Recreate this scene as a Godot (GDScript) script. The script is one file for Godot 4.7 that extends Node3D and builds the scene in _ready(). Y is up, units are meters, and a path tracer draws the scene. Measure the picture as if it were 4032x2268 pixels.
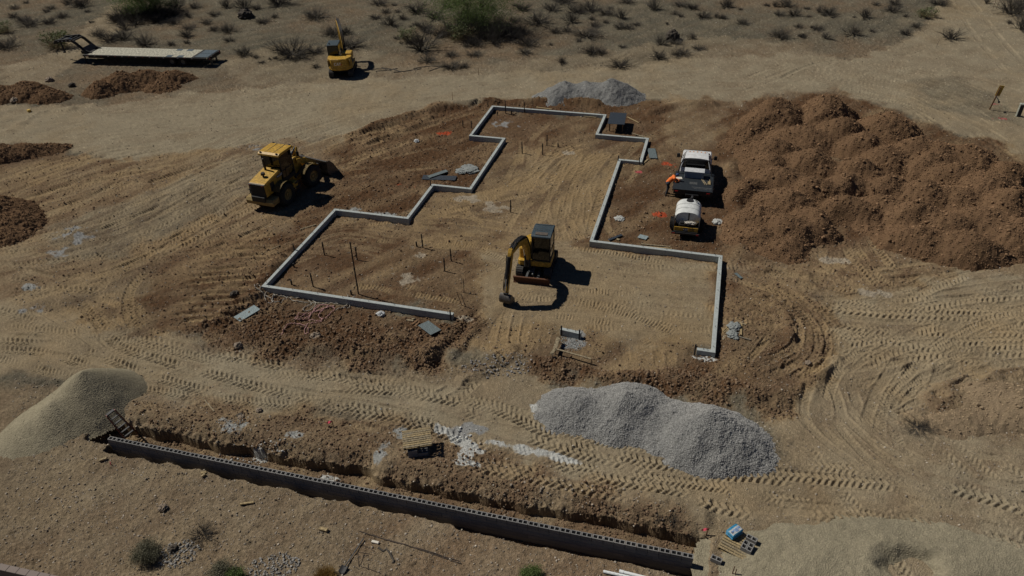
extends Node3D
# A desert building lot seen from the air: stem-wall foundation, block retaining wall, machines, soil and gravel heaps.

const CAM_H := 23.6
const SUN_AZ := 25.0      # shadows run this many degrees from +x towards +z
const SUN_EL := 49.5

var rng := RandomNumberGenerator.new()
var M := {}
var names := {}
var nzA := FastNoiseLite.new()
var nzB := FastNoiseLite.new()
var nzC := FastNoiseLite.new()
var nzD := FastNoiseLite.new()
var nzE := FastNoiseLite.new()

const ZONES := [[[0.30, 0.12, 0.25, 0.14], [-30.12, -25.84, -18.05, -26.35, -10.83, -24.14, -3.48, -22.58, 7.40, -17.19, 9.40, -14.19, -21.00, -12.49]], [[0.62, 0.00, 0.30, 0.04], [-51.25, -74.58, -48.54, -78.06, -48.69, -86.57, -49.72, -98.76, -47.32, -104.52, -43.80, -89.18, -43.88, -78.88, -44.10, -71.54, -44.46, -66.25, -45.65, -64.40]], [[0.38, 0.02, 0.50, 0.06], [-28.65, -74.72, -24.12, -79.46, -15.26, -77.15, -6.50, -70.09, 2.40, -71.52, 9.23, -73.25, 22.13, -77.10, 29.28, -73.64, 31.77, -69.66, 20.03, -68.55, 2.57, -66.44, -13.63, -66.42, -24.83, -66.97]], [[0.88, 0.00, 0.10, 0.02], [-47.46, -63.81, -36.22, -63.37, -24.62, -66.23, -17.49, -67.32, -10.08, -67.67, 2.62, -67.51, 12.51, -68.74, 20.59, -70.83, 28.23, -70.51, 33.16, -68.35, 40.89, -73.66, 52.36, -89.31, 57.60, -88.62, 51.11, -70.01, 35.97, -42.99, 34.65, -49.96, 32.94, -53.77, 30.77, -58.24, 28.37, -60.67, 23.26, -60.77, 19.52, -58.37, 14.56, -60.17, 7.72, -59.88, 2.33, -60.82, -2.48, -60.98, -7.45, -58.75, -11.93, -55.27, -18.06, -54.23, -23.54, -51.76, -29.51, -51.53, -34.32, -54.04, -42.56, -55.30]], [[0.95, 0.00, 0.10, 0.02], [52.36, -89.31, 57.60, -88.62, 57.16, -77.32, 40.93, -51.04, 43.36, -62.98]], [[0.50, 0.00, 0.70, 0.05], [36.27, -63.67, 40.00, -63.31, 41.27, -55.74, 39.79, -51.13, 37.54, -53.61, 34.19, -56.37]], [[0.34, 0.42, 0.12, 0.18], [-42.29, -54.83, -33.85, -53.06, -29.51, -51.53, -20.85, -52.98, -13.42, -54.61, -9.00, -57.61, -2.47, -60.52, -1.10, -59.50, -2.66, -53.88, -0.47, -52.95, -2.45, -45.20, -5.48, -45.41, -6.45, -41.11, -11.30, -42.48, -14.11, -34.04, -15.50, -31.18, -18.21, -29.34, -22.06, -31.13, -30.29, -34.01]], [[0.45, 0.28, 0.15, 0.12], [-34.00, -40.44, -27.21, -40.01, -23.09, -37.90, -20.71, -33.65, -22.24, -31.55, -30.41, -34.21]], [[0.42, 0.30, 0.22, 0.10], [-23.97, -51.24, -17.95, -53.77, -11.90, -55.03, -13.28, -50.42, -16.13, -46.18, -20.12, -46.47]], [[0.25, 0.15, 0.60, 0.18], [-29.77, -42.15, -24.72, -46.80, -19.33, -51.93, -16.48, -52.77, -16.71, -47.44, -20.17, -41.52, -23.84, -37.95, -27.98, -37.98]], [[0.20, 0.68, 0.00, 0.20], [-20.49, -32.52, -20.62, -37.09, -18.06, -39.66, -14.11, -39.88, -13.15, -37.29, -14.73, -31.49, -17.88, -30.13]], [[0.06, 0.85, 0.00, 0.42], [-11.90, -55.03, -9.00, -57.61, -5.90, -60.65, -1.10, -60.22, -2.66, -53.88, -0.41, -52.95, -2.44, -44.73, -5.34, -45.40, -6.44, -40.96, -11.30, -42.48, -12.74, -38.15, -13.88, -41.10, -12.11, -47.10, -13.54, -51.82]], [[0.05, 0.90, 0.00, 0.50], [-7.45, -58.75, -1.10, -60.86, 7.06, -60.12, 14.29, -58.84, 12.39, -55.77, 8.34, -56.78, -1.10, -59.06]], [[0.10, 0.85, 0.00, 0.30], [-14.11, -34.04, -11.30, -42.48, -11.93, -43.05, -14.45, -39.19, -15.36, -35.30, -15.60, -31.54]], [[0.10, 0.78, 0.05, 0.16], [8.67, -59.34, 15.68, -59.07, 19.65, -57.66, 13.68, -37.38, 12.49, -34.65, 4.93, -37.40, 8.18, -48.63, 9.81, -47.98, 10.91, -52.40, 7.26, -53.07]], [[0.42, 0.38, 0.10, 0.05], [14.35, -60.84, 18.82, -59.51, 15.35, -49.55, 12.34, -48.44, 12.72, -54.15]], [[0.14, 0.66, 0.04, 0.10], [-1.10, -58.80, 8.03, -56.31, 7.10, -53.08, 10.61, -51.91, 9.64, -48.32, 8.04, -48.44, 4.87, -37.27, 11.94, -35.22, 9.87, -27.25, -2.31, -30.46, -3.16, -30.85, -13.91, -33.95, -11.24, -42.10, -6.37, -40.80, -5.21, -45.39, -2.43, -44.50, -0.23, -52.79, -2.58, -53.50]], [[0.46, 0.40, 0.04, 0.06], [-5.17, -44.93, -2.43, -44.27, -0.43, -50.79, 7.91, -48.78, 4.89, -37.49, 0.35, -36.45, -6.35, -40.60]], [[0.30, 0.50, 0.02, 0.06], [-10.90, -41.66, -6.40, -40.50, 0.39, -38.24, -0.12, -36.48, -9.52, -39.34]], [[0.74, 0.17, 0.05, 0.02], [-2.01, -36.59, 2.82, -38.08, 4.88, -36.95, 11.80, -35.10, 9.86, -27.37, 4.10, -27.92, -1.89, -30.44]], [[0.40, 0.44, 0.05, 0.12], [-2.31, -30.46, 2.21, -29.22, 4.52, -28.14, 9.07, -27.14, 8.40, -25.46, 4.38, -25.46, 0.13, -27.46, -2.63, -27.90]], [[0.04, 0.92, 0.00, 0.85], [-17.09, -30.86, -15.50, -31.18, -14.03, -33.72, -11.58, -32.75, -3.14, -30.34, -1.79, -30.77, -2.55, -28.20, -3.93, -26.64, -7.73, -27.56, -11.81, -28.22, -14.89, -29.16]], [[0.14, 0.60, 0.30, 0.35], [-13.66, -33.32, -3.14, -30.23, -3.88, -28.90, -8.61, -30.63, -11.82, -31.86]], [[0.22, 0.25, 0.60, 0.50], [-14.87, -29.10, -11.78, -28.07, -7.70, -27.41, -3.92, -26.49, -0.86, -27.06, -0.07, -27.38, -1.61, -25.40, -5.56, -25.68, -11.54, -27.11]], [[0.05, 0.90, 0.00, 0.80], [-0.07, -27.32, 4.37, -25.38, 8.49, -25.45, 9.69, -26.52, 14.64, -24.88, 13.58, -23.49, 11.63, -22.96, 7.30, -24.18, 3.78, -25.14, 1.58, -25.66]], [[0.20, 0.66, 0.00, 0.30], [12.19, -34.67, 12.67, -33.24, 16.45, -31.44, 15.95, -27.85, 14.50, -24.75, 11.50, -23.09, 9.96, -24.97, 9.95, -26.66]], [[0.08, 0.72, 0.00, 0.30], [16.44, -48.13, 19.04, -56.02, 20.46, -59.36, 28.56, -60.28, 32.15, -54.08, 33.48, -50.56, 36.14, -49.98, 36.31, -43.54, 30.76, -34.56, 25.47, -34.89, 22.41, -35.72, 18.77, -35.30, 15.12, -34.69, 13.33, -35.64]], [[0.68, 0.12, 0.10, 0.05], [17.04, -31.30, 22.15, -32.68, 30.76, -34.56, 17.99, -13.87, 7.77, -14.25, 8.99, -17.49, 10.29, -19.76, 12.28, -22.81, 14.50, -24.75, 15.95, -27.85]], [[0.36, 0.42, 0.00, 0.20], [12.87, -35.67, 22.60, -36.14, 31.01, -34.97, 29.80, -33.00, 24.47, -32.93, 20.60, -31.64, 17.25, -31.29, 13.05, -33.02]], [[0.52, 0.26, 0.00, 0.20], [16.58, -22.61, 18.53, -23.76, 20.21, -24.60, 25.05, -25.32, 22.49, -21.17, 17.83, -21.95]], [[0.78, 0.06, 0.12, 0.03], [-30.29, -34.01, -22.06, -31.13, -17.77, -29.25, -14.77, -28.78, -11.51, -26.96, -5.55, -25.54, -1.79, -25.39, -0.08, -27.02, 1.94, -25.31, 3.74, -24.74, 0.74, -23.60, 4.55, -22.69, 10.29, -19.76, 11.12, -19.31, 21.21, -19.09, 17.99, -13.87, 8.45, -14.22, 8.34, -17.33, 6.01, -17.79, 3.15, -19.55, -0.87, -21.32, -3.51, -22.94, -8.11, -24.14, -12.80, -24.70, -18.03, -26.29, -26.71, -27.79]], [[0.70, 0.12, 0.02, 0.04], [6.01, -17.79, 8.34, -17.33, 10.85, -18.54, 16.89, -18.09, 19.95, -17.04, 19.52, -16.36, 10.25, -16.73, 7.97, -15.48]], [[0.34, 0.34, 0.22, 0.34], [-17.26, -23.89, -16.24, -25.05, -10.82, -24.09, -5.28, -23.09, -0.87, -21.05, 3.12, -19.35, 5.82, -17.62, 6.62, -16.10, 2.90, -17.37, -4.96, -20.10, -16.85, -23.31]]]
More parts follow.
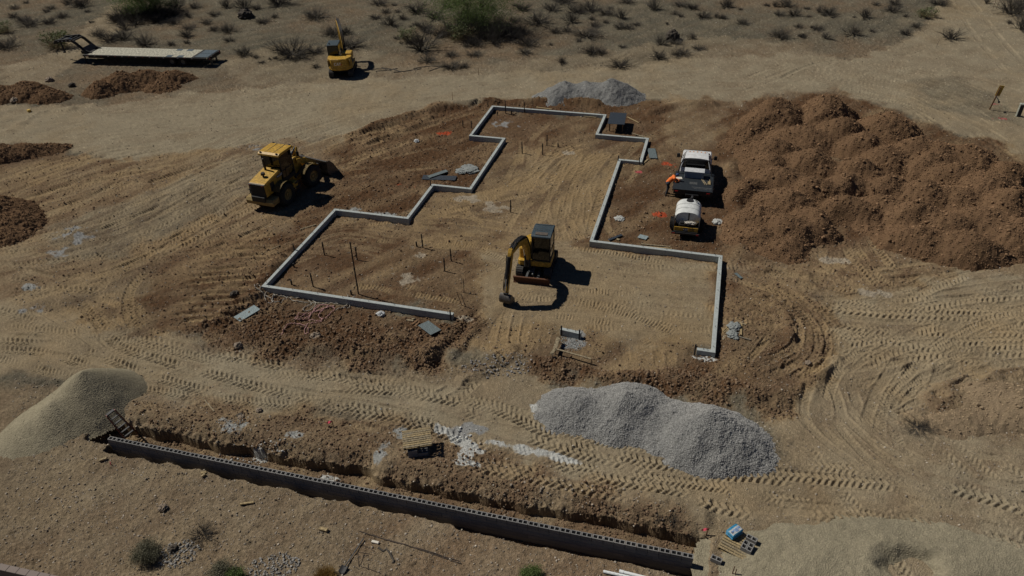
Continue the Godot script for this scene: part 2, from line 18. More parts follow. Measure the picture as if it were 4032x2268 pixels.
const TRACKS := [[2, 0.45, 0.03, 0.55, 0.20, [-26.34, -32.74, -23.67, -30.94, -21.02, -28.92]], [2, 0.45, 0.03, 0.55, 0.20, [-25.74, -33.00, -23.14, -31.19, -20.23, -28.82]], [2, 0.45, 0.03, 0.55, 0.20, [-24.71, -33.77, -22.18, -31.90, -20.08, -30.58]], [2, 0.45, 0.03, 0.55, 0.20, [-25.25, -33.34, -22.68, -31.58, -20.43, -29.78]], [2, 0.45, 0.03, 0.55, 0.20, [-37.08, -48.80, -33.60, -50.62, -30.02, -52.76]], [2, 0.45, 0.03, 0.55, 0.20, [-31.53, -43.05, -28.77, -45.79, -27.22, -48.84]], [2, 0.45, 0.03, 0.55, 0.20, [-31.79, -54.74, -29.67, -54.19, -27.17, -52.54, -25.57, -50.68]], [2, 0.45, 0.03, 0.55, 0.20, [-25.44, -50.34, -25.72, -52.78, -25.09, -54.57]], [2, 0.45, 0.03, 0.55, 0.20, [-28.70, -54.11, -26.58, -54.32, -24.14, -52.66]], [2, 0.36, 0.07, 0.85, 0.20, [-18.42, -38.42, -16.31, -38.75, -14.13, -38.89, -12.61, -38.70]], [2, 0.36, 0.07, 0.85, 0.20, [-18.53, -37.71, -16.45, -38.03, -14.28, -38.07, -12.87, -37.98]], [2, 0.36, 0.07, 0.85, 0.20, [-18.64, -37.01, -16.59, -37.32, -14.42, -37.28, -13.13, -37.28]], [2, 0.36, 0.07, 0.85, 0.20, [-18.75, -36.34, -16.72, -36.64, -14.62, -36.77, -13.38, -36.60]], [2, 0.36, 0.07, 0.85, 0.20, [-18.85, -35.68, -16.85, -35.97, -14.76, -36.01, -13.62, -35.94]], [2, 0.36, 0.07, 0.85, 0.20, [-18.95, -35.03, -16.98, -35.32, -14.89, -35.27, -13.86, -35.29]], [2, 0.36, 0.07, 0.85, 0.20, [-19.05, -34.40, -17.10, -34.68, -15.08, -34.80, -14.09, -34.66]], [2, 0.36, 0.07, 0.85, 0.20, [-19.15, -33.79, -17.22, -34.06, -15.21, -34.10, -14.31, -34.05]], [2, 0.36, 0.07, 0.85, 0.20, [-19.09, -33.18, -17.18, -33.45, -15.17, -33.41, -14.38, -33.44]], [2, 0.36, 0.07, 0.85, 0.20, [-18.87, -32.58, -16.99, -32.84, -15.04, -32.95, -14.28, -32.83]], [2, 0.36, 0.07, 0.85, 0.20, [-18.66, -31.99, -16.79, -32.24, -14.85, -32.28, -14.19, -32.24]], [2, 0.36, 0.07, 0.85, 0.20, [-18.45, -31.42, -16.61, -31.66, -14.67, -31.63, -14.10, -31.67]], [2, 0.36, 0.07, 0.85, 0.20, [-18.24, -30.85, -16.42, -31.10, -14.55, -31.20, -14.01, -31.10]], [2, 0.42, 0.07, 0.70, 0.20, [-19.02, -41.14, -18.13, -43.16, -17.36, -44.53]], [2, 0.42, 0.07, 0.70, 0.20, [-20.44, -40.05, -18.91, -42.46, -17.91, -44.57]], [2, 0.42, 0.07, 0.70, 0.20, [-21.71, -38.72, -20.17, -41.52, -19.24, -43.56]], [2, 0.42, 0.07, 0.70, 0.20, [-33.70, -45.68, -31.36, -47.77, -29.91, -49.68]], [2, 0.42, 0.07, 0.70, 0.20, [-31.12, -43.83, -29.11, -45.93, -28.01, -47.95]], [2, 0.42, 0.07, 0.70, 0.20, [-32.74, -42.35, -31.53, -43.05, -30.43, -43.51]], [2, 0.42, 0.07, 0.70, 0.20, [-27.73, -40.04, -25.48, -41.87, -23.28, -44.39]], [2, 0.42, 0.07, 0.70, 0.20, [-23.88, -35.81, -21.86, -37.83, -20.70, -40.07]], [2, 0.42, 0.07, 0.70, 0.20, [-22.03, -42.41, -20.41, -45.61, -18.92, -48.22]], [2, 0.42, 0.07, 0.70, 0.20, [-29.85, -38.32, -27.90, -39.34, -25.88, -40.40]], [2, 0.42, 0.07, 0.70, 0.20, [-30.99, -37.73, -27.48, -36.03, -24.17, -35.42]], [2, 0.42, 0.07, 0.70, 0.20, [-18.55, -38.07, -16.60, -39.80, -15.18, -41.19]], [2, 0.42, 0.07, 0.70, 0.20, [-26.75, -46.95, -24.54, -48.64, -22.12, -51.10]], [2, 0.42, 0.07, 0.70, 0.20, [-30.82, -51.08, -28.11, -52.61, -25.61, -53.35]], [2, 0.30, 0.03, 0.30, 0.20, [-19.08, -58.47, -14.24, -59.34, -9.30, -60.41, -5.90, -60.65]], [2, 0.30, 0.03, 0.30, 0.20, [-13.75, -58.44, -9.48, -62.08, -6.03, -62.71]], [2, 0.35, 0.04, 0.40, 0.20, [-3.22, -65.07, 5.47, -68.19, 10.55, -70.24, 13.32, -73.60]], [2, 0.35, 0.04, 0.40, 0.20, [-2.58, -63.29, 6.15, -66.41, 11.63, -68.68, 14.78, -72.38]], [2, 0.35, 0.03, 0.40, 0.20, [-2.99, -66.85, 3.82, -67.75, 8.30, -69.95, 12.05, -72.45]], [2, 0.35, 0.03, 0.40, 0.20, [-2.75, -64.97, 4.32, -65.91, 9.24, -68.29, 13.11, -70.87]], [2, 0.40, 0.05, 0.40, 0.20, [20.54, -61.59, 24.21, -63.82, 28.55, -67.34, 31.41, -68.30]], [2, 0.35, 0.05, 0.40, 0.20, [21.57, -64.59, 24.12, -66.46, 26.49, -68.12]], [2, 0.35, 0.04, 0.40, 0.20, [22.34, -63.49, 26.54, -66.55, 28.77, -67.66]], [2, 0.50, 0.03, 0.50, 0.20, [54.72, -88.81, 49.94, -73.78, 46.30, -60.51]], [2, 0.50, 0.03, 0.50, 0.20, [52.62, -89.47, 47.84, -74.40, 44.18, -61.09]], [2, 0.30, 0.03, 0.30, 0.20, [35.67, -71.67, 38.39, -70.77, 42.20, -72.23]], [2, 0.30, 0.04, 0.30, 0.20, [35.07, -69.31, 38.97, -69.50, 42.28, -71.59]], [2, 0.40, 0.03, 0.40, 0.20, [36.76, -65.53, 40.93, -63.73, 43.47, -58.62]], [2, 0.40, 0.03, 0.40, 0.20, [28.30, -60.49, 33.26, -56.45, 35.47, -51.49, 35.68, -45.38]], [2, 0.50, 0.02, 0.55, 0.20, [-45.31, -62.50, -33.54, -61.20, -22.76, -62.16, -13.29, -64.16, -4.41, -66.06]], [2, 0.50, 0.02, 0.55, 0.20, [-44.89, -61.74, -33.31, -60.65, -22.61, -61.59, -13.20, -63.57, -4.39, -65.54]], [2, 0.50, 0.02, 0.55, 0.20, [-44.47, -61.00, -33.08, -60.10, -22.45, -61.04, -13.11, -62.98, -4.37, -65.03]], [2, 0.50, 0.02, 0.55, 0.20, [-44.06, -60.27, -32.86, -59.57, -22.30, -60.48, -13.02, -62.40, -4.35, -64.52]], [2, 0.50, 0.02, 0.55, 0.20, [-43.66, -59.55, -32.64, -59.04, -22.15, -59.94, -12.93, -61.83, -4.33, -64.02]], [2, 0.50, 0.02, 0.55, 0.20, [-43.27, -58.85, -32.42, -58.51, -22.00, -59.41, -12.85, -61.27, -4.31, -63.52]], [2, 0.50, 0.02, 0.55, 0.20, [-42.88, -58.15, -32.20, -58.00, -21.86, -58.88, -12.76, -60.72, -4.29, -63.04]], [2, 0.50, 0.02, 0.55, 0.20, [-42.50, -57.47, -31.99, -57.49, -21.71, -58.36, -12.68, -60.17, -4.27, -62.55]], [2, 0.50, 0.02, 0.55, 0.20, [-42.13, -56.81, -31.78, -56.99, -21.57, -57.85, -12.60, -59.63, -4.25, -62.08]], [2, 0.50, 0.02, 0.55, 0.20, [-41.76, -56.15, -31.58, -56.49, -21.43, -57.34, -12.52, -59.10, -4.23, -61.60]], [2, 0.50, 0.02, 0.55, 0.20, [-4.38, -65.33, 8.46, -66.40, 19.89, -68.00, 29.21, -67.84, 36.61, -63.64, 40.81, -54.95]], [2, 0.50, 0.02, 0.55, 0.20, [-4.36, -64.72, 8.40, -65.87, 19.73, -67.34, 28.87, -66.87, 36.07, -62.47, 40.09, -53.71]], [2, 0.50, 0.02, 0.55, 0.20, [-4.33, -64.12, 8.34, -65.35, 19.57, -66.70, 28.53, -65.92, 35.54, -61.34, 39.39, -52.52]], [2, 0.50, 0.02, 0.55, 0.20, [-4.31, -63.52, 8.28, -64.84, 19.42, -66.07, 28.20, -64.99, 35.02, -60.24, 38.72, -51.37]], [2, 0.50, 0.02, 0.55, 0.20, [-4.28, -62.94, 8.22, -64.34, 19.26, -65.44, 27.87, -64.08, 34.52, -59.17, 38.07, -50.25]], [2, 0.50, 0.02, 0.55, 0.20, [-4.26, -62.36, 8.17, -63.84, 19.11, -64.83, 27.56, -63.19, 34.04, -58.13, 37.44, -49.17]], [2, 0.50, 0.02, 0.55, 0.20, [-4.23, -61.79, 8.11, -63.35, 18.96, -64.22, 27.25, -62.32, 33.56, -57.11, 36.84, -48.13]], [2, 0.50, 0.02, 0.70, 0.20, [2.70, -36.30, 6.12, -35.58, 9.46, -34.87, 11.41, -34.43]], [2, 0.50, 0.02, 0.70, 0.20, [2.63, -35.29, 5.99, -34.59, 9.26, -33.91, 11.19, -33.52]], [2, 0.50, 0.02, 0.70, 0.20, [2.56, -34.31, 5.86, -33.64, 9.08, -32.99, 10.98, -32.65]], [2, 0.50, 0.02, 0.70, 0.20, [2.49, -33.37, 5.74, -32.73, 8.90, -32.10, 10.77, -31.81]], [2, 0.50, 0.02, 0.70, 0.20, [2.43, -32.47, 5.62, -31.85, 8.72, -31.24, 10.58, -30.99]], [2, 0.50, 0.02, 0.70, 0.20, [2.37, -31.60, 5.50, -30.99, 8.56, -30.41, 10.39, -30.20]], [2, 0.50, 0.02, 0.70, 0.20, [2.31, -30.75, 5.39, -30.17, 8.39, -29.60, 10.20, -29.44]], [2, 0.50, 0.02, 0.70, 0.20, [2.26, -29.94, 5.28, -29.38, 8.24, -28.83, 10.02, -28.70]], [2, 0.50, 0.02, 0.70, 0.20, [2.20, -29.15, 5.18, -28.61, 8.09, -28.08, 9.85, -27.98]], [2, 0.40, 0.02, 0.60, 0.20, [-6.62, -40.22, -3.31, -39.42, 0.40, -38.61]], [2, 0.40, 0.02, 0.60, 0.20, [-6.58, -39.78, -3.29, -38.99, 0.39, -38.24]], [2, 0.40, 0.02, 0.60, 0.20, [-6.53, -39.34, -3.27, -38.56, 0.39, -37.87]], [2, 0.40, 0.02, 0.60, 0.20, [-6.49, -38.91, -3.26, -38.15, 0.38, -37.51]], [2, 0.40, 0.02, 0.60, 0.20, [-6.45, -38.49, -3.24, -37.74, 0.37, -37.15]], [2, 0.40, 0.02, 0.60, 0.20, [-6.41, -38.07, -3.22, -37.33, 0.36, -36.80]], [2, 0.45, 0.03, 0.55, 0.20, [-6.56, -24.71, -4.69, -24.36, -3.26, -24.95, -2.00, -26.11]], [2, 0.45, 0.03, 0.55, 0.20, [-17.45, -27.32, -13.91, -25.93, -11.02, -24.93, -7.93, -24.13]], [2, 0.45, 0.03, 0.55, 0.20, [-14.46, -27.76, -11.35, -26.30, -7.78, -25.44]], [2, 0.40, 0.03, 0.60, 0.20, [9.45, -19.08, 12.19, -18.77, 15.15, -18.36, 19.01, -17.08]], [2, 0.40, 0.03, 0.60, 0.20, [9.35, -18.75, 12.07, -18.43, 14.98, -17.98, 18.79, -16.70]], [2, 0.40, 0.03, 0.60, 0.20, [9.26, -18.43, 11.94, -18.09, 14.81, -17.62, 18.57, -16.33]], [2, 0.40, 0.03, 0.60, 0.20, [9.17, -18.11, 11.82, -17.76, 14.65, -17.26, 18.35, -15.96]], [2, 0.40, 0.03, 0.60, 0.20, [9.08, -17.80, 11.70, -17.43, 14.49, -16.91, 18.14, -15.61]], [2, 0.45, 0.03, 0.55, 0.20, [21.48, -31.23, 24.00, -32.00, 28.72, -32.67]], [2, 0.45, 0.03, 0.55, 0.20, [21.08, -29.51, 23.93, -29.86, 27.33, -30.36]], [2, 0.45, 0.03, 0.55, 0.20, [19.13, -31.73, 21.31, -31.79, 23.19, -33.00]], [2, 0.45, 0.03, 0.55, 0.20, [15.66, -31.02, 17.60, -31.09, 19.43, -31.42]], [2, 0.45, 0.03, 0.55, 0.20, [13.65, -33.57, 16.72, -32.81, 19.13, -31.73]], [2, 0.45, 0.03, 0.55, 0.20, [14.59, -24.74, 14.46, -23.45, 14.17, -22.24]], [2, 0.45, 0.03, 0.55, 0.20, [15.49, -24.70, 15.23, -23.16, 15.24, -21.50]], [2, 0.45, 0.03, 0.55, 0.20, [18.25, -25.94, 16.53, -24.12, 15.19, -22.20]], [2, 0.45, 0.03, 0.55, 0.20, [20.61, -26.11, 18.58, -23.51]], [2, 0.45, 0.03, 0.55, 0.20, [20.55, -25.26, 22.82, -26.00, 24.83, -26.18]], [2, 0.45, 0.03, 0.55, 0.20, [15.78, -23.64, 17.11, -24.62, 18.31, -25.66]], [2, 0.45, 0.03, 0.55, 0.20, [20.50, -24.45, 22.18, -25.18, 24.41, -25.49]], [2, 0.50, 0.05, 0.60, 0.20, [11.52, -26.87, 12.46, -27.42, 13.42, -27.98]], [2, 0.50, 0.05, 0.60, 0.20, [12.10, -26.26, 13.51, -27.06, 14.39, -27.93]], [2, 0.50, 0.05, 0.60, 0.20, [11.77, -25.15, 13.09, -25.78, 14.55, -26.71]], [2, 0.50, 0.05, 0.60, 0.20, [12.23, -30.86, 12.91, -31.00, 13.43, -30.62]], [2, 0.50, 0.05, 0.60, 0.20, [12.04, -30.52, 12.91, -30.65, 13.42, -29.93]], [2, 0.50, 0.05, 0.60, 0.20, [12.20, -30.00, 13.02, -29.95, 13.32, -29.27]], [0, 0.56, 0.04, 0.60, 0.28, [-17.70, -45.82, -18.88, -42.99, -22.00, -37.39, -23.33, -34.65, -22.58, -32.17, -21.38, -30.15]], [0, 0.56, 0.04, 0.60, 0.28, [-16.26, -44.46, -17.76, -42.13, -20.77, -37.49, -21.56, -34.55, -20.89, -32.08, -19.62, -30.06]], [0, 0.56, 0.04, 0.60, 0.28, [-24.02, -33.09, -22.20, -31.21, -20.16, -29.12, -17.68, -27.92, -13.93, -26.43, -9.90, -24.87, -6.26, -23.80, -3.14, -22.68]], [0, 0.56, 0.04, 0.60, 0.28, [-20.93, -30.46, -19.59, -29.73, -17.40, -28.98, -13.70, -27.87, -9.48, -26.49, -5.49, -25.06, -1.77, -23.97]], [0, 0.56, 0.04, 0.60, 0.28, [-27.08, -29.87, -23.95, -29.39, -21.10, -28.49, -18.33, -27.07, -14.53, -25.49]], [0, 0.56, 0.04, 0.60, 0.28, [-26.68, -29.15, -23.57, -28.62, -20.85, -27.49]], [0, 0.56, 0.04, 0.60, 0.28, [-28.72, -32.80, -25.70, -31.33, -23.32, -29.35]], [0, 0.56, 0.04, 0.60, 0.28, [-29.52, -34.23, -26.46, -34.44, -23.08, -33.98]], [0, 0.56, 0.04, 0.60, 0.28, [-30.39, -35.79, -26.93, -35.38, -23.25, -36.52, -20.62, -37.75]], [0, 0.56, 0.04, 0.60, 0.28, [-31.06, -37.00, -28.38, -37.35, -24.84, -38.01, -21.55, -39.64]], [0, 0.56, 0.04, 0.60, 0.28, [-31.87, -38.45, -28.69, -38.93, -24.63, -39.84]], [0, 0.56, 0.04, 0.60, 0.28, [-32.15, -39.85, -29.81, -40.17, -27.08, -41.98, -25.55, -43.99]], [0, 0.56, 0.04, 0.60, 0.28, [-36.75, -47.18, -34.19, -50.00, -30.12, -52.27]], [0, 0.56, 0.04, 0.60, 0.28, [-35.83, -45.54, -32.84, -47.87, -29.74, -50.66]], [0, 0.56, 0.04, 0.60, 0.28, [-34.06, -44.30, -30.89, -46.76, -27.93, -49.86]], [0, 0.56, 0.04, 0.60, 0.28, [-31.93, -42.30, -28.87, -44.77, -26.50, -48.47]], [0, 0.56, 0.04, 0.60, 0.28, [-30.33, -40.69, -27.40, -43.30, -25.30, -46.84]], [0, 0.56, 0.04, 0.60, 0.28, [-23.21, -44.94, -21.46, -47.17, -19.05, -50.86, -16.18, -54.23]], [0, 0.56, 0.04, 0.60, 0.28, [-23.86, -39.79, -21.59, -42.65, -19.15, -47.00]], [0, 0.56, 0.04, 0.60, 0.28, [-19.39, -37.67, -17.54, -41.34, -15.57, -43.85]], [0, 0.56, 0.04, 0.60, 0.28, [-24.77, -49.30, -21.72, -51.76, -18.19, -54.77]], [0, 0.45, 0.03, 0.45, 0.22, [-34.54, -65.75, -32.34, -68.97, -26.56, -69.60, -20.70, -65.30, -16.99, -61.61]], [0, 0.45, 0.03, 0.45, 0.22, [-33.02, -64.79, -31.54, -67.37, -27.14, -67.90, -21.86, -63.92, -18.25, -60.33]], [0, 0.56, 0.04, 0.60, 0.28, [-32.48, -65.64, -28.65, -67.33, -23.78, -65.84, -20.18, -63.05]], [1, 0.42, 0.03, 0.85, 0.17, [2.90, -43.11, 3.55, -46.56, 4.42, -49.39]], [1, 0.42, 0.03, 0.85, 0.17, [4.22, -43.02, 5.19, -47.06, 6.39, -50.81]], [1, 0.42, 0.03, 0.85, 0.17, [1.68, -45.49, 2.82, -48.52, 3.97, -50.45]], [1, 0.42, 0.03, 0.85, 0.17, [5.85, -42.91, 7.09, -46.91, 8.27, -50.11]], [1, 0.42, 0.03, 0.85, 0.17, [4.72, -37.73, 5.43, -40.82, 6.32, -43.99]], [1, 0.42, 0.03, 0.85, 0.17, [3.22, -42.01, 3.91, -39.43, 4.50, -37.43]], [1, 0.42, 0.03, 0.85, 0.17, [2.64, -43.13, 2.00, -40.05, 1.63, -38.62]], [1, 0.42, 0.03, 0.85, 0.17, [-1.08, -44.35, -1.20, -41.27]], [1, 0.42, 0.03, 0.85, 0.17, [-4.04, -44.16, -2.62, -41.36, -1.32, -39.53]], [1, 0.42, 0.03, 0.85, 0.17, [-5.09, -43.67, -2.93, -43.25, -0.54, -43.35]], [1, 0.42, 0.03, 0.85, 0.17, [-4.43, -41.49, -2.12, -42.38, 0.50, -42.47]], [1, 0.42, 0.03, 0.85, 0.17, [3.80, -42.78, 3.25, -39.96, 3.51, -37.58]], [1, 0.42, 0.03, 0.85, 0.17, [4.61, -42.99, 3.95, -39.92]], [1, 0.42, 0.03, 0.85, 0.17, [1.27, -42.15, 1.55, -39.58, 2.78, -37.53]], [1, 0.42, 0.03, 0.85, 0.17, [0.28, -44.42, 1.45, -46.71, 2.73, -49.52]], [1, 0.42, 0.03, 0.85, 0.17, [2.11, -43.17, 3.09, -45.98, 3.88, -48.43]], [1, 0.42, 0.03, 0.85, 0.17, [-10.19, -40.46, -8.19, -40.62, -6.41, -40.60]], [1, 0.42, 0.03, 0.85, 0.17, [-9.80, -38.80, -7.41, -38.37, -5.44, -38.06]], [1, 0.42, 0.03, 0.85, 0.17, [-4.71, -38.10, -2.51, -37.60, -0.35, -37.02]], [1, 0.42, 0.03, 0.85, 0.17, [-6.68, -33.03, -4.54, -32.43, -2.56, -31.80]], [1, 0.42, 0.03, 0.85, 0.17, [-6.66, -33.79, -5.04, -33.20]], [1, 0.42, 0.03, 0.85, 0.17, [-1.75, -34.90, -0.61, -34.03, 0.28, -33.50]], [1, 0.42, 0.03, 0.85, 0.17, [-1.64, -35.72, 0.07, -34.38]], [1, 0.42, 0.03, 0.85, 0.17, [1.66, -30.41, 3.90, -29.85, 5.68, -29.29]], [1, 0.42, 0.03, 0.85, 0.17, [1.96, -31.91, 4.06, -31.32, 5.70, -30.88, 6.90, -29.89, 8.25, -28.89]], [1, 0.42, 0.03, 0.85, 0.17, [3.83, -31.23, 6.40, -29.98, 8.52, -28.24]], [1, 0.42, 0.03, 0.85, 0.17, [1.77, -32.29, 3.95, -32.42, 6.72, -32.00]], [1, 0.42, 0.03, 0.85, 0.17, [2.76, -37.18, 6.42, -36.07, 9.04, -35.06]], [1, 0.42, 0.03, 0.85, 0.17, [0.25, -32.26, 1.31, -31.84, 2.82, -31.86]], [1, 0.42, 0.03, 0.85, 0.17, [5.28, -38.39, 3.30, -38.05, 1.39, -38.64]], [1, 0.42, 0.03, 0.85, 0.17, [0.10, -35.61, -1.30, -36.55, -2.27, -37.49]], [1, 0.42, 0.03, 0.85, 0.17, [-9.34, -33.76, -7.51, -33.46, -6.33, -32.82]], [1, 0.42, 0.03, 0.65, 0.18, [0.01, -31.37, -0.30, -30.35, -0.62, -27.80]], [1, 0.42, 0.03, 0.65, 0.18, [0.43, -31.00, 0.13, -29.33, -0.07, -27.47]], [1, 0.42, 0.03, 0.65, 0.18, [1.25, -30.60, 1.13, -29.27, 0.92, -27.72]], [1, 0.42, 0.03, 0.65, 0.18, [1.75, -29.08, 1.58, -28.30, 1.41, -27.39]], [1, 0.42, 0.03, 0.65, 0.18, [4.01, -28.96, 4.19, -27.85, 4.28, -26.95]], [1, 0.42, 0.03, 0.65, 0.18, [5.55, -28.65, 5.50, -27.78, 5.44, -26.60]], [1, 0.42, 0.03, 0.65, 0.18, [7.18, -28.00, 7.05, -27.10, 6.93, -26.09]], [1, 0.42, 0.03, 0.65, 0.18, [6.34, -28.36, 6.83, -27.71, 7.20, -27.39]], [1, 0.42, 0.03, 0.65, 0.18, [0.82, -30.29, 0.60, -28.66]], [1, 0.42, 0.03, 0.65, 0.18, [7.75, -27.36, 7.46, -25.92]], [0, 0.56, 0.04, 0.60, 0.28, [-2.13, -24.24, -0.35, -23.33, 2.11, -21.50, 3.73, -20.89, 6.73, -19.91, 9.86, -19.57, 11.86, -19.16, 15.28, -18.64]], [0, 0.56, 0.04, 0.60, 0.28, [-2.48, -23.75, -0.87, -22.82, 1.66, -21.25, 3.27, -20.66, 6.38, -19.62, 9.82, -19.27, 11.88, -18.78]], [0, 0.56, 0.04, 0.60, 0.28, [-5.64, -23.11, -3.84, -22.64, -2.07, -21.82, -0.03, -21.06]], [0, 0.56, 0.04, 0.60, 0.28, [-2.71, -20.90, -0.22, -20.21, 1.96, -19.58, 4.48, -18.80, 6.39, -18.30, 8.99, -17.49]], [0, 0.56, 0.04, 0.60, 0.28, [-2.86, -20.54, -0.39, -19.81, 1.83, -19.15, 4.26, -18.39]], [0, 0.56, 0.04, 0.60, 0.28, [0.94, -20.80, 3.00, -19.70, 4.69, -19.15, 7.09, -18.50]], [0, 0.56, 0.04, 0.60, 0.28, [15.59, -18.96, 16.82, -18.58, 17.94, -18.05, 19.45, -17.21]], [0, 0.56, 0.04, 0.60, 0.28, [14.31, -17.18, 15.87, -16.68, 17.28, -16.28, 18.46, -15.56]], [0, 0.56, 0.04, 0.60, 0.28, [10.99, -17.41, 12.64, -17.12, 14.56, -16.73]], [0, 0.56, 0.04, 0.60, 0.28, [-8.17, -25.43, -6.25, -25.17, -4.38, -25.00]], [0, 0.56, 0.04, 0.60, 0.28, [-8.07, -23.89, -6.04, -23.54, -4.78, -23.36, -3.58, -24.05, -2.52, -24.73, -1.24, -26.36, -0.06, -27.77]], [0, 0.56, 0.04, 0.60, 0.28, [19.70, -37.45, 19.49, -35.69, 19.60, -33.93, 19.69, -31.77]], [0, 0.56, 0.04, 0.60, 0.28, [21.57, -37.33, 21.40, -35.14, 21.47, -33.11]], [0, 0.56, 0.04, 0.60, 0.28, [14.01, -31.84, 14.47, -30.91, 14.77, -29.52, 14.56, -28.08, 13.85, -26.46]], [1, 0.50, 0.04, 0.50, 0.22, [14.38, -31.64, 14.81, -30.37, 15.01, -28.85, 14.47, -27.01]], [0, 0.56, 0.04, 0.60, 0.28, [15.48, -30.85, 17.86, -30.16, 21.18, -29.84, 26.58, -29.10]], [0, 0.56, 0.04, 0.60, 0.28, [15.90, -29.13, 18.43, -28.25, 21.90, -27.91, 25.65, -27.55]], [0, 0.56, 0.04, 0.60, 0.28, [15.28, -30.52, 18.68, -29.64, 22.51, -29.10, 26.16, -28.41]], [0, 0.56, 0.04, 0.60, 0.28, [15.98, -28.48, 18.71, -27.39, 22.48, -27.14, 25.38, -27.10]], [0, 0.56, 0.04, 0.60, 0.28, [15.91, -27.24, 18.84, -27.70, 22.27, -28.62, 26.93, -29.69]], [0, 0.56, 0.04, 0.60, 0.28, [20.13, -30.59, 23.63, -31.29, 28.17, -31.76]], [0, 0.56, 0.04, 0.60, 0.28, [20.84, -29.86, 24.29, -30.53, 27.60, -30.80]], [0, 0.56, 0.04, 0.60, 0.28, [15.95, -26.35, 19.39, -26.76, 25.14, -26.70]], [0, 0.56, 0.04, 0.60, 0.28, [16.17, -25.48, 18.38, -26.66, 20.23, -27.31]], [0, 0.56, 0.04, 0.60, 0.28, [17.94, -26.10, 21.12, -26.37, 24.83, -26.18]], [0, 0.56, 0.04, 0.60, 0.28, [20.74, -30.56, 23.07, -31.87, 25.32, -32.88]]]
const SWEEPS := [[2, 14, 5.00, 0.40, 0.03, 0.70, 2, 0.24, [-31.11, -36.24, -27.59, -38.18, -23.94, -41.26, -20.40, -46.49, -16.77, -51.38, -11.96, -55.42]], [2, 10, 3.00, 0.40, 0.04, 0.75, 4, 0.24, [-35.91, -44.70, -33.37, -48.34, -30.04, -51.37, -24.33, -52.32]], [2, 14, 1.70, 0.35, 0.03, 0.60, 5, 0.24, [-27.28, -29.50, -20.72, -28.08, -13.16, -25.97, -6.34, -24.44, -1.74, -22.74, 3.28, -20.70]], [2, 14, 3.50, 0.35, 0.03, 0.60, 7, 0.24, [15.75, -30.66, 18.68, -29.64, 22.51, -29.10, 27.23, -28.84]], [2, 14, 3.50, 0.35, 0.03, 0.60, 8, 0.24, [15.18, -25.82, 18.58, -27.10, 22.74, -28.76, 28.24, -30.48]], [2, 12, 2.40, 0.35, 0.03, 0.60, 9, 0.24, [15.13, -24.72, 15.04, -22.68, 15.94, -20.79, 18.36, -19.41, 20.85, -18.50]], [2, 24, 3.60, 0.14, 0.02, 0.85, 10, 0.24, [0.30, -34.37, 3.64, -33.77, 7.27, -32.71, 10.77, -31.77]], [2, 14, 2.20, 0.14, 0.02, 0.70, 11, 0.24, [-6.33, -39.86, -3.29, -39.04, 0.39, -38.01, 3.23, -37.15]], [2, 12, 1.80, 0.20, 0.02, 0.55, 12, 0.24, [-14.00, -37.34, -10.52, -39.41, -6.91, -38.24]], [2, 18, 3.40, 0.30, 0.03, 0.60, 13, 0.24, [-45.18, -59.85, -32.53, -58.78, -22.43, -60.94, -13.17, -63.37, -2.55, -64.86, 8.34, -65.35, 19.49, -66.38]], [2, 16, 4.20, 0.30, 0.03, 0.60, 14, 0.24, [8.34, -65.35, 19.49, -66.38, 28.38, -65.50, 35.28, -60.79, 37.31, -52.09, 37.36, -45.26]], [2, 12, 3.00, 0.35, 0.04, 0.65, 15, 0.24, [13.10, -35.66, 15.97, -33.83, 18.65, -32.13, 21.81, -31.94, 26.60, -32.80]], [2, 10, 1.50, 0.30, 0.04, 0.70, 16, 0.24, [12.49, -31.02, 14.21, -31.10, 14.83, -29.52, 14.28, -27.32, 12.32, -25.13]], [2, 8, 1.00, 0.25, 0.03, 0.80, 17, 0.24, [1.65, -44.90, 3.21, -47.84, 4.86, -50.38, 6.15, -51.33]], [1, 12, 2.20, 0.40, 0.02, 0.80, 18, 0.17, [1.61, -38.16, 3.09, -42.02, 4.52, -46.49, 6.07, -50.63]], [1, 10, 2.00, 0.40, 0.02, 0.80, 19, 0.17, [4.72, -37.73, 4.64, -41.91, 6.19, -46.36, 8.05, -49.78]], [1, 8, 1.20, 0.40, 0.02, 0.70, 20, 0.17, [-4.55, -43.64, -2.13, -42.92, 0.53, -43.84, 3.28, -44.78]], [0, 8, 4.00, 0.45, 0.03, 0.60, 3, 0.20, [-32.38, -38.48, -28.75, -40.59, -25.00, -43.95, -20.88, -49.01, -16.65, -53.52]], [0, 7, 2.50, 0.45, 0.03, 0.60, 21, 0.20, [-29.94, -34.18, -27.03, -35.59, -23.47, -37.05, -20.35, -40.53, -17.51, -45.11]], [0, 6, 2.00, 0.45, 0.03, 0.60, 22, 0.20, [-28.86, -32.27, -26.10, -32.84, -22.68, -31.58, -19.67, -29.42, -16.07, -27.84]], [0, 4, 1.50, 0.52, 0.03, 0.60, 6, 0.22, [-27.66, -30.16, -20.92, -28.54, -13.28, -26.40, -6.37, -24.70, -1.75, -22.98, 3.30, -20.91, 9.57, -19.48, 15.37, -18.16]], [0, 6, 2.60, 0.45, 0.03, 0.60, 23, 0.20, [15.90, -30.48, 18.54, -29.31, 22.03, -28.15, 26.37, -27.45]], [0, 5, 2.00, 0.45, 0.03, 0.60, 24, 0.20, [28.03, -30.14, 23.50, -29.04, 19.01, -26.78, 15.99, -24.15, 14.33, -21.77]], [0, 4, 1.50, 0.45, 0.03, 0.60, 25, 0.20, [19.48, -36.56, 19.57, -34.42, 20.34, -32.03, 22.78, -30.44]], [1, 6, 1.60, 0.40, 0.02, 0.80, 26, 0.17, [0.21, -31.01, -0.03, -29.34, -0.56, -27.19]]]
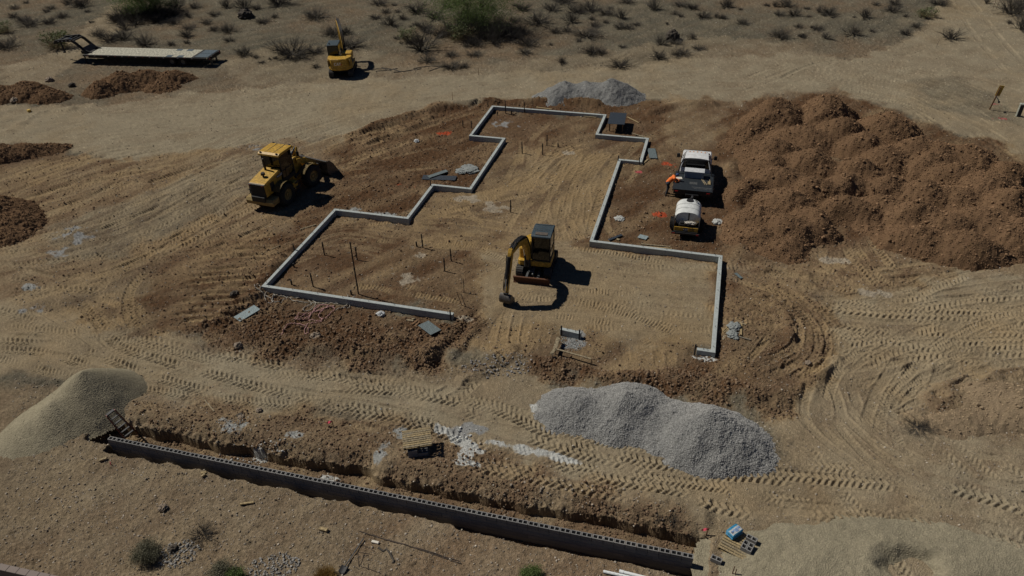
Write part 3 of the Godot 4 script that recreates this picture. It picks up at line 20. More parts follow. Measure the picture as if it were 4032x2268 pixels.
const FIELDS := [[0, 12, 0.50, 0.02, 0.50, 18.00, 0.05, -30.31, -42.19, 7.00, 7.00, -0.69], [0, 10, 0.50, 0.02, 0.50, 15.00, 0.07, -27.03, -35.59, 7.00, 5.00, -0.13], [0, 10, 0.50, 0.02, 0.45, 16.00, 0.06, -22.80, -43.80, 7.00, 6.00, -1.05], [1, 16, 0.42, 0.02, 0.70, 10.00, 0.08, 3.28, -44.78, 4.00, 6.00, -1.27], [1, 9, 0.42, 0.02, 0.60, 10.00, 0.05, 3.57, -33.01, 6.00, 4.00, 0.23], [0, 7, 0.50, 0.02, 0.35, 18.00, 0.03, 19.25, -28.62, 5.00, 5.00, 0.03], [0, 6, 0.50, 0.02, 0.35, 14.00, 0.06, 15.41, -23.15, 5.00, 4.00, 1.22], [2, 12, 0.35, 0.02, 0.40, 16.00, 0.08, 18.54, -29.31, 8.00, 8.00, -0.03], [2, 14, 0.40, 0.02, 0.50, 15.00, 0.07, -19.88, -49.58, 9.00, 6.00, -0.57]]
const BERMS := [[1.10, 0.42, [-12.10, -54.28, -10.17, -56.47, -7.11, -58.72, -4.51, -60.25, -1.10, -60.58]], [0.90, 0.35, [0.95, -60.40, 5.02, -60.03, 7.67, -59.43]], [1.00, 0.30, [-10.88, -52.33, -8.73, -55.16, -6.35, -57.38]], [0.80, 0.30, [-15.50, -31.18, -14.94, -32.21, -14.18, -33.46]], [0.90, 0.40, [-14.15, -29.44, -10.70, -28.63, -7.81, -28.11, -4.96, -27.42, -3.63, -27.95]], [0.70, 0.30, [-11.90, -30.31, -8.84, -29.48, -5.88, -28.69]], [0.60, -0.25, [-3.76, -26.92, -2.86, -28.53, -2.00, -30.61]], [0.50, 0.22, [-3.20, -27.33, -2.36, -28.82, -1.68, -30.42]], [0.80, 0.35, [0.31, -27.00, 2.38, -26.18, 4.35, -25.25, 6.01, -25.17]], [1.00, 0.40, [7.12, -25.11, 9.19, -24.48, 11.37, -23.85, 13.10, -24.16]], [0.90, 0.35, [13.86, -24.78, 15.01, -26.40, 15.36, -27.88]], [0.70, 0.30, [14.04, -30.58, 14.22, -29.22, 13.91, -27.96]], [1.00, 0.35, [13.33, -35.64, 14.00, -34.76, 14.97, -33.49, 16.14, -33.03]], [0.80, 0.30, [15.83, -46.89, 15.03, -43.37, 14.30, -39.23, 13.79, -36.48]], [0.70, 0.30, [-13.23, -38.19, -13.79, -36.46, -14.46, -33.67]], [0.60, -0.20, [-10.51, -42.42, -8.29, -41.49, -6.53, -40.61]], [1.20, 0.35, [18.93, -23.49, 20.86, -24.43, 23.29, -24.85]], [0.70, -0.30, [16.86, -22.84, 17.83, -23.80, 19.02, -24.79]], [0.80, 0.25, [17.26, -26.28, 18.73, -25.36, 20.98, -26.09]], [0.50, 0.16, [-1.24, -27.08, -0.46, -27.34, -0.06, -27.77]], [0.60, 0.20, [-2.36, -25.58, -1.24, -26.36, -0.27, -27.18]], [0.90, 0.30, [12.02, -57.30, 14.95, -58.78, 17.24, -58.58]], [0.35, 0.10, [-2.72, -44.92, -5.24, -45.87]], [0.80, 0.22, [-41.05, -57.84, -40.79, -61.21, -38.21, -62.34]], [0.40, -0.12, [-23.31, -33.99, -22.96, -33.03]], [0.40, -0.10, [-21.47, -33.88, -21.20, -32.93]], [0.50, -0.13, [-13.86, -33.48, -8.37, -31.81, -3.14, -30.23]], [0.50, -0.13, [4.92, -36.91, 8.50, -35.90, 11.81, -34.94]], [0.50, -0.13, [-11.14, -41.84, -6.39, -40.45]], [0.50, -0.13, [-5.12, -44.98, -2.48, -44.11]], [0.50, -0.13, [7.03, -52.49, 10.54, -51.48]], [0.50, -0.13, [-2.64, -53.13, -0.29, -52.42]], [0.50, -0.13, [-0.90, -58.26, 3.47, -56.95, 7.72, -55.68]], [0.50, -0.13, [8.89, -27.06, 9.77, -26.84]], [0.50, -0.13, [2.42, -28.82, 3.39, -28.42]], [0.50, -0.13, [12.25, -34.87, 11.02, -30.41, 10.10, -27.24]]]
const SPLASHES := [[0.47, -21.21, 2.30, 0.26, 0.33, 0, 0.62], [-2.59, -22.07, 1.60, 0.34, 0.65, 0, 0.50], [-2.22, -21.27, 0.35, 0.90, 0.00, 0, 0.65], [-2.09, -22.52, 0.90, 0.50, 0.20, 4, 0.50], [-5.22, -22.54, 0.70, 0.40, 0.30, 1, 0.55], [-2.12, -20.61, 0.90, 0.22, 0.10, 0, 0.50], [-5.75, -21.20, 0.30, 0.80, 0.20, 1, 0.45], [0.93, -23.64, 0.50, 0.30, 0.20, 0, 0.70], [-11.30, -21.83, 0.60, 0.16, 0.28, 0, 0.45], [-8.00, -20.63, 0.60, 0.16, 0.28, 0, 0.45], [-4.72, -19.34, 0.60, 0.16, 0.28, 0, 0.45], [4.83, -16.29, 0.60, 0.16, 0.28, 0, 0.45], [5.64, -15.97, 0.60, 0.16, 0.28, 0, 0.45], [-12.49, -22.99, 0.90, 0.50, 0.50, 1, 0.42], [-9.72, -22.40, 0.50, 0.30, 0.20, 1, 0.42], [11.44, -47.54, 0.75, 0.45, 0.25, 2, 0.45], [9.35, -40.66, 0.75, 0.40, 0.25, 2, 0.45], [-7.16, -45.65, 0.80, 0.40, 0.30, 2, 0.35], [-4.88, -54.45, 0.90, 0.50, 0.30, 2, 0.30], [9.13, -46.45, 0.35, 0.25, 0.30, 3, 0.45], [39.95, -56.54, 0.50, 0.35, 0.20, 3, 0.35], [38.57, -53.68, 0.60, 0.35, 0.20, 3, 0.38], [-17.05, -50.03, 0.60, 0.20, 0.20, 3, 0.10], [2.95, -28.38, 0.70, 0.90, 0.20, 4, 0.55], [9.14, -26.64, 0.65, 0.20, 0.25, 0, 0.75], [-2.41, -30.46, 0.55, 0.25, 0.20, 5, 0.70], [6.40, -29.98, 0.10, 0.10, 0.00, 1, 0.10], [-27.70, -40.52, 1.70, 1.20, 0.30, 4, 0.30], [-27.89, -38.56, 1.00, 0.70, 0.30, 4, 0.30], [-27.80, -34.83, 0.80, 0.50, 0.30, 1, 0.35], [-19.59, -52.88, 1.50, 0.80, 0.20, 4, 0.20], [-26.57, -32.68, 1.00, 0.50, 0.30, 4, 0.30], [4.53, -50.06, 0.50, 0.40, 0.30, 5, 0.75], [-2.68, -43.50, 1.20, 0.60, 0.20, 5, 0.45], [-1.07, -42.31, 1.30, 0.80, 0.40, 5, 0.42], [-5.32, -36.58, 0.80, 0.40, 0.20, 5, 0.40], [-6.04, -34.35, 1.10, 0.70, 0.20, 5, 0.35], [-0.13, -56.03, 1.50, 1.00, 0.30, 4, 0.22], [18.54, -34.69, 0.90, 0.45, 0.20, 5, 0.60], [19.48, -31.52, 0.90, 0.50, 0.20, 5, 0.50], [-10.28, -42.67, 0.60, 0.25, 0.30, 1, 0.60], [-8.22, -41.90, 0.90, 0.22, 0.25, 1, 0.60], [-5.89, -37.72, 0.30, 0.30, 0.00, 5, 0.20], [6.99, -40.11, 0.10, 0.10, 0.00, 1, 0.10], [28.41, -49.20, 1.00, 0.40, 0.10, 5, 0.10]]
const HEAPS := [["dirt_heap", "broad field of reddish brown dumped soil mounds beside the white pickup truck", "dirt heap", [[21.09, -54.21, 3.30, 2.54, -0.34, 2.11], [25.07, -54.31, 3.21, 2.77, -0.36, 2.11], [24.84, -50.71, 3.07, 1.98, -0.14, 1.83], [21.94, -50.30, 3.31, 2.43, 0.44, 1.33], [28.76, -51.42, 2.91, 2.74, -0.11, 1.66], [25.62, -48.51, 2.49, 2.01, 0.05, 1.57], [19.09, -48.09, 2.91, 2.09, 0.15, 1.56], [28.48, -46.64, 3.08, 2.53, -0.30, 1.89], [26.15, -45.91, 2.54, 2.17, -0.37, 1.58], [31.41, -45.25, 3.20, 2.81, -0.10, 1.84], [20.90, -45.63, 2.73, 2.30, 0.43, 1.75], [23.59, -44.23, 2.43, 2.23, 0.47, 1.60], [28.63, -44.59, 2.81, 1.92, 0.14, 1.66], [18.09, -45.95, 2.22, 2.11, 0.02, 1.30], [18.21, -43.35, 2.83, 2.01, 0.51, 1.59], [21.75, -42.19, 2.88, 1.91, -0.37, 1.63], [24.48, -41.94, 2.51, 1.86, -0.11, 1.54], [29.48, -42.92, 2.99, 1.96, 0.28, 1.70], [26.47, -41.01, 2.26, 2.15, -0.45, 1.64], [19.76, -41.88, 2.83, 1.73, 0.53, 1.57], [30.53, -41.19, 3.46, 2.65, -0.55, 1.73], [28.32, -40.26, 2.81, 2.10, 0.20, 1.32], [15.77, -42.72, 2.43, 1.50, -0.48, 1.14], [17.66, -40.69, 2.58, 1.76, 0.51, 1.41], [21.07, -39.08, 2.48, 2.16, 0.59, 1.66], [23.43, -39.63, 2.63, 1.61, 0.40, 1.26], [24.58, -38.22, 2.51, 1.92, 0.41, 1.69], [26.05, -36.98, 2.81, 2.19, 0.37, 1.38], [28.25, -37.34, 3.22, 2.50, 0.16, 1.44], [30.87, -39.18, 2.71, 2.08, -0.23, 1.77], [29.80, -36.16, 2.91, 2.54, -0.07, 1.37], [15.31, -38.95, 2.44, 1.93, -0.20, 1.21], [16.66, -37.69, 2.44, 1.67, 0.46, 1.31], [18.47, -38.20, 1.91, 1.95, -0.19, 1.40], [14.68, -37.05, 1.92, 1.40, 0.08, 0.84], [16.10, -35.99, 1.76, 1.64, -0.53, 0.70], [23.90, -36.06, 2.58, 1.77, 0.31, 1.18], [26.11, -35.02, 2.59, 1.75, 0.19, 1.34], [19.04, -52.77, 2.31, 1.64, -0.45, 0.96], [17.58, -50.12, 1.87, 1.31, 0.41, 0.71], [33.07, -43.37, 2.33, 1.82, -0.41, 1.41], [29.76, -45.76, 3.24, 2.30, -0.58, 1.79], [20.73, -38.23, 2.20, 1.60, 0.00, -1.00]], 0.12, "soil", 0.10, 0.42, 60000], ["gravel_pile", "three lobed pile of grey crushed gravel beside the tan haul road", "gravel pile", [[2.77, -23.43, 2.20, 1.70, 0.00, 0.85], [4.97, -23.13, 2.50, 2.20, 0.00, 1.30], [6.70, -22.46, 1.90, 1.60, 0.00, 0.85], [8.08, -21.46, 2.80, 2.40, 0.00, 1.60], [9.24, -20.79, 1.90, 1.70, 0.00, 0.85]], 0.07, "gravel", 0.04, 0.30, 60000], ["gravel_pile", "long pile of grey gravel behind the foundation beside the pale road", "gravel pile", [[5.13, -61.71, 2.40, 2.20, 0.00, 1.30], [4.39, -60.90, 2.00, 1.70, 0.00, 0.90], [7.17, -61.55, 2.40, 2.00, 0.00, 1.25], [9.14, -61.01, 2.70, 2.30, 0.00, 1.60], [10.27, -61.01, 1.90, 1.60, 0.00, 0.90]], 0.09, "gravel", 0.04, 0.70, 16000], ["sand_pile", "pointed pile of olive grey sand behind the end of the block wall", "sand pile", [[-19.68, -25.22, 2.50, 2.40, 0.00, 1.75], [-20.75, -24.11, 2.00, 2.40, 0.40, 1.05], [-21.56, -23.19, 1.60, 1.70, 0.50, 0.50], [-19.16, -25.22, 1.70, 1.50, 0.00, 0.90]], 0.07, "sand", 0.01, 0.35, 600], ["sand_pile", "low spread pile of pale olive sand beside the pallet of blocks", "sand pile", [[10.59, -15.43, 3.40, 2.00, 0.00, 0.42], [12.74, -15.77, 2.80, 1.60, 0.00, 0.32], [9.48, -14.71, 3.00, 2.00, 0.00, 0.50], [14.28, -15.19, 2.80, 1.60, 0.00, 0.45], [11.98, -14.68, 3.00, 1.80, 0.00, 0.40], [15.61, -14.73, 3.00, 1.80, 0.00, 0.35], [13.38, -15.27, 2.20, 1.20, 0.00, 0.70], [13.84, -15.13, 1.50, 0.85, 0.00, -1.00]], 0.06, "sand", 0.02, 0.25, 1200], ["dirt_heap", "dark brown soil heap in front of the flatbed trailer", "dirt heap", [[-35.92, -67.95, 2.80, 2.00, 0.00, 1.35], [-34.14, -68.90, 3.00, 1.80, 0.00, 1.10], [-31.68, -69.20, 2.40, 1.40, 0.00, 0.90], [-37.32, -66.31, 2.00, 1.60, 0.00, 1.10], [-32.13, -67.14, 1.80, 1.30, 0.00, 0.60]], 0.11, "soil", 0.10, 0.30, 9000], ["dirt_heap", "dark brown soil heap with tan boulders beside the pale road", "dirt heap", [[-43.97, -66.25, 3.00, 2.10, 0.00, 1.25], [-46.41, -65.95, 3.00, 2.10, 0.00, 1.10], [-41.39, -65.19, 2.00, 1.70, 0.00, 0.90]], 0.11, "soil", 0.10, 0.30, 8000], ["dirt_heap", "low shaded bank of dug soil at the border of the pale road", "dirt heap", [[-37.33, -53.25, 2.40, 1.20, 0.00, 0.85], [-39.04, -52.65, 2.40, 1.40, 0.00, 1.10], [-35.76, -53.86, 1.60, 0.80, 0.00, 0.50]], 0.10, "soil", 0.10, 0.30, 5000], ["dirt_heap", "cloddy dark soil mound beside the rutted tan tracks", "dirt heap", [[-34.24, -43.27, 3.00, 2.20, 0.00, 1.40], [-32.52, -42.06, 2.20, 1.90, 0.00, 0.80], [-32.85, -40.64, 2.40, 1.60, 0.00, 0.60]], 0.10, "soil", 0.12, 0.30, 7000], ["dirt_heap", "tan soil mound with dead sticks beside the sandy yard", "dirt heap", [[21.14, -23.27, 1.80, 1.40, 0.00, 0.50], [22.01, -22.55, 2.20, 1.80, 0.00, 0.80], [19.16, -22.02, 1.50, 0.90, 0.00, 0.25]], 0.09, "tan", 0.06, 0.30, 1500]]
const RUBBLE := [["rubble_patch", "patch of grey broken stones beside the dead bush", -12.74, -16.68, 0.75, 0.60, 260, 0.10, 0.30, 0.29, 0.27], ["rubble_patch", "patch of grey rubble beside the dry grass clump", -9.03, -16.04, 0.95, 0.55, 340, 0.10, 0.31, 0.30, 0.28], ["rubble_patch", "pale mortar crumbs strewn over the trench floor behind the block wall", -11.65, -21.84, 2.20, 0.35, 120, 0.10, 0.50, 0.50, 0.48], ["rubble_patch", "pale mortar crumbs and chips on the bank above the trench", -12.69, -23.05, 0.80, 0.45, 90, 0.07, 0.45, 0.47, 0.45], ["rubble_patch", "tan stones scattered on the slope beside the tyre prints", 1.49, -18.83, 2.60, 0.70, 90, 0.12, 0.40, 0.34, 0.27], ["rubble_patch", "grey stones strewn where the soil ramp meets the haul road", -0.86, -26.48, 1.70, 0.80, 220, 0.12, 0.30, 0.29, 0.28], ["rubble_patch", "broken white crust flakes beside the pallet stack", -2.34, -22.41, 0.60, 0.40, 26, 0.13, 0.55, 0.57, 0.56], ["rubble_patch", "grey crumbled concrete spilled in front of the short wall stub", 2.93, -28.23, 0.65, 0.80, 420, 0.06, 0.30, 0.32, 0.31]]
const WALL := [-17.70, -22.28, 6.27, -15.48]
const FOUND := [[-3.12, -30.49], [-13.87, -33.66], [-11.37, -42.13], [-6.51, -40.70], [-5.19, -45.16], [-2.59, -44.40], [-0.22, -52.42], [-2.82, -53.19], [-1.10, -59.04], [8.03, -56.35], [6.93, -52.62], [10.65, -51.52], [9.51, -47.65], [8.06, -48.08], [4.85, -37.22], [12.06, -35.09], [9.62, -26.82], [8.88, -27.04]]
const STUB := [2.39, -28.96, 3.39, -28.53]
const YAW := 0.29
const PIPES := [[-8.49, -32.90, 3.43], [-9.11, -36.44, 0.90], [-5.29, -37.47, 0.94], [-5.67, -37.65, 0.33], [-3.50, -35.91, 0.88], [-3.83, -34.87, 0.89], [0.08, -41.46, 0.88], [-8.89, -32.92, 0.27], [-12.70, -35.84, 0.28], [-11.16, -33.75, 0.95], [-12.43, -34.02, 0.32], [-11.16, -37.06, 0.92], [-0.03, -58.24, 1.09], [1.54, -58.11, 0.94], [0.45, -58.14, 0.31], [-0.72, -57.82, 0.31], [-3.50, -55.51, 0.57], [-2.80, -55.32, 0.62], [1.11, -50.26, 0.91], [2.59, -49.87, 0.90], [3.01, -51.46, 0.86], [3.84, -51.16, 0.27], [-12.96, -37.32, 0.69]]
const SHRUBS := [[-62.27, -100.86, 0.98, 0], [-62.36, -98.25, 1.28, 0], [-57.27, -97.38, 1.24, 0], [-56.31, -99.86, 1.89, 0], [-53.60, -97.85, 2.76, 0], [-60.06, -93.70, 1.38, 0], [-57.94, -91.95, 1.95, 0], [-55.92, -89.66, 2.92, 0], [-53.97, -90.45, 1.89, 0], [-53.63, -92.92, 1.77, 0], [-57.79, -87.32, 1.73, 1], [-54.40, -81.49, 2.71, 0], [-48.95, -90.27, 0.85, 0], [-48.20, -80.48, 2.60, 1], [-45.44, -84.42, 1.99, 0], [-43.55, -86.85, 2.29, 0], [-43.35, -82.38, 2.33, 0], [-42.06, -82.96, 2.07, 0], [-38.81, -80.49, 2.74, 0], [-35.81, -80.17, 1.10, 0], [-34.29, -80.69, 0.86, 0], [-35.28, -83.28, 1.51, 0], [-36.00, -86.37, 1.56, 0], [-32.82, -85.24, 1.27, 0], [-31.08, -84.66, 2.26, 0], [-34.54, -88.17, 1.58, 0], [-34.65, -91.49, 1.36, 0], [-38.62, -88.65, 1.61, 0], [-37.97, -91.46, 1.64, 0], [-31.97, -94.22, 3.03, 0], [-34.26, -94.96, 2.09, 0], [-38.35, -95.47, 1.71, 0], [-26.76, -75.92, 2.03, 0], [-46.72, -91.67, 1.42, 0], [-45.34, -91.50, 3.67, 0], [-44.20, -92.22, 3.67, 0], [-42.37, -92.42, 3.37, 0], [-40.36, -92.18, 2.78, 0], [-40.33, -94.81, 2.85, 0], [-30.12, -93.55, 1.36, 0], [-27.81, -95.52, 3.44, 0], [-27.92, -87.79, 1.92, 0], [-27.01, -89.72, 1.04, 0], [-22.10, -89.13, 2.94, 0], [-15.19, -94.15, 1.98, 0], [-13.29, -93.46, 0.79, 0], [-13.87, -90.23, 1.27, 0], [-12.44, -90.06, 0.89, 0], [-14.85, -87.85, 1.49, 0], [-12.66, -84.82, 2.40, 0], [-11.55, -87.05, 1.22, 0], [-10.19, -89.78, 2.51, 0], [-7.79, -87.00, 2.44, 0], [-6.66, -91.51, 1.53, 0], [-8.75, -83.22, 1.76, 0], [-8.30, -81.70, 1.38, 0], [-11.35, -79.90, 1.02, 0], [-9.97, -78.71, 2.23, 1], [-8.46, -75.58, 3.75, 0], [-7.59, -72.10, 1.85, 0], [-6.78, -79.74, 1.12, 0], [-5.33, -73.68, 1.88, 0], [-2.94, -73.43, 1.45, 0], [-3.01, -76.61, 1.84, 0], [-21.79, -75.40, 3.86, 0], [-19.44, -75.78, 2.20, 0], [-16.04, -77.36, 2.44, 0], [-18.69, -81.79, 2.11, 0], [-17.38, -82.36, 1.77, 0], [-20.62, -73.74, 1.83, 0], [-23.68, -74.05, 0.55, 0], [-23.15, -74.30, 0.66, 0], [-24.26, -73.21, 0.76, 0], [-25.28, -74.83, 0.89, 0], [-18.42, -71.16, 1.04, 0], [-5.14, -69.82, 1.99, 0], [-3.91, -69.98, 1.19, 0], [-4.52, -78.80, 2.88, 1], [-2.22, -78.89, 3.33, 0], [-0.54, -78.36, 3.31, 0], [-3.56, -82.26, 3.00, 0], [-0.85, -80.85, 3.63, 0], [-1.18, -77.08, 2.17, 0], [2.49, -76.02, 2.47, 0], [4.82, -75.93, 0.75, 0], [2.10, -73.51, 1.77, 0], [7.85, -76.75, 0.76, 0], [8.94, -78.33, 2.77, 0], [5.62, -80.12, 1.69, 0], [6.81, -80.34, 1.36, 0], [3.88, -83.65, 3.51, 0], [5.74, -88.67, 2.10, 0], [7.62, -83.59, 2.35, 0], [8.64, -87.47, 2.45, 0], [10.19, -88.12, 2.47, 0], [11.80, -86.26, 1.82, 0], [10.06, -81.79, 1.50, 0], [11.39, -82.96, 0.82, 0], [12.62, -80.76, 1.49, 0], [13.51, -80.29, 1.37, 0], [14.58, -81.64, 1.16, 0], [13.36, -84.47, 2.15, 0], [8.73, -72.51, 2.07, 0], [9.73, -72.71, 1.04, 0], [5.51, -70.17, 1.60, 0], [10.91, -68.49, 1.97, 0], [14.87, -91.00, 1.92, 0], [17.58, -87.62, 2.49, 0], [20.83, -88.93, 1.91, 0], [21.91, -87.51, 1.63, 0], [26.11, -87.83, 1.91, 0], [22.42, -83.78, 1.82, 0], [24.46, -83.14, 0.85, 0], [19.98, -84.27, 0.73, 0], [15.87, -74.57, 1.83, 0], [14.99, -70.36, 1.63, 0], [17.29, -71.31, 2.08, 0], [19.40, -72.92, 1.28, 0], [17.50, -74.71, 1.62, 0], [7.38, -91.96, 3.21, 0], [1.37, -84.72, 1.42, 0], [2.29, -89.52, 1.87, 0], [-0.65, -80.11, 3.37, 0], [0.92, -78.88, 2.77, 0], [26.05, -88.20, 1.26, 0], [27.28, -86.48, 0.62, 0], [30.78, -87.87, 0.96, 0], [31.65, -87.49, 1.27, 0], [32.87, -87.34, 1.92, 0], [34.73, -85.81, 0.79, 0], [30.82, -83.54, 1.53, 0], [32.39, -83.35, 1.53, 0], [24.34, -83.12, 0.89, 0], [26.00, -80.81, 1.46, 0], [35.62, -84.43, 1.41, 0], [36.32, -83.36, 1.87, 0], [36.18, -81.93, 0.46, 0], [39.49, -81.54, 2.02, 0], [42.97, -86.59, 0.99, 0], [44.95, -86.33, 1.50, 0], [43.88, -81.25, 0.95, 0], [46.12, -81.21, 2.08, 1], [49.68, -85.48, 1.86, 0], [33.16, -77.97, 1.31, 0], [28.48, -75.74, 2.38, 0], [35.98, -75.73, 2.31, 0], [32.78, -74.85, 1.69, 0], [41.18, -75.35, 1.48, 0], [44.86, -73.51, 1.93, 0], [43.51, -83.71, 1.94, 0], [55.12, -85.56, 1.39, 0], [55.68, -81.48, 3.37, 0], [53.20, -75.88, 2.38, 0], [53.32, -78.05, 0.97, 0], [58.02, -83.66, 2.60, 0], [2.01, -80.20, 2.12, 0], [0.12, -81.25, 3.21, 0], [-2.90, -82.38, 1.69, 0], [-3.33, -81.82, 2.42, 0], [-5.30, -80.12, 2.82, 0], [-3.05, -81.53, 2.61, 0], [-3.62, -85.03, 2.11, 0], [-3.47, -78.09, 1.88, 0], [1.31, -80.68, 2.15, 0], [-3.58, -84.54, 3.29, 0], [-4.09, -82.26, 2.78, 0], [-7.00, -80.39, 2.01, 0], [-4.32, -87.08, 2.08, 0], [-3.19, -85.57, 3.15, 0], [-6.06, -80.69, 2.10, 0], [-5.67, -82.42, 1.96, 0], [-45.67, -92.03, 2.08, 0], [-41.75, -93.21, 2.45, 0], [-40.96, -89.63, 1.92, 0], [-45.44, -89.91, 2.20, 0], [-46.59, -95.58, 1.49, 0], [-43.16, -93.60, 2.31, 0], [-43.09, -88.81, 2.24, 0], [-45.08, -92.66, 1.54, 0], [-44.38, -93.78, 1.66, 0], [-43.48, -91.30, 2.16, 0], [19.53, -85.41, 1.06, 0], [30.60, -75.85, 0.79, 0], [30.77, -75.53, 0.90, 0], [38.23, -76.52, 0.72, 0], [2.91, -88.80, 0.62, 0], [19.49, -76.14, 1.08, 0], [32.75, -78.68, 0.55, 0], [-3.88, -76.41, 0.97, 0], [-4.54, -84.62, 0.63, 0], [-42.19, -97.08, 1.04, 0], [12.68, -88.68, 0.75, 0], [-57.10, -95.92, 0.94, 0], [12.98, -82.13, 0.66, 0], [11.98, -74.25, 0.76, 0], [-56.15, -99.21, 0.55, 0], [43.23, -77.52, 1.00, 0], [-41.53, -92.92, 0.92, 0], [38.46, -81.65, 0.54, 0], [35.65, -82.93, 0.94, 0], [30.80, -75.82, 0.72, 0], [22.12, -87.58, 0.69, 0], [-10.90, -77.98, 0.59, 0], [45.75, -80.28, 0.62, 0], [-29.76, -80.86, 1.08, 0], [17.87, -81.50, 0.67, 0], [-51.58, -95.10, 1.00, 0], [33.89, -82.69, 0.67, 0], [-10.30, -83.74, 0.56, 0], [31.43, -78.99, 0.96, 0], [23.78, -83.37, 1.07, 0], [16.89, -75.53, 0.53, 0], [-50.80, -84.67, 0.68, 0], [-1.14, -90.13, 1.09, 0], [-2.53, -77.85, 0.54, 0], [-5.54, -92.69, 1.03, 0], [-9.42, -93.04, 0.55, 0], [1.39, -91.52, 0.61, 0], [-9.77, -84.44, 0.85, 0], [10.02, -84.45, 0.87, 0], [-42.96, -92.78, 0.98, 0], [-43.92, -94.00, 0.65, 0]]
const LOADER := [[-14.80, -43.80], [-13.62, -46.90]]
const MINI := [[0.28, -33.78], [2.14, -33.01], [-0.31, -31.46]]
const BACKEX := [[-16.56, -67.97], [-14.41, -67.87]]
const SHEETS := [[-14.89, -31.15, -14.05, -32.13, -13.83, -31.47], [-4.94, -29.86, -4.43, -30.27, -3.57, -29.46], [10.41, -50.15, 10.99, -50.10, 10.97, -48.35], [-6.12, -46.54, -3.72, -46.12, -3.67, -46.72], [-5.73, -46.87, -4.45, -47.65, -4.23, -47.32], [5.87, -37.61, 6.76, -38.15, 6.81, -37.96], [7.70, -37.77, 7.93, -38.12, 8.34, -37.73], [12.47, -33.64, 12.64, -33.71, 12.78, -33.16]]
const BOARDS := [[2.53, -59.18, 3.83, -58.45, 0.12, 0.04, "pine_a", "long pine board lying outside the back stem wall"], [6.32, -56.71, 7.32, -56.37, 0.10, 0.04, "pine_b", "pine board lying inside the back stem wall"], [9.85, -56.40, 10.58, -55.12, 0.10, 0.04, "pine_a", "pine board lying on the soil beside the work table"], [9.73, -53.09, 10.84, -51.96, 0.09, 0.04, "pine_c", "pale board resting beside the stem wall corner behind the truck"], [9.56, -47.49, 10.16, -48.35, 0.12, 0.04, "pine_b", "short pine board on the soil at the outer stem wall corner"], [7.80, -37.04, 9.49, -36.66, 0.09, 0.04, "pine_c", "long thin lath lying along the front of the side stem wall"], [8.06, -36.75, 9.54, -36.44, 0.09, 0.04, "pine_a", "second lath lying beside the long thin lath"], [-15.07, -37.49, -14.12, -38.33, 0.05, 0.03, "pine_c", "thin stick with a pale end lying on the scraped soil"], [-13.30, -40.17, -12.39, -40.70, 0.07, 0.03, "pine_c", "thin pale stick lying outside the left stem wall"], [10.40, -27.96, 11.07, -29.00, 0.10, 0.04, "pine_c", "grey board slanting down from the stem wall beside concrete lumps"], [10.56, -28.58, 11.08, -29.19, 0.05, 0.04, "pine_a", "short yellow stick beside the concrete lumps"], [10.62, -28.51, 11.09, -29.06, 0.05, 0.04, "pine_b", "second short stick beside the concrete lumps"], [11.62, -29.07, 11.35, -28.19, 0.11, 0.05, "pine_a", "upright lying board joining two cross boards beside concrete lumps"], [11.47, -29.21, 11.83, -28.96, 0.08, 0.05, "pine_c", "upper cross board beside the concrete lumps"], [10.92, -28.27, 11.74, -27.79, 0.08, 0.05, "old_wood", "long lower cross board beside the concrete lumps"], [-5.59, -30.44, -5.23, -30.35, 0.12, 0.05, "pine_c", "pale scrap board near the grey green plywood sheet"], [-5.31, -30.52, -5.19, -30.65, 0.12, 0.05, "pine_c", "small square scrap near the grey green plywood sheet"], [-5.28, -30.02, -5.02, -30.40, 0.09, 0.05, "post_orange", "rusty brown scrap timber near the grey green plywood sheet"], [-5.12, -29.87, -4.90, -30.20, 0.09, 0.05, "post_orange", "second brown scrap timber near the grey green plywood sheet"], [-17.75, -21.36, -17.46, -21.48, 0.12, 0.09, "pine_b", "short timber block lying near the wall end"], [-13.14, -20.47, -12.94, -20.55, 0.14, 0.09, "pine_a", "upper pine block of the stacked pair in front of the wall"], [-13.06, -20.30, -12.94, -20.42, 0.12, 0.09, "pine_b", "lower pine block of the stacked pair in front of the wall"], [-11.07, -18.85, -10.53, -18.92, 0.09, 0.07, "pine_a", "pine timber offcut lying on the pebbly soil"], [-7.66, -17.58, -7.33, -17.46, 0.14, 0.09, "pine_a", "thick pine block lying alone on the pebbly soil"], [-5.59, -16.97, -5.31, -16.87, 0.10, 0.06, "paper", "pale grey offcut lying between the steel rods"], [-14.44, -24.93, -13.71, -24.08, 0.05, 0.03, "pine_c", "pale forked stick lying on the bank above the trench"], [-41.90, -62.02, -41.71, -62.19, 0.35, 0.20, "sign_yellow", "small tan crate shaped block beside the pale road"], [6.46, -37.53, 6.55, -37.66, 0.20, 0.06, "pine_b", "small pine scrap in the stem wall corner"]]
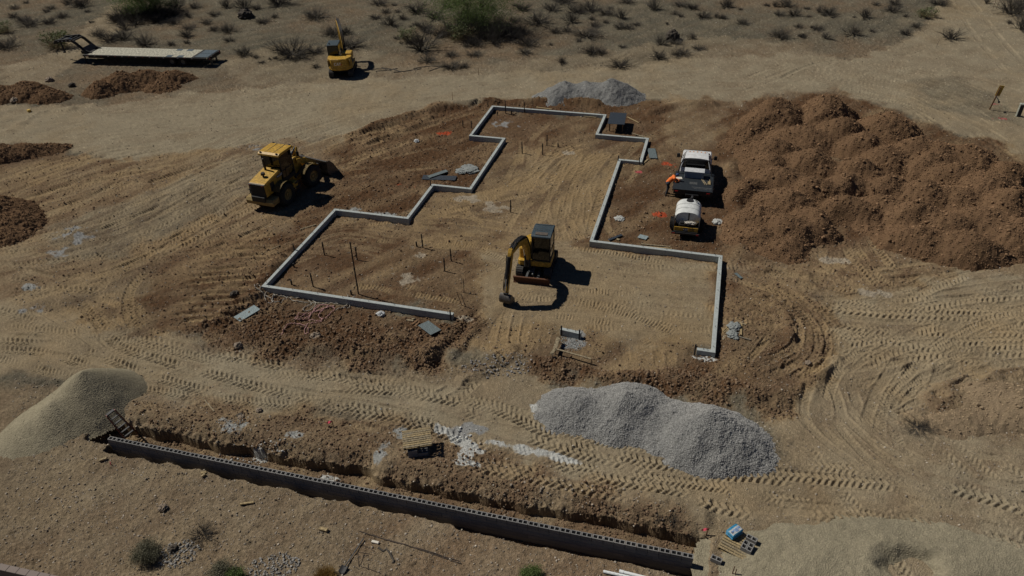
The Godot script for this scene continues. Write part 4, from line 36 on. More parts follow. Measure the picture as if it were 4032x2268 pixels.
const LUMPS := [[11.20, -28.86, 0.62, 0.40, "rubble_concrete", "upper rough grey concrete lump among the scattered boards", "concrete_lump"], [10.94, -28.27, 0.55, 0.40, "rubble_concrete", "lower rough grey concrete lump under the long cross board", "concrete_lump"], [11.05, -28.01, 0.30, 0.40, "rubble_concrete", "small grey concrete lump beside the long cross board", "concrete_lump"], [-2.65, -47.64, 1.10, 0.25, "rubble_concrete", "grey crumbled concrete lump beside the left stem wall", "concrete_lump"], [-2.95, -48.18, 0.80, 0.25, "rubble_concrete", "flat grey concrete crust behind the crumbled lump", "concrete_lump"], [-3.36, -47.57, 0.80, 0.20, "rubble_concrete", "small grey crust between the plank forms and crumbled lump", "concrete_lump"], [12.99, -39.41, 0.62, 0.35, "mortar", "pale rounded lump on the soil beside the tank trailer", "concrete_lump"], [6.94, -40.11, 0.60, 0.30, "mortar", "white mortar lump inside the right stem wall yard", "concrete_lump"], [-7.02, -30.96, 0.42, 0.60, "bag_white", "crumpled white bag lying in front of the stem wall", "crumpled_bag"], [-7.02, -53.04, 0.40, 0.60, "bag_white", "white bucket shaped lump on the dark soil behind the left stem wall", "crumpled_bag"], [-6.15, -23.97, 0.10, 0.50, "mortar", "small white stone on the bank", "boulder"]]
const BOULDERS := [[-14.10, -18.80, 0.32, 0.70, "stone_tan", "single tan boulder lying on the pebbly foreground soil", "boulder"], [-44.30, -64.57, 0.75, 0.70, "stone_tan", "tan boulder at the foot of the brown heap", "boulder"], [-43.97, -70.08, 0.70, 0.60, "stone_tan", "tan boulder on the back of the brown heap", "boulder"], [-40.94, -68.28, 0.60, 0.70, "stone_dark", "dark boulder in the gap between the two brown heaps", "boulder"], [29.11, -37.44, 1.30, 0.80, "stone_dark", "dark boulder hollow at the foot of the soil mounds", "boulder"], [17.40, -76.26, 1.30, 0.90, "stone_dark", "dark upright boulder among desert shrubs", "boulder"], [-30.46, -90.08, 1.60, 0.70, "stone_dark", "dark fallen stump among far shrubs", "boulder"], [-12.43, -23.72, 0.28, 0.50, "stone_dark", "dark slab of broken block on the bank above the trench", "boulder"], [-12.34, -23.59, 0.26, 0.50, "stone_tan", "tan stone beside the broken block slab", "boulder"], [-11.69, -24.08, 0.26, 0.60, "stone_tan", "pale tan stone on the bank above the trench", "boulder"], [-15.49, -33.35, 0.45, 0.70, "stone_dark", "dark clod boulder beside the stem wall corner", "boulder"], [-10.05, -29.00, 0.50, 0.70, "stone_tan", "tan boulder at the foot of the soil bank", "boulder"], [-13.94, -28.71, 0.40, 0.70, "stone_tan", "pale boulder at the border of the haul road", "boulder"], [-13.01, -16.89, 0.32, 0.60, "stone_dark", "dark cylinder shaped stone beside the rubble patch", "boulder"], [13.90, -25.88, 0.30, 0.70, "stone_tan", "small tan boulder on the rutted right bank", "boulder"], [18.72, -37.06, 0.50, 0.60, "stone_tan", "tan boulder in front of the soil mounds", "boulder"], [23.94, -36.50, 0.90, 0.60, "stone_tan", "large tan boulder at the foot of the soil mounds", "boulder"]]
const HOSES := [["hose_grey", "grey hose lying in loops along the front stem wall", [-9.49, -32.15, -9.84, -32.27, -10.58, -32.36, -11.30, -32.36, -11.84, -32.43, -12.24, -32.73, -12.67, -33.09, -13.08, -33.19, -13.30, -33.29, -13.16, -33.03, -13.20, -32.71, -13.09, -32.46, -13.36, -32.47, -13.64, -32.81, -13.72, -33.23, -13.53, -33.43, -13.28, -33.33, -13.16, -33.03, -13.24, -32.67, -13.09, -32.46, -12.75, -32.44, -12.45, -32.66, -12.22, -32.86, -11.90, -32.92, -11.39, -32.81, -11.00, -32.66, -10.74, -32.33, -10.73, -31.93, -10.90, -31.62, -11.16, -31.48, -11.29, -31.64, -11.20, -31.91, -10.95, -32.06, -11.04, -32.42, -11.24, -32.68]], ["hose_grey", "grey hose end looped at the stem wall corner", [-13.25, -32.71, -13.63, -33.06, -13.98, -33.29, -14.29, -33.51, -14.40, -33.77, -14.27, -33.83, -14.05, -33.62, -13.96, -33.29, -13.64, -33.10]], ["hose_pink", "tangled pink hose heap in front of the stem wall", [-11.93, -29.44, -11.90, -29.80, -11.73, -30.08, -11.41, -30.19, -11.05, -30.10, -10.72, -29.92, -10.56, -29.69, -10.62, -29.46, -10.76, -29.60, -10.72, -29.96, -10.58, -30.24, -10.30, -30.45, -10.03, -30.73, -9.86, -31.06, -9.64, -31.40, -9.58, -31.63, -9.75, -31.75, -10.20, -31.66, -10.63, -31.45, -11.07, -31.28, -11.46, -31.11, -11.56, -30.85, -11.45, -30.66, -11.18, -30.68, -10.97, -31.01, -10.75, -31.30, -10.55, -31.76, -10.27, -32.02, -9.84, -32.00, -9.68, -31.91, -9.80, -31.80, -10.30, -31.55, -10.67, -31.42, -11.05, -31.21, -11.38, -30.99, -11.44, -30.73, -11.07, -30.71, -10.73, -30.77, -10.34, -30.67, -10.07, -30.73, -10.32, -31.05, -10.29, -31.36, -10.04, -31.81, -10.06, -32.05, -10.28, -32.06, -10.58, -31.88, -10.71, -31.50, -10.79, -31.08, -10.84, -30.85, -10.63, -30.73]], ["hose_grey", "thin grey cable drooping over the front stem wall", [-8.63, -32.65, -8.78, -32.54, -8.92, -32.18, -9.10, -31.84, -9.34, -31.61, -9.48, -31.47]], ["hose_grey", "thin cable loop below the front stem wall", [-9.04, -32.80, -9.02, -32.55, -8.90, -32.22, -8.83, -31.82, -9.02, -31.63, -9.16, -31.76]]]
const RODS := [["rebar", "long steel rod of a pair lying across the foreground soil", [-6.13, -17.44, -5.10, -17.06, -3.50, -16.46, -2.20, -15.93], "steel_rod", 0.02, "rod"], ["rebar", "second long steel rod lying beside its twin in the foreground", [-5.62, -17.29, -4.78, -16.91, -3.51, -16.51, -2.27, -16.03], "steel_rod", 0.02, "rod"], ["rebar", "short thin rod lying near the pale offcut", [-6.00, -16.92, -5.42, -16.52], "steel_rod", 0.01, "rod"], ["rebar", "bent wire stake lying in a narrow V", [-6.07, -16.54, -5.99, -16.27, -5.91, -15.91, -5.84, -16.13, -5.80, -16.43], "wire_stake", 0.01, "wire"], ["rebar", "short wire lying at the head of the bent wires", [-6.01, -16.51, -5.77, -16.47, -5.52, -16.40], "wire_stake", 0.01, "wire"], ["rebar", "small wire crossing under the short wire", [-5.83, -16.37, -5.62, -16.35], "wire_stake", 0.01, "wire"], ["rebar", "long wire lying below the bent wires", [-5.85, -15.90, -5.53, -15.79, -5.07, -15.60], "wire_stake", 0.01, "wire"], ["rebar", "small upright wire crossing the long wire", [-5.57, -16.01, -5.56, -15.76], "wire_stake", 0.01, "wire"], ["twig_dark", "short stick lying on the near soil", [-6.12, -15.95, -5.92, -15.80], "stick", 0.01, "stick"], ["twig_dark", "curved dark root lying on the near soil", [-5.31, -16.69, -5.10, -16.54, -4.99, -16.59, -4.81, -16.36, -4.67, -16.12, -4.68, -16.02], "stick", 0.04, "stick"], ["twig_dark", "bent dark stick lying at the foot of the sand pile", [-20.17, -22.78, -19.99, -22.52, -19.53, -22.24], "stick", 0.02, "stick"], ["twig_dark", "dark stick lying on the sand pile foot", [-20.15, -23.03, -19.91, -22.81, -19.71, -22.67], "stick", 0.02, "stick"], ["twig_dark", "dark stick lying on the bank beside the sand pile", [-18.36, -26.53, -18.06, -26.77], "stick", 0.02, "stick"], ["twig_dark", "uprooted dark branch lying along the edge of the dirt heap", [18.18, -52.55, 18.73, -53.64, 19.29, -55.18, 18.10, -51.81, 17.78, -51.33], "stick", 0.03, "stick"], ["twig_dark", "straight dead branch at the windrow end nearest the far excavator", [-12.73, -70.14, -11.84, -70.22, -10.87, -69.62], "dead_branch", 0.05, "branch"], ["twig_dark", "long crossing dead branch in the windrow beside the far excavator", [-11.95, -70.64, -10.92, -70.07, -9.88, -69.29], "dead_branch", 0.05, "branch"], ["twig_dark", "rising dead branch in the middle of the brush windrow", [-10.62, -69.14, -9.32, -69.46, -8.03, -70.01], "dead_branch", 0.05, "branch"], ["twig_dark", "thin dead branch overlapping the far half of the windrow", [-8.81, -70.09, -7.50, -70.65, -6.14, -70.51], "dead_branch", 0.05, "branch"], ["twig_dark", "short dead branch at the windrow end away from the excavator", [-7.21, -69.25, -6.49, -69.97, -5.75, -70.47], "dead_branch", 0.05, "branch"], ["twig_dark", "bent dead branch under the crossing branch by the excavator", [-12.38, -69.54, -11.36, -69.78, -10.36, -70.25], "dead_branch", 0.05, "branch"]]
const STAKES := [[-8.09, -22.89, 0.35, -0.00, "rust", 1, "thin stake with a pink ribbon on the bank above the trench", ""], [6.91, -16.77, 0.42, 0.10, "rust", 1, "rusty stake with a pink ribbon beside the pallet past the wall end", ""], [-17.19, -21.16, 0.15, 0.00, "pink_tape", 0, "pink taped stub at the foot of the block wall end", ""], [-4.58, -61.08, 0.80, 0.00, "post_orange", 0, "orange brown timber stake on the soil berm behind the foundation", ""], [-2.46, -67.68, 0.70, 0.00, "rust", 0, "thin rusty stake on the desert floor beyond the pale road", ""], [34.13, -73.36, 0.75, 0.05, "post_orange", 0, "leaning stake with an orange top among far desert shrubs", ""], [42.17, -70.98, 0.70, 0.10, "old_wood", 0, "grey stake standing beside the grey road bend", ""], [54.66, -83.48, 1.30, 0.02, "rust", 0, "rusty fence post at the far road side", "fence posts at the far road side"], [54.99, -83.44, 1.30, 0.10, "rust", 0, "rusty fence post at the far road side", "fence posts at the far road side"], [-2.64, -32.72, 0.90, 0.00, "rebar", 0, "thin wire stake standing near the front stem wall end", "wire stakes near the front stem wall end"], [-2.70, -31.52, 0.90, -0.25, "rebar", 0, "thin wire stake standing near the front stem wall end", "wire stakes near the front stem wall end"], [-2.51, -31.44, 0.80, -0.20, "rebar", 0, "thin wire stake standing near the front stem wall end", "wire stakes near the front stem wall end"], [-15.30, -34.42, 0.35, 0.05, "old_wood", 0, "short grey peg on the dark soil outside the stem wall corner", ""], [7.43, -15.04, 0.50, 0.05, "rust", 0, "rusty rod standing beside the near sand pile", "rusty rods beside the near sand pile"], [7.50, -14.99, 0.40, 0.05, "rust", 0, "rusty rod standing beside the near sand pile", "rusty rods beside the near sand pile"]]
const PVC := [[2.93, -15.39, 4.31, -14.95], [3.50, -15.37, 4.60, -14.97]]
const TREES := [-2.93, -82.09, -43.24, -92.82]
const NEAR := [[-12.10, -17.52, 1.15, 0.75, 0, "leafless dark bush with wiry twigs in the near soil"], [-13.87, -16.61, 1.05, 0.62, 1, "rounded grey green bush beside the rubble patch"], [-10.79, -15.62, 1.00, 0.60, 1, "grey green bush at the near border beside the leafless bush"], [-10.33, -15.49, 0.70, 0.50, 2, "bright green bush touching the grey green one at the near border"], [-7.03, -15.44, 0.90, 0.40, 3, "clump of dry golden grass at the near border"], [0.32, -15.21, 0.75, 0.50, 2, "bright green leafy bush at the near border beside the steel rods"], [5.78, -17.40, 0.50, 0.30, 0, "small dark dead bush on the slope above the trench"], [5.27, -17.49, 0.40, 0.25, 0, "tiny dry bush beside the small dead bush above the trench"], [17.22, -21.75, 1.40, 0.30, 0, "flattened dark brush pile on the tan mound"], [18.17, -21.94, 1.30, 0.28, 0, "dark dead brush lying against the tan mound"]]

# ------------------------------------------------------------------ mesh helper
class MB:
	var v := PackedVector3Array()
	var n := PackedVector3Array()
	func tri(a: Vector3, b: Vector3, c: Vector3) -> void:
		var m := (b - a).cross(c - a)
		if m.length_squared() < 1e-14: return
		m = m.normalized()
		v.append(a); v.append(c); v.append(b)
		n.append(m); n.append(m); n.append(m)
	func tris(a: Vector3, b: Vector3, c: Vector3, na: Vector3, nb: Vector3, nc: Vector3) -> void:
		v.append(a); v.append(c); v.append(b)
		n.append(na); n.append(nc); n.append(nb)
	func quad(a: Vector3, b: Vector3, c: Vector3, d: Vector3) -> void:
		tri(a, b, c); tri(a, c, d)
	# box with chamfered edges; c centre, s size
	func box(c: Vector3, s: Vector3, bev := 0.0, B := Basis()) -> MB:
		var h := s * 0.5
		var e := minf(bev, minf(h.x, minf(h.y, h.z)) * 0.9)
		if e <= 0.0:
			var p := []
			for k in 8:
				p.append(c + B * Vector3(h.x if k & 1 else -h.x, h.y if k & 2 else -h.y, h.z if k & 4 else -h.z))
			for f in [[0, 2, 3, 1], [4, 5, 7, 6], [0, 4, 6, 2], [1, 3, 7, 5], [0, 1, 5, 4], [2, 6, 7, 3]]:
				quad(p[f[0]], p[f[1]], p[f[2]], p[f[3]])
			return self
		# point of corner k that lies on the face of axis a
		var q := {}
		for k in 8:
			var sg := Vector3(1 if k & 1 else -1, 1 if k & 2 else -1, 1 if k & 4 else -1)
			for a in 3:
				var w := Vector3(h.x - e, h.y - e, h.z - e)
				w[a] = h[a]
				q[k * 3 + a] = c + B * (w * sg)
		for a in 3:
			var b1 := 1 << a
			var b2 := 1 << ((a + 1) % 3)
			var b3 := 1 << ((a + 2) % 3)
			quad(q[b1 * 3 + a], q[(b1 | b2) * 3 + a], q[(b1 | b2 | b3) * 3 + a], q[(b1 | b3) * 3 + a])
			quad(q[0 * 3 + a], q[b3 * 3 + a], q[(b2 | b3) * 3 + a], q[b2 * 3 + a])
			# edges along axis a
			var x := (a + 1) % 3
			var y := (a + 2) % 3
			for i in 2:
				for j in 2:
					var k0 := (b2 if i else 0) | (b3 if j else 0)
					var k1 := k0 | b1
					fix(q[k0 * 3 + x], q[k0 * 3 + y], q[k1 * 3 + y], q[k1 * 3 + x], c)
		for k in 8:
			fix3(q[k * 3], q[k * 3 + 1], q[k * 3 + 2], c)
		return self
	func fix(a: Vector3, b: Vector3, c: Vector3, d: Vector3, o: Vector3) -> void:
		if (b - a).cross(c - a).dot((a + c) * 0.5 - o) >= 0.0: quad(a, b, c, d)
		else: quad(d, c, b, a)
	func fix3(a: Vector3, b: Vector3, c: Vector3, o: Vector3) -> void:
		if (b - a).cross(c - a).dot(a - o) >= 0.0: tri(a, b, c)
		else: tri(c, b, a)
	# polygon in local xy, extruded z0..z1, with a chamfer
	func prism(poly, z0: float, z1: float, T := Transform3D(), bev := 0.0) -> MB:
		var pl := PackedVector2Array(poly)
		if Geometry2D.is_polygon_clockwise(pl): pl.reverse()
		var m := pl.size()
		var ins := PackedVector2Array()
		for k in m:
			if bev <= 0.0:
				ins.append(pl[k]); continue
			var d0 := (pl[k] - pl[(k + m - 1) % m]).normalized()
			var d1 := (pl[(k + 1) % m] - pl[k]).normalized()
			var nn := Vector2(-d0.y, d0.x) + Vector2(-d1.y, d1.x)
			nn = nn.normalized()
			var cs := maxf(0.35, nn.dot(Vector2(-d0.y, d0.x)))
			ins.append(pl[k] + nn * (bev / cs))
		var id := Geometry2D.triangulate_polygon(ins)
		for t in range(0, id.size(), 3):
			var a := ins[id[t]]; var b := ins[id[t + 1]]; var c := ins[id[t + 2]]
			if (b - a).cross(c - a) < 0.0:
				var w := b; b = c; c = w
			tri(T * Vector3(a.x, a.y, z1), T * Vector3(b.x, b.y, z1), T * Vector3(c.x, c.y, z1))
			tri(T * Vector3(a.x, a.y, z0), T * Vector3(c.x, c.y, z0), T * Vector3(b.x, b.y, z0))
		for k in m:
			var j := (k + 1) % m
			var a := pl[k]; var b := pl[j]; var ia := ins[k]; var ib := ins[j]
			quad(T * Vector3(a.x, a.y, z0 + bev), T * Vector3(b.x, b.y, z0 + bev), T * Vector3(b.x, b.y, z1 - bev), T * Vector3(a.x, a.y, z1 - bev))
			if bev > 0.0:
				quad(T * Vector3(a.x, a.y, z1 - bev), T * Vector3(b.x, b.y, z1 - bev), T * Vector3(ib.x, ib.y, z1), T * Vector3(ia.x, ia.y, z1))
				quad(T * Vector3(ia.x, ia.y, z0), T * Vector3(ib.x, ib.y, z0), T * Vector3(b.x, b.y, z0 + bev), T * Vector3(a.x, a.y, z0 + bev))
		return self
	# tapered round bar from a to b
	func cyl(a: Vector3, b: Vector3, r0: float, r1 := -1.0, sides := 10, caps := true) -> MB:
		if r1 < 0.0: r1 = r0
		var d := (b - a).normalized()
		var u := d.cross(Vector3.UP if absf(d.y) < 0.9 else Vector3.RIGHT).normalized()
		var w := d.cross(u)
		for k in sides:
			var t0 := TAU * k / sides
			var t1 := TAU * (k + 1) / sides
			var e0 := u * cos(t0) + w * sin(t0)
			var e1 := u * cos(t1) + w * sin(t1)
			tris(a + e0 * r0, a + e1 * r0, b + e1 * r1, e0, e1, e1)
			tris(a + e0 * r0, b + e1 * r1, b + e0 * r1, e0, e1, e0)
			if caps:
				tri(b, b + e0 * r1, b + e1 * r1)
				tri(a, a + e1 * r0, a + e0 * r0)
		return self
	# round tube along points
	func tube(pts, r: float, sides := 6) -> MB:
		var m: int = pts.size()
		var prev: Array = []
		var u := Vector3.ZERO
		for k in m:
			var p: Vector3 = pts[k]
			var d: Vector3 = (pts[mini(k + 1, m - 1)] - pts[maxi(k - 1, 0)])
			d = d.normalized()
			if u == Vector3.ZERO: u = d.cross(Vector3.UP if absf(d.y) < 0.9 else Vector3.RIGHT).normalized()
			u = (u - d * u.dot(d)).normalized()
			var w := d.cross(u)
			var ring: Array = []
			for i in sides:
				ring.append(u * cos(TAU * i / sides) + w * sin(TAU * i / sides))
			if k > 0:
				var q: Vector3 = pts[k - 1]
				for i in sides:
					var j := (i + 1) % sides
					var a0: Vector3 = prev[i]; var a1: Vector3 = prev[j]
					var b0: Vector3 = ring[i]; var b1: Vector3 = ring[j]
					tris(q + a0 * r, q + a1 * r, p + b1 * r, a0, a1, b1)
					tris(q + a0 * r, p + b1 * r, p + b0 * r, a0, b1, b0)
			prev = ring
		return self
	# profile of [radius, along] revolved about T's z axis
	func lathe(prof, T := Transform3D(), sides := 28) -> MB:
		for k in prof.size() - 1:
			var p0: Array = prof[k]; var p1: Array = prof[k + 1]
			for i in sides:
				var t0 := TAU * i / sides
				var t1 := TAU * (i + 1) / sides
				var a := T * Vector3(p0[0] * cos(t0), p0[0] * sin(t0), p0[1])
				var b := T * Vector3(p0[0] * cos(t1), p0[0] * sin(t1), p0[1])
				var c := T * Vector3(p1[0] * cos(t1), p1[0] * sin(t1), p1[1])
				var d := T * Vector3(p1[0] * cos(t0), p1[0] * sin(t0), p1[1])
				quad(a, b, c, d)
		return self
	# sheet of rows of points, smooth
	func sheet(rows: Array, flip := false) -> MB:
		var nr := []
		for i in rows.size():
			var rr := []
			for j in rows[i].size():
				var a: Vector3 = rows[maxi(i - 1, 0)][j]; var b: Vector3 = rows[mini(i + 1, rows.size() - 1)][j]
				var c: Vector3 = rows[i][maxi(j - 1, 0)]; var d: Vector3 = rows[i][mini(j + 1, rows[i].size() - 1)]
				var m := (b - a).cross(d - c).normalized()
				rr.append(-m if flip else m)
			nr.append(rr)
		for i in rows.size() - 1:
			for j in rows[i].size() - 1:
				var a: Vector3 = rows[i][j]; var b: Vector3 = rows[i + 1][j]; var c: Vector3 = rows[i + 1][j + 1]; var d: Vector3 = rows[i][j + 1]
				if flip:
					tris(a, d, c, nr[i][j], nr[i][j + 1], nr[i + 1][j + 1]); tris(a, c, b, nr[i][j], nr[i + 1][j + 1], nr[i + 1][j])
				else:
					tris(a, b, c, nr[i][j], nr[i + 1][j], nr[i + 1][j + 1]); tris(a, c, d, nr[i][j], nr[i + 1][j + 1], nr[i][j + 1])
		return self
	func mesh() -> ArrayMesh:
		var a := []
		a.resize(Mesh.ARRAY_MAX)
		a[Mesh.ARRAY_VERTEX] = v
		a[Mesh.ARRAY_NORMAL] = n
		var m := ArrayMesh.new()
		m.add_surface_from_arrays(Mesh.PRIMITIVE_TRIANGLES, a)
		return m

# ------------------------------------------------------------------ naming and tags
func numbered(called: String) -> String:
	var k: int = names.get(called, 0)
	names[called] = k + 1
	return called if k == 0 else "%s_%03d" % [called, k]

func tag(o: Node, label: String, category: String, group := "", kind := "") -> Node:
	if label: o.set_meta("label", label)
	if category: o.set_meta("category", category)
	if group: o.set_meta("group", group)
	o.set_meta("kind", kind if kind else "thing")
	return o

func obj(called: String, mb: MB, m: Material, parent: Node = self) -> MeshInstance3D:
	return put(called, mb.mesh(), m, parent)

func put(called: String, mesh: Mesh, m: Material, parent: Node = self) -> MeshInstance3D:
	var o := MeshInstance3D.new()
	o.mesh = mesh
	o.material_override = m
	if parent == self: o.name = numbered(called)
	else: o.name = called
	parent.add_child(o, true)
	return o

func thing(called: String, label: String, category: String, at := Vector3.ZERO, turn := 0.0, group := "") -> Node3D:
	var o := Node3D.new()
	o.name = numbered(called)
	add_child(o)
	o.position = at
	o.rotation.y = turn
	tag(o, label, category, group)
	return o

func head(dx: float, dz: float) -> float:      # turn that points local +x along (dx, dz)
	return atan2(-dz, dx)

# ------------------------------------------------------------------ materials
var tx_mottle: ImageTexture
var tx_grain: ImageTexture
var tx_grain_n: ImageTexture
var tx_wood: ImageTexture

func noise_image(size: int, freq: float, oct: int, sd: int, lo: float, hi: float) -> Image:
	var f := FastNoiseLite.new()
	f.noise_type = FastNoiseLite.TYPE_SIMPLEX_SMOOTH
	f.frequency = freq
	f.fractal_octaves = oct
	f.seed = sd
	var im := f.get_seamless_image(size, size)
	im.convert(Image.FORMAT_L8)
	var d := im.get_data()
	for k in d.size():
		d[k] = int(255.0 * (lo + (hi - lo) * d[k] / 255.0))
	var o := Image.create_from_data(size, size, false, Image.FORMAT_L8, d)
	o.convert(Image.FORMAT_RGBA8)
	return o

func lin(r: float, g: float, b: float) -> Color:
	return Color(r, g, b).linear_to_srgb()

func mat(key: String, c: Color, rough := 0.8, metal := 0.0, tex: Texture2D = null, scale := 1.0) -> StandardMaterial3D:
	var m := StandardMaterial3D.new()
	m.albedo_color = c
	m.roughness = rough
	m.metallic = metal
	if tex:
		m.albedo_texture = tex
		m.uv1_triplanar = true
		m.uv1_scale = Vector3.ONE * scale
	m.resource_name = key
	M[key] = m
	return m

func materials() -> void:
	tx_mottle = ImageTexture.create_from_image(noise_image(256, 0.02, 5, 3, 0.62, 1.0))
	var gi := noise_image(512, 0.09, 4, 9, 0.68, 1.0)
	tx_grain = ImageTexture.create_from_image(gi)
	var bi := noise_image(512, 0.09, 4, 9, 0.0, 1.0)
	bi.bump_map_to_normal_map(6.0)
	tx_grain_n = ImageTexture.create_from_image(bi)
	var wi := noise_image(256, 0.03, 4, 21, 0.55, 1.0)
	wi.resize(256, 32, Image.INTERPOLATE_BILINEAR)
	wi.resize(256, 256, Image.INTERPOLATE_NEAREST)
	tx_wood = ImageTexture.create_from_image(wi)
	var tx_soft := ImageTexture.create_from_image(noise_image(256, 0.02, 4, 5, 0.86, 1.0))
	mat("yellow", lin(0.70, 0.42, 0.055), 0.5, 0.0, tx_mottle, 0.8)
	mat("yellow_dusty", lin(0.42, 0.3, 0.11), 0.75, 0.0, tx_mottle, 1.3)
	mat("black", lin(0.02, 0.02, 0.022), 0.6, 0.0, tx_mottle, 1.0)
	mat("dark_grey", lin(0.05, 0.052, 0.056), 0.7, 0.0, tx_mottle, 1.0)
	mat("grey_metal", lin(0.22, 0.23, 0.23), 0.45, 0.5, tx_mottle, 1.5)
	mat("chrome", lin(0.7, 0.72, 0.75), 0.15, 1.0)
	mat("rubber", lin(0.035, 0.033, 0.03), 0.92, 0.0, tx_mottle, 2.0)
	mat("track_steel", lin(0.1, 0.092, 0.082), 0.8, 0.2, tx_mottle, 3.0)
	mat("dusty_steel", lin(0.17, 0.14, 0.115), 0.75, 0.2, tx_mottle, 2.0)
	mat("bucket_steel", lin(0.16, 0.15, 0.14), 0.5, 0.5, tx_mottle, 1.2)
	mat("cab_roof", lin(0.06, 0.095, 0.12), 0.55, 0.0, tx_mottle, 1.5)
	mat("seat", lin(0.02, 0.02, 0.022), 0.9)
	var g := mat("glass", Color(0.02, 0.03, 0.035, 0.75), 0.06)
	g.transparency = BaseMaterial3D.TRANSPARENCY_ALPHA
	mat("white_paint", lin(0.78, 0.8, 0.81), 0.35, 0.0, tx_soft, 0.6)
	mat("white_plastic", lin(0.72, 0.75, 0.74), 0.5, 0.0, tx_soft, 0.8)
	mat("letter_white", lin(0.75, 0.75, 0.73), 0.6)
	mat("letter_black", lin(0.015, 0.015, 0.015), 0.6)
	mat("letter_blue", lin(0.03, 0.18, 0.5), 0.6)
	mat("letter_navy", lin(0.02, 0.03, 0.12), 0.6)
	mat("letter_red", lin(0.45, 0.05, 0.03), 0.6)
	mat("red_lens", lin(0.35, 0.02, 0.02), 0.3)
	mat("amber_lens", lin(0.7, 0.25, 0.02), 0.3)
	mat("deck_wood", lin(0.68, 0.66, 0.53), 0.9, 0.0, tx_wood, 0.5)
	mat("deck_steel", lin(0.12, 0.17, 0.21), 0.6, 0.3, tx_mottle, 1.0)
	mat("flatbed_steel", lin(0.035, 0.045, 0.055), 0.55, 0.2, tx_mottle, 1.6)
	mat("toolbox", lin(0.7, 0.73, 0.75), 0.35, 0.1, tx_soft, 0.8)
	mat("toolbox_face", lin(0.2, 0.25, 0.32), 0.35, 0.2)
	mat("pine_a", lin(0.52, 0.40, 0.21), 0.85, 0.0, tx_wood, 1.3)
	mat("pine_b", lin(0.46, 0.36, 0.2), 0.85, 0.0, tx_wood, 1.7)
	mat("pine_c", lin(0.4, 0.33, 0.21), 0.88, 0.0, tx_wood, 1.1)
	mat("old_wood", lin(0.27, 0.24, 0.18), 0.9, 0.0, tx_wood, 1.6)
	mat("concrete", lin(0.42, 0.465, 0.46), 0.9, 0.0, tx_soft, 1.1)
	mat("mortar", lin(0.58, 0.6, 0.58), 0.95, 0.0, tx_grain, 0.9)
	mat("rubble_concrete", lin(0.33, 0.36, 0.355), 0.95, 0.0, tx_grain, 0.7)
	mat("block_a", lin(0.30, 0.30, 0.295), 0.95, 0.0, tx_grain, 1.5)
	mat("block_b", lin(0.27, 0.27, 0.265), 0.95, 0.0, tx_grain, 1.5)
	mat("block_c", lin(0.33, 0.325, 0.315), 0.95, 0.0, tx_grain, 1.5)
	mat("ply_grey", lin(0.17, 0.22, 0.23), 0.75, 0.0, tx_mottle, 1.6)
	mat("ply_dark", lin(0.05, 0.065, 0.085), 0.5, 0.0, tx_mottle, 1.3)
	mat("ply_pale", lin(0.34, 0.43, 0.45), 0.75, 0.0, tx_mottle, 1.9)
	mat("pipe_black", lin(0.012, 0.012, 0.013), 0.5)
	mat("pvc_white", lin(0.74, 0.78, 0.78), 0.4)
	mat("rust", lin(0.16, 0.07, 0.035), 0.95, 0.0, tx_mottle, 3.0)
	mat("rebar", lin(0.06, 0.045, 0.035), 0.9)
	mat("hose_grey", lin(0.33, 0.31, 0.27), 0.8)
	mat("hose_pink", lin(0.42, 0.24, 0.23), 0.8)
	mat("fibreglass_red", lin(0.22, 0.045, 0.035), 0.6, 0.0, tx_mottle, 2.0)
	mat("aluminium", lin(0.16, 0.18, 0.2), 0.55, 0.3, tx_mottle, 2.0)
	mat("pink_tape", lin(0.85, 0.12, 0.17), 0.6)
	mat("bag_blue", lin(0.03, 0.3, 0.55), 0.55, 0.0, tx_mottle, 2.5)
	mat("bag_white", lin(0.7, 0.74, 0.76), 0.65, 0.0, tx_mottle, 2.5)
	mat("orange_shirt", lin(0.85, 0.19, 0.035), 0.85)
	mat("jeans", lin(0.045, 0.06, 0.085), 0.95, 0.0, tx_mottle, 4.0)
	mat("skin", lin(0.36, 0.19, 0.12), 0.7)
	mat("blue_cap", lin(0.025, 0.07, 0.2), 0.8)
	mat("boot", lin(0.05, 0.038, 0.028), 0.85)
	mat("paper", lin(0.6, 0.57, 0.5), 0.8)
	mat("sign_yellow", lin(0.72, 0.47, 0.07), 0.6, 0.0, tx_mottle, 1.5)
	mat("post_orange", lin(0.3, 0.17, 0.08), 0.8, 0.0, tx_mottle, 2.0)
	mat("utility_green", lin(0.5, 0.53, 0.46), 0.6, 0.0, tx_mottle, 1.0)
	mat("utility_grey", lin(0.55, 0.58, 0.57), 0.6, 0.0, tx_mottle, 1.0)
	mat("wall_brown", lin(0.31, 0.25, 0.22), 0.95, 0.0, tx_grain, 1.0)
	mat("wall_cap", lin(0.33, 0.275, 0.245), 0.95, 0.0, tx_grain, 1.0)
	mat("stone_tan", lin(0.36, 0.29, 0.22), 0.95, 0.0, tx_grain, 2.0)
	mat("stone_dark", lin(0.09, 0.075, 0.06), 0.95, 0.0, tx_grain, 2.0)
	mat("twig_grey", lin(0.095, 0.085, 0.07), 0.95)
	mat("twig_dark", lin(0.06, 0.053, 0.045), 0.95)
	mat("twig_tan", lin(0.3, 0.24, 0.14), 0.95)
	mat("bark", lin(0.14, 0.14, 0.085), 0.95)
	var lf := mat("leaf_olive", lin(0.1, 0.115, 0.05), 0.85)
	lf.backlight_enabled = true; lf.backlight = lin(0.04, 0.05, 0.015)
	lf = mat("leaf_green", lin(0.085, 0.125, 0.03), 0.8)
	lf.backlight_enabled = true; lf.backlight = lin(0.04, 0.07, 0.01)
	lf = mat("leaf_grey", lin(0.12, 0.115, 0.075), 0.9)
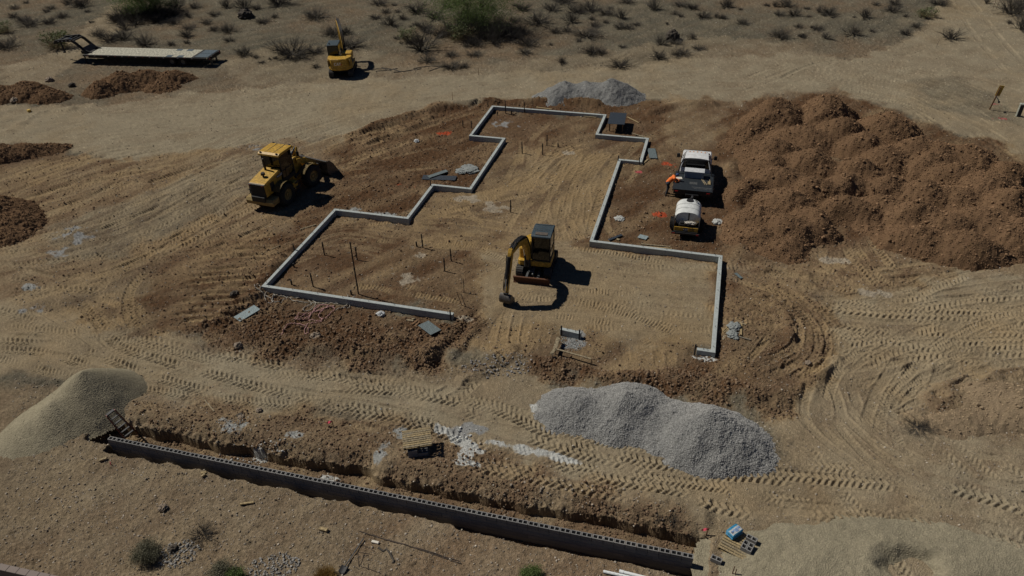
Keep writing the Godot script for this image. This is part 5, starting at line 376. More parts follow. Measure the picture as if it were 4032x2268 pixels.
	lf.backlight_enabled = true; lf.backlight = lin(0.03, 0.03, 0.015)
	mat("dry_grass", lin(0.36, 0.24, 0.075), 0.95)
	# soils take their colour from the vertices and a grain from noise
	for k in ["soil", "heap"]:
		var s := mat(k, Color.WHITE, 1.0, 0.0, tx_grain, 0.31)
		s.vertex_color_use_as_albedo = true
		s.uv1_world_triplanar = true
		s.normal_enabled = true
		s.normal_texture = tx_grain_n
		s.normal_scale = 1.0
		s.specular_mode = BaseMaterial3D.SPECULAR_SCHLICK_GGX
		s.metallic_specular = 0.1
	var st := mat("stones", Color.WHITE, 1.0)
	st.vertex_color_use_as_albedo = true
	st.metallic_specular = 0.15

# ------------------------------------------------------------------ ground
const MX0 := -80.0      # soil-kind map
const MZ0 := -118.0
const MC := 0.25
const MNX := 640
const MNZ := 432
const MUP := 3
const TX0 := -60.0      # tracks, berms and splashes
const TZ0 := -88.0
const TC := 0.05
const TNX := 2400
const TNZ := 1500

var kind_map: PackedByteArray
var trk := PackedFloat32Array()
var trp := PackedByteArray()
var spl := PackedByteArray()
var spa := PackedByteArray()
var wall_d := Vector2.ZERO
var wall_n := Vector2.ZERO
var wall_len := 0.0

var g_col := Color.WHITE
var g_rough := 0.0
var g_kind := Color.WHITE

const PAL := [Color(0.62, 0.64, 0.62), Color(0.42, 0.44, 0.43), Color(0.55, 0.1, 0.045), Color(0.6, 0.12, 0.14), Color(0.36, 0.37, 0.37), Color(0.46, 0.4, 0.31), Color(0.13, 0.1, 0.075)]

func paint_kinds() -> void:
	var ch := PackedFloat32Array()
	ch.resize(MNX * MNZ * 4)
	for k in MNX * MNZ:
		ch[k * 4] = 0.07; ch[k * 4 + 1] = 0.05; ch[k * 4 + 2] = 0.78; ch[k * 4 + 3] = 0.12
	for z in ZONES:
		var val: Array = z[0]
		var p: Array = z[1]
		var m := p.size() / 2
		var lo := INF
		var hi := -INF
		for k in m:
			lo = minf(lo, p[k * 2 + 1]); hi = maxf(hi, p[k * 2 + 1])
		var j0 := maxi(0, int((lo - MZ0) / MC))
		var j1 := mini(MNZ - 1, int((hi - MZ0) / MC) + 1)
		for j in range(j0, j1 + 1):
			var zz := MZ0 + (j + 0.5) * MC
			var xs := []
			for k in m:
				var ax: float = p[k * 2]; var az: float = p[k * 2 + 1]
				var bx: float = p[(k * 2 + 2) % (2 * m)]; var bz: float = p[(k * 2 + 3) % (2 * m)]
				if (az <= zz) != (bz <= zz):
					xs.append(ax + (bx - ax) * (zz - az) / (bz - az))
			xs.sort()
			for t in range(0, xs.size() - 1, 2):
				var i0 := clampi(int((xs[t] - MX0) / MC), 0, MNX - 1)
				var i1 := clampi(int((xs[t + 1] - MX0) / MC), 0, MNX - 1)
				for i in range(i0, i1 + 1):
					var o := (j * MNX + i) * 4
					for c in 4: ch[o + c] = val[c]
	var by := PackedByteArray()
	by.resize(MNX * MNZ * 4)
	for k in by.size(): by[k] = int(clampf(ch[k], 0.0, 1.0) * 255.0)
	var im := Image.create_from_data(MNX, MNZ, false, Image.FORMAT_RGBA8, by)
	im.resize(MNX / 3, MNZ / 3, Image.INTERPOLATE_TRILINEAR)
	im.resize(MNX, MNZ, Image.INTERPOLATE_CUBIC)
	im.resize(MNX * MUP, MNZ * MUP, Image.INTERPOLATE_BILINEAR)
	kind_map = im.get_data()

func spline(p: Array, step: float) -> Array:      # flat xz list -> points a step apart
	var c := Curve2D.new()
	var m := p.size() / 2
	for k in m:
		var q := Vector2(p[k * 2], p[k * 2 + 1])
		var a := Vector2(p[maxi(k - 1, 0) * 2], p[maxi(k - 1, 0) * 2 + 1])
		var b := Vector2(p[mini(k + 1, m - 1) * 2], p[mini(k + 1, m - 1) * 2 + 1])
		var t := (b - a) / 6.0
		c.add_point(q, -t, t)
	c.bake_interval = step
	return Array(c.get_baked_points())

# wheel or crawler print: kind 0 chevron lugs, 1 straight bars, 2 smooth rut
func track(p: Array, kind: int, width: float, depth: float, pale: float, pitch := 0.22) -> void:
	var pts := spline(p, 0.045)
	var hw := width * 0.5
	depth *= 1.55
	pitch *= 0.9 + 0.22 * absf(sin(float(p[0]) * 7.3))
	var dist := 0.0
	var far := absf(float(p[1])) > 62.0
	for k in pts.size() - 1:
		var a: Vector2 = pts[k]
		var d: Vector2 = pts[k + 1] - a
		var dl := d.length()
		if dl < 1e-5: continue
		d /= dl
		dist += dl
		var nn := Vector2(-d.y, d.x)
		var fade := clampf(minf(dist, (pts.size() - k) * 0.045) / 1.2, 0.0, 1.0)
		var wob := nzB.get_noise_2d(dist * 1.1 + p[0] * 31.0, 7.0)
		fade *= clampf(0.7 + wob * 2.2, 0.05, 1.0)
		var w := -hw - 0.12
		while w <= hw + 0.12:
			var q := a + nn * w
			var i := int((q.x - TX0) / TC)
			var j := int((q.y - TZ0) / TC)
			if i >= 0 and j >= 0 and i < TNX and j < TNZ:
				var o := j * TNX + i
				var aw := absf(w)
				var edge := clampf((hw + 0.12 - aw) / 0.1, 0.0, 1.0) * fade
				var h := 0.0
				if aw < hw:
					h = -depth
					if kind == 0:
						var ph := dist / pitch + aw * 1.6 / pitch * 0.4 + (0.5 if w > 0.0 else 0.0)
						ph -= floorf(ph)
						h += (depth * 1.25 if ph < 0.5 else -depth * 0.35)
						if aw < 0.03: h += depth * 0.2
					elif kind == 1:
						var ph := dist / pitch
						ph -= floorf(ph)
						h += (depth * 1.3 if ph < 0.45 else -depth * 0.35)
				else:
					h = depth * 0.9 * (1.0 - absf((aw - hw) / 0.12 - 0.5) * 2.0)
				trk[o] = lerpf(trk[o], h + (trk[o] * 0.35), edge * 0.8)
				if aw < hw and not far: trp[o] = maxi(trp[o], int(255.0 * pale * edge))
			w += 0.045

# a low ridge (or a hollow) of soil along a line
func berm(p: Array, radius: float, height: float) -> void:
	var pts := spline(p, radius * 0.35)
	var seen := {}
	var rc := int(radius / TC)
	for a in pts:
		var ci := int((a.x - TX0) / TC)
		var cj := int((a.y - TZ0) / TC)
		var hh: float = height * (1.0 + 0.5 * nzB.get_noise_2d(a.x * 0.8, a.y * 0.8))
		for j in range(maxi(0, cj - rc), mini(TNZ, cj + rc)):
			for i in range(maxi(0, ci - rc), mini(TNX, ci + rc)):
				var d2 := float((i - ci) * (i - ci) + (j - cj) * (j - cj)) / (rc * rc)
				if d2 < 1.0:
					var v := hh * (1.0 - d2) * (1.0 - d2)
					var o := j * TNX + i
					var old: float = seen.get(o, 0.0)
					if absf(v) > absf(old):
						seen[o] = v
						trk[o] += v - old

# spilled mortar, paint, pale dust: a ragged patch of another matter
func splash(x: float, z: float, rx: float, rz: float, turn: float, pal: int, cover: float) -> void:
	var r := maxf(rx, rz)
	var c := cos(turn)
	var s := sin(turn)
	for j in range(maxi(0, int((z - r - TZ0) / TC)), mini(TNZ, int((z + r - TZ0) / TC))):
		for i in range(maxi(0, int((x - r - TX0) / TC)), mini(TNX, int((x + r - TX0) / TC))):
			var px := TX0 + i * TC - x
			var pz := TZ0 + j * TC - z
			var u := (px * c + pz * s) / rx
			var w := (-px * s + pz * c) / rz
			var d := sqrt(u * u + w * w)
			if d < 1.0:
				var v := cover + (1.0 - d) * 0.6 - 0.55 + nzE.get_noise_2d(px + x, pz + z) * 0.9
				if v > 0.0:
					var o := j * TNX + i
					spl[o] = pal
					spa[o] = int(clampf(v * 5.0, 0.0, 0.92) * 255.0)

func ground(x: float, z: float) -> float:
	var a := nzA.get_noise_2d(x, z)
	var b := nzB.get_noise_2d(x, z)
	var b2 := nzB.get_noise_2d(x + 300.0, z)
	var c := nzC.get_noise_2d(x, z)
	var e := nzD.get_noise_2d(x, z)
	# kind of soil, looked up with a ragged edge
	var i := clampi(int((x + b * 1.1 + c * 0.25 - MX0) / MC * MUP), 0, MNX * MUP - 1)
	var j := clampi(int((z + b2 * 1.1 + e * 0.25 - MZ0) / MC * MUP), 0, MNZ * MUP - 1)
	var o := (j * MNX * MUP + i) * 4
	var pale := kind_map[o] / 255.0
	var brown := kind_map[o + 1] / 255.0
	var grey := kind_map[o + 2] / 255.0
	var rough := kind_map[o + 3] / 255.0
	# soil dragged out in streaks along the haul direction
	var st := nzB.get_noise_2d((x * 0.773 + z * -0.635) * 0.22 + 90.0, (-x * -0.635 + z * 0.773) * 1.5)
	var y := a * 0.10 + b * (0.03 + 0.05 * rough) + st * 0.03
	var clod := c * absf(c) * 2.2 + e * 0.6
	y += clod * (0.008 + 0.030 * (1.0 - pale) * (1.0 - pale) + rough * 0.085)
	# tracks, berms
	var fx := (x - TX0) / TC
	var fz := (z - TZ0) / TC
	var tp := 0.0
	var sp := 0
	var sa := 0.0
	if fx > 0.0 and fz > 0.0 and fx < TNX - 2 and fz < TNZ - 2:
		var ii := int(fx)
		var jj := int(fz)
		fx -= ii
		fz -= jj
		var q := jj * TNX + ii
		y += (trk[q] * (1.0 - fx) + trk[q + 1] * fx) * (1.0 - fz) + (trk[q + TNX] * (1.0 - fx) + trk[q + TNX + 1] * fx) * fz
		tp = trp[q] / 255.0
		sp = spl[q]
		sa = spa[q] / 255.0
	# the trench that the block wall stands in
	if z > -26.0 and x < 9.0 and x > -21.0:
		var px := x - WALL[0]
		var pz := z - WALL[1]
		var s := px * wall_d.x + pz * wall_d.y
		var t := px * wall_n.x + pz * wall_n.y
		if s > -2.6 and s < wall_len + 1.5 and t > -1.8 and t < 4.5:
			var rag := nzB.get_noise_2d(s * 2.3, 40.0) * 0.22 + c * 0.06 + nzB.get_noise_2d(s * 0.7, 90.0) * 0.25
			var front := -(0.24 + 0.16 * s / wall_len) - rag * 0.75
			var back := 1.32 + nzB.get_noise_2d(s * 0.8, 10.0) * 0.3 + nzB.get_noise_2d(s * 2.2, 60.0) * 0.10
			var lft := -1.35 + 0.4 * b2 + c * 0.1
			var f := smoothstep(front - 0.10, front + 0.06, t) * (1.0 - smoothstep(back, back + 0.035, t))
			f *= smoothstep(lft - 0.1, lft + 0.1, s) * (1.0 - smoothstep(wall_len + 0.22, wall_len + 0.5 + 0.1 * c, s))
			if s < -0.05 and t < 0.25: f *= smoothstep(-0.05, 0.35, t)
			var ends := smoothstep(lft - 0.3, lft + 0.2, s) * (1.0 - smoothstep(wall_len + 0.1, wall_len + 0.7, s))
			var fl := -0.66 + 0.05 * b + 0.05 * c
			# crumbled lip: the bank stands steep below and slopes back above
			var lip := clampf((t - back) / (0.55 + 0.25 * b), 0.0, 1.0)
			if t > back - 0.1: y += ends * (-0.26 * (1.0 - lip) * (1.0 + 0.5 * b + 1.1 * c) + 0.24 * exp(-pow((t - back - 0.85) / 0.7, 2.0)))
			y = lerpf(y, fl, f)
			if lip < 1.0 and t > back - 0.1: rough = maxf(rough, 0.55 * ends)
			if f > 0.05:
				rough = maxf(rough, 0.4 * f)
				brown = lerpf(brown, 0.4, f)
				grey = lerpf(grey, 0.2, f)
	# colours, linear
	var r := 0.295
	var g := 0.216
	var bl := 0.140
	grey = clampf(grey + a * 0.7 + b * 0.6 * grey, 0.0, 1.0)
	r += (0.168 - r) * grey; g += (0.156 - g) * grey; bl += (0.119 - bl) * grey
	var warm := clampf(brown * 1.8 + 0.08 + a * 0.4 + b2 * 0.25, 0.0, 1.0)
	pale = clampf(pale + (b * 0.6 + a * 0.25) * (0.3 + 0.5 * (pale if pale < 0.5 else 1.0 - pale)) + tp * 0.75 + st * (0.22 + 0.4 * clampf(brown * 3.0, 0.0, 1.0)), 0.0, 1.0)
	brown = clampf(brown + (b2 * 0.45 - st * 0.6) * brown + c * 0.15 * (0.3 + brown), 0.0, 1.0) * (1.0 - tp * 0.75)
	r += (0.142 - r) * brown; g += (0.083 - g) * brown; bl += (0.047 - bl) * brown
	pale *= 1.0 - 0.5 * brown
	r += (0.392 - r) * pale; g += (0.336 - 0.052 * warm - g) * pale; bl += (0.236 - 0.078 * warm - bl) * pale
	var v := 1.0 + (c * 0.24 + e * 0.26) * (1.0 - 0.55 * pale) + b * 0.12
	if e > 0.45 and brown < 0.7 and tp < 0.2: v += (e - 0.45) * 1.5
	r *= v; g *= v; bl *= v
	if sa > 0.0:
		var pc: Color = PAL[sp]
		r += (pc.r * v - r) * sa; g += (pc.g * v - g) * sa; bl += (pc.b * v - bl) * sa
	g_col = Color(r, g, bl)
	g_rough = rough
	g_kind = Color(pale, brown, grey)
	return y

func gy(x: float, z: float) -> float:      # height of the ground, a little smoothed
	return (ground(x, z) + ground(x + 0.15, z) + ground(x - 0.15, z) + ground(x, z + 0.15) + ground(x, z - 0.15)) * 0.2

func on_ground(x: float, z: float, lift := 0.0) -> Vector3:
	return Vector3(x, gy(x, z) + lift, z)

func low_ground(x: float, z: float, r: float) -> float:      # lowest of a few points round a place
	var y := INF
	for k in 8:
		y = minf(y, ground(x + cos(k * PI / 4) * r, z + sin(k * PI / 4) * r))
	return y

func build_ground() -> void:
	paint_kinds()
	trk.resize(TNX * TNZ); trp.resize(TNX * TNZ); spl.resize(TNX * TNZ); spa.resize(TNX * TNZ)
	for b in BERMS: berm(b[2], b[0], b[1])
	for f in FIELDS:      # areas that many wheels have crossed: [kind, count, width, depth, pale, length, bend, x, z, rx, rz, turn]
		var r := RandomNumberGenerator.new()
		r.seed = int(f[7] * 100.0) + 5
		for k in f[1]:
			var an := r.randf() * TAU
			var rr := sqrt(r.randf())
			var px: float = f[7] + cos(an) * rr * f[9]
			var pz: float = f[8] + sin(an) * rr * f[10]
			var h: float = f[11] + r.randfn(0.0, 0.13)
			var cv: float = r.randfn(0.0, f[6])
			var ln: float = f[5] * r.randf_range(0.6, 1.2)
			var p := []
			for q in 5:
				p.append(px); p.append(pz)
				px += cos(h) * ln / 4.0; pz += sin(h) * ln / 4.0
				h += cv
			track(p, f[0], f[2], f[3] * r.randf_range(0.7, 1.2), f[4])
	for w in SWEEPS:      # bundles of long neighbouring tracks: [kind, count, spread, width, depth, pale, seed, pitch, line]
		var r := RandomNumberGenerator.new()
		r.seed = w[6]
		var ln: Array = w[8]
		var m := ln.size() / 2
		for k in w[1]:
			var off := r.randf_range(-w[2], w[2])
			var p := []
			var i0 := r.randi() % 2 if m > 4 else 0
			for i in range(i0, m - (r.randi() % 2 if m > 4 else 0)):
				var a := Vector2(ln[maxi(i - 1, 0) * 2], ln[maxi(i - 1, 0) * 2 + 1])
				var b := Vector2(ln[mini(i + 1, m - 1) * 2], ln[mini(i + 1, m - 1) * 2 + 1])
				var nn := (b - a).normalized().orthogonal() * (off + r.randfn(0.0, 0.3))
				p.append(ln[i * 2] + nn.x); p.append(ln[i * 2 + 1] + nn.y)
			track(p, w[0], w[3], w[4] * r.randf_range(0.6, 1.3), w[5], w[7])
	for t in TRACKS: track(t[5], t[0], t[1], t[2], t[3], t[4])
	for s in SPLASHES: splash(s[0], s[1], s[2], s[3], s[4], s[5], s[6])
	# one sheet whose cells grow with distance
	var nr := 830
	var nc := 1260
	var cols := nc + 4
	var rows := nr + 4
	var vs := PackedVector3Array(); vs.resize(cols * rows)
	var cs := PackedColorArray(); cs.resize(cols * rows)
	var t0 := atan(12.5 / CAM_H)
	var t1 := atan(114.0 / CAM_H)
	var k := 0
	for j in rows:
		var z := 0.0
		var jj := clampi(j - 2, 0, nr - 1)
		z = -CAM_H * tan(t0 + (t1 - t0) * jj / (nr - 1))
		var hw := 0.70 * sqrt(z * z + CAM_H * CAM_H) + 2.5
		if j == 0: z = 60.0
		elif j == 1: z = 0.0
		elif j == rows - 2: z = -180.0
		elif j == rows - 1: z = -700.0
		for i in cols:
			var u := clampf((i - 2) / float(nc - 1), 0.0, 1.0) * 2.0 - 1.0
			var x := u * hw
			if i == 0: x = -500.0
			elif i == 1: x = -hw - 25.0
			elif i == cols - 2: x = hw + 25.0
			elif i == cols - 1: x = 500.0
			vs[k] = Vector3(x, ground(x, z), z)
			cs[k] = g_col
			k += 1
	var ns := PackedVector3Array(); ns.resize(cols * rows)
	var ix := PackedInt32Array(); ix.resize((cols - 1) * (rows - 1) * 6)
	var q := 0
	for j in rows:
		var ja := maxi(j - 1, 0) * cols
		var jb := mini(j + 1, rows - 1) * cols
		for i in cols:
			var o := j * cols + i
			var l := o - 1 if i > 0 else o
			var r := o + 1 if i < cols - 1 else o
			ns[o] = (vs[r] - vs[l]).cross(vs[jb + i] - vs[ja + i]).normalized()
			if j < rows - 1 and i < cols - 1:
				ix[q] = o; ix[q + 1] = o + cols; ix[q + 2] = o + 1
				ix[q + 3] = o + 1; ix[q + 4] = o + cols; ix[q + 5] = o + cols + 1
				q += 6
	var ar := []
	ar.resize(Mesh.ARRAY_MAX)
	ar[Mesh.ARRAY_VERTEX] = vs; ar[Mesh.ARRAY_NORMAL] = ns; ar[Mesh.ARRAY_COLOR] = cs; ar[Mesh.ARRAY_INDEX] = ix
	var me := ArrayMesh.new()
	me.add_surface_from_arrays(Mesh.PRIMITIVE_TRIANGLES, ar)
	var g := put("ground", me, M.soil)
	g.set_meta("kind", "structure")

# ------------------------------------------------------------------ heaps
# mounds: [x, z, rx, rz, turn, height]; a negative height bites a hollow
func heap_height(ms: Array, x: float, z: float, soft: float, amp: float) -> float:
	var wa := 0.1 if amp < 0.02 else 0.35
	var ex := 1.2 if amp < 0.05 else 1.5      # loose sand and gravel stand as cones, dumped soil as domes
	var w1 := nzB.get_noise_2d(x * 1.3 + 50.0, z * 1.3) * wa
	var w2 := nzB.get_noise_2d(x * 1.3, z * 1.3 + 50.0) * wa
	var h := -0.35
	var cut := 0.0
	for m in ms:
		var dx: float = x + w1 - m[0]
		var dz: float = z + w2 - m[1]
		var c := cos(m[4])
		var s := sin(m[4])
		var u: float = (dx * c + dz * s) / m[2]
		var w: float = (-dx * s + dz * c) / m[3]
		var d := sqrt(u * u + w * w)
		if d > 1.6: continue
		if m[5] > 0.0:
			var v: float = m[5] * (1.0 - 1.12 * pow(d, ex)) if d < 1.0 else m[5] * (-0.12 - 1.1 * ex * (d - 1.0))
			var k := soft
			var t := clampf(0.5 + 0.5 * (v - h) / k, 0.0, 1.0)
			h = lerpf(h, v, t) + k * t * (1.0 - t)
		elif d < 1.0:
			cut += m[5] * (1.0 - d * d) * (1.0 - d * d)
	h += cut
	if h > -0.3:
		h += nzC.get_noise_2d(x * 1.1, z * 1.1) * amp + nzD.get_noise_2d(x, z) * amp * 0.6
	return h

func heap(called: String, label: String, cat: String, ms: Array, cell: float, soft: float, amp: float, tone: Color, group := "") -> MeshInstance3D:
	var x0 := INF; var x1 := -INF; var z0 := INF; var z1 := -INF
	for m in ms:
		var r: float = maxf(m[2], m[3]) * 1.15
		x0 = minf(x0, m[0] - r); x1 = maxf(x1, m[0] + r); z0 = minf(z0, m[1] - r); z1 = maxf(z1, m[1] + r)
	var o := Vector3((x0 + x1) * 0.5, 0, (z0 + z1) * 0.5)
	var nx := int((x1 - x0) / cell) + 1
	var nzn := int((z1 - z0) / cell) + 1
	var hs := PackedFloat32Array(); hs.resize(nx * nzn)
	for j in nzn:
		for i in nx:
			hs[j * nx + i] = heap_height(ms, x0 + i * cell, z0 + j * cell, soft, amp)
	var id := PackedInt32Array(); id.resize(nx * nzn); id.fill(-1)
	var vs := PackedVector3Array(); var ns := PackedVector3Array(); var cs := PackedColorArray(); var ix := PackedInt32Array()
	for j in range(1, nzn - 2):
		for i in range(1, nx - 2):
			var hm := maxf(maxf(hs[j * nx + i], hs[j * nx + i + 1]), maxf(hs[(j + 1) * nx + i], hs[(j + 1) * nx + i + 1]))
			if hm < -0.14: continue
			for q in [j * nx + i, j * nx + i + 1, (j + 1) * nx + i, (j + 1) * nx + i + 1]:
				if id[q] < 0:
					id[q] = vs.size()
					var x: float = x0 + (q % nx) * cell
					var z: float = z0 + (q / nx) * cell
					vs.append(Vector3(x, hs[q], z) - o)
					ns.append(Vector3(hs[q - 1] - hs[q + 1], 2.0 * cell, hs[q - nx] - hs[q + nx]).normalized())
					var cc := tone * (1.0 + 0.16 * nzB.get_noise_2d(x * 0.9, z * 0.9) + 0.12 * nzC.get_noise_2d(x, z))
					cs.append(cc * (1.0 + 0.22 * nzD.get_noise_2d(x * 1.3, z * 1.3)))
			var a := id[j * nx + i]; var b := id[j * nx + i + 1]; var c := id[(j + 1) * nx + i]; var d := id[(j + 1) * nx + i + 1]
			ix.append_array([a, b, c, b, d, c])
	var ar := []
	ar.resize(Mesh.ARRAY_MAX)
	ar[Mesh.ARRAY_VERTEX] = vs; ar[Mesh.ARRAY_NORMAL] = ns; ar[Mesh.ARRAY_COLOR] = cs; ar[Mesh.ARRAY_INDEX] = ix
	var me := ArrayMesh.new()
	me.add_surface_from_arrays(Mesh.PRIMITIVE_TRIANGLES, ar)
	var ob := put(called, me, M.heap)
	ob.position = o
	tag(ob, label, cat, group)
	return ob

func rock_mesh(sd: int, flat: float) -> ArrayMesh:
	var r := RandomNumberGenerator.new()
	r.seed = sd
	var t := (1.0 + sqrt(5.0)) / 2.0
	var p := []
	for q in [[-1, t, 0], [1, t, 0], [-1, -t, 0], [1, -t, 0], [0, -1, t], [0, 1, t], [0, -1, -t], [0, 1, -t], [t, 0, -1], [t, 0, 1], [-t, 0, -1], [-t, 0, 1]]:
		p.append(Vector3(q[0], q[1] * flat, q[2]).normalized() * r.randf_range(0.36, 0.58) * Vector3(1, flat, 1))
	var mb := MB.new()
	for f in [[0, 11, 5], [0, 5, 1], [0, 1, 7], [0, 7, 10], [0, 10, 11], [1, 5, 9], [5, 11, 4], [11, 10, 2], [10, 7, 6], [7, 1, 8], [3, 9, 4], [3, 4, 2], [3, 2, 6], [3, 6, 8], [3, 8, 9], [4, 9, 5], [2, 4, 11], [6, 2, 10], [8, 6, 7], [9, 8, 1]]:
		mb.tri(p[f[0]], p[f[1]], p[f[2]])
	return mb.mesh()

func scatter(called: String, label: String, cat: String, mesh: Mesh, xf: Array, cl: Array, parent: Node = self) -> void:
	if xf.is_empty(): return
	var mm := MultiMesh.new()
	mm.transform_format = MultiMesh.TRANSFORM_3D
	mm.use_colors = true
	mm.mesh = mesh
	mm.instance_count = xf.size()
	for k in xf.size():
		mm.set_instance_transform(k, xf[k])
		mm.set_instance_color(k, cl[k])
	var o := MultiMeshInstance3D.new()
	o.multimesh = mm
	o.material_override = M.stones
	o.name = numbered(called) if parent == self else called
	parent.add_child(o, true)
	if parent == self: tag(o, label, cat)
	o.set_meta("kind", "stuff")

func rnd_turn(r: RandomNumberGenerator, s: float) -> Basis:
	return Basis.from_euler(Vector3(r.randf_range(-0.6, 0.6), r.randf() * TAU, r.randf_range(-0.6, 0.6))).scaled(Vector3.ONE * s)

func build_heaps() -> void:
	for h in HEAPS:
		var tone := Color(0.222, 0.140, 0.082)      # damp brown desert subsoil
		var amp: float = h[6]
		match h[5]:
			"gravel": tone = Color(0.33, 0.335, 0.325)
			"sand": tone = Color(0.385, 0.345, 0.245)
			"tan": tone = Color(0.33, 0.252, 0.165)
		var ob := heap(h[0], h[1], h[2], h[3], h[4], h[7], amp, tone)
		# loose pieces lying on the heap
		var r := RandomNumberGenerator.new()
		r.seed = int(h[3][0][0] * 100.0) + 11
		var xf := []
		var cl := []
		var x0 := INF; var x1 := -INF; var z0 := INF; var z1 := -INF
		for m in h[3]:
			var rr: float = maxf(m[2], m[3])
			x0 = minf(x0, m[0] - rr); x1 = maxf(x1, m[0] + rr); z0 = minf(z0, m[1] - rr); z1 = maxf(z1, m[1] + rr)
		for k in h[8]:
			var x := r.randf_range(x0, x1)
			var z := r.randf_range(z0, z1)
			var y := heap_height(h[3], x, z, h[7], amp)
			var g := ground(x, z)
			if y < g - 0.02: continue
			var s := 0.0
			var c := Color.WHITE
			if h[5] == "gravel":
				s = r.randf_range(0.028, 0.058)
				var q := r.randf_range(0.2, 0.42)
				c = Color(q, q, q * 0.97)
			elif h[5] == "sand":
				s = r.randf_range(0.02, 0.05)
				c = tone * r.randf_range(0.7, 1.2)
			else:
				s = r.randf_range(0.04, 0.085) if r.randf() < 0.975 else r.randf_range(0.1, 0.24)
				c = tone * r.randf_range(0.65, 1.3)
			xf.append(Transform3D(rnd_turn(r, s), Vector3(x, y + s * 0.15, z) - ob.position))
			cl.append(c)
		scatter("stone" if h[5] == "gravel" else "clod", "", "", rock_mesh(3, 0.8), xf, cl, ob)

func build_scatter() -> void:
	# clods on the dug soil, pebbles on the desert floor
	var r := RandomNumberGenerator.new()
	r.seed = 77
	var cx := []; var cc := []; var px := []; var pc := []
	var t0 := atan(14.5 / CAM_H)
	var t1 := atan(92.0 / CAM_H)
	for k in 300000:
		var z := -CAM_H * tan(lerpf(t0, t1, r.randf()))
		var hw := 0.68 * sqrt(z * z + CAM_H * CAM_H)
		var x := r.randf_range(-hw, hw)
		var y := ground(x, z)
		var rough := g_rough
		var kd := g_kind
		var bn := kd.g
		if r.randf() < rough * 1.05 and bn > 0.25:
			var s := 0.03 + 0.11 * pow(r.randf(), 5.0) + 0.0005 * absf(z)
			if rough > 0.6: s *= 1.25
			cx.append(Transform3D(rnd_turn(r, s), Vector3(x, y + s * 0.12, z)))
			cc.append(Color(0.140, 0.092, 0.060).lerp(Color(0.24, 0.17, 0.11), r.randf()) * r.randf_range(0.7, 1.15))
		elif r.randf() < (0.3 if bn < 0.35 and kd.r < 0.55 else (0.13 if bn > 0.2 else 0.07)):
			var s := 0.018 + 0.075 * pow(r.randf(), 6.0) + 0.0006 * absf(z)
			px.append(Transform3D(rnd_turn(r, s), Vector3(x, y + s * 0.1, z)))
			var q := r.randf()
			pc.append((Color(0.17, 0.14, 0.105).lerp(Color(0.46, 0.41, 0.34), q * q)) * r.randf_range(0.7, 1.25))
	scatter("soil_clods", "brown clods of dug soil strewn over the disturbed ground round the foundation", "clods", rock_mesh(5, 0.8), cx, cc)
	scatter("pebbles", "grey and tan pebbles strewn over the undisturbed desert floor", "pebbles", rock_mesh(8, 0.7), px, pc)
	for q in RUBBLE:      # patches of broken mortar and stones: [name, label, x, z, rx, rz, count, size, r, g, b]
		var xf := []; var cl := []
		for k in q[6]:
			var an := r.randf() * TAU
			var rr := sqrt(r.randf())
			var x: float = q[2] + cos(an) * rr * q[4]
			var z: float = q[3] + sin(an) * rr * q[5]
			var s: float = q[7] * (0.35 + 1.0 * pow(r.randf(), 2.0))
			xf.append(Transform3D(rnd_turn(r, s), Vector3(x, ground(x, z) + s * 0.2, z)))
			cl.append(Color(q[8], q[9], q[10]) * r.randf_range(0.55, 1.15))
		scatter(q[0], q[1], "rubble", rock_mesh(12, 0.65), xf, cl)

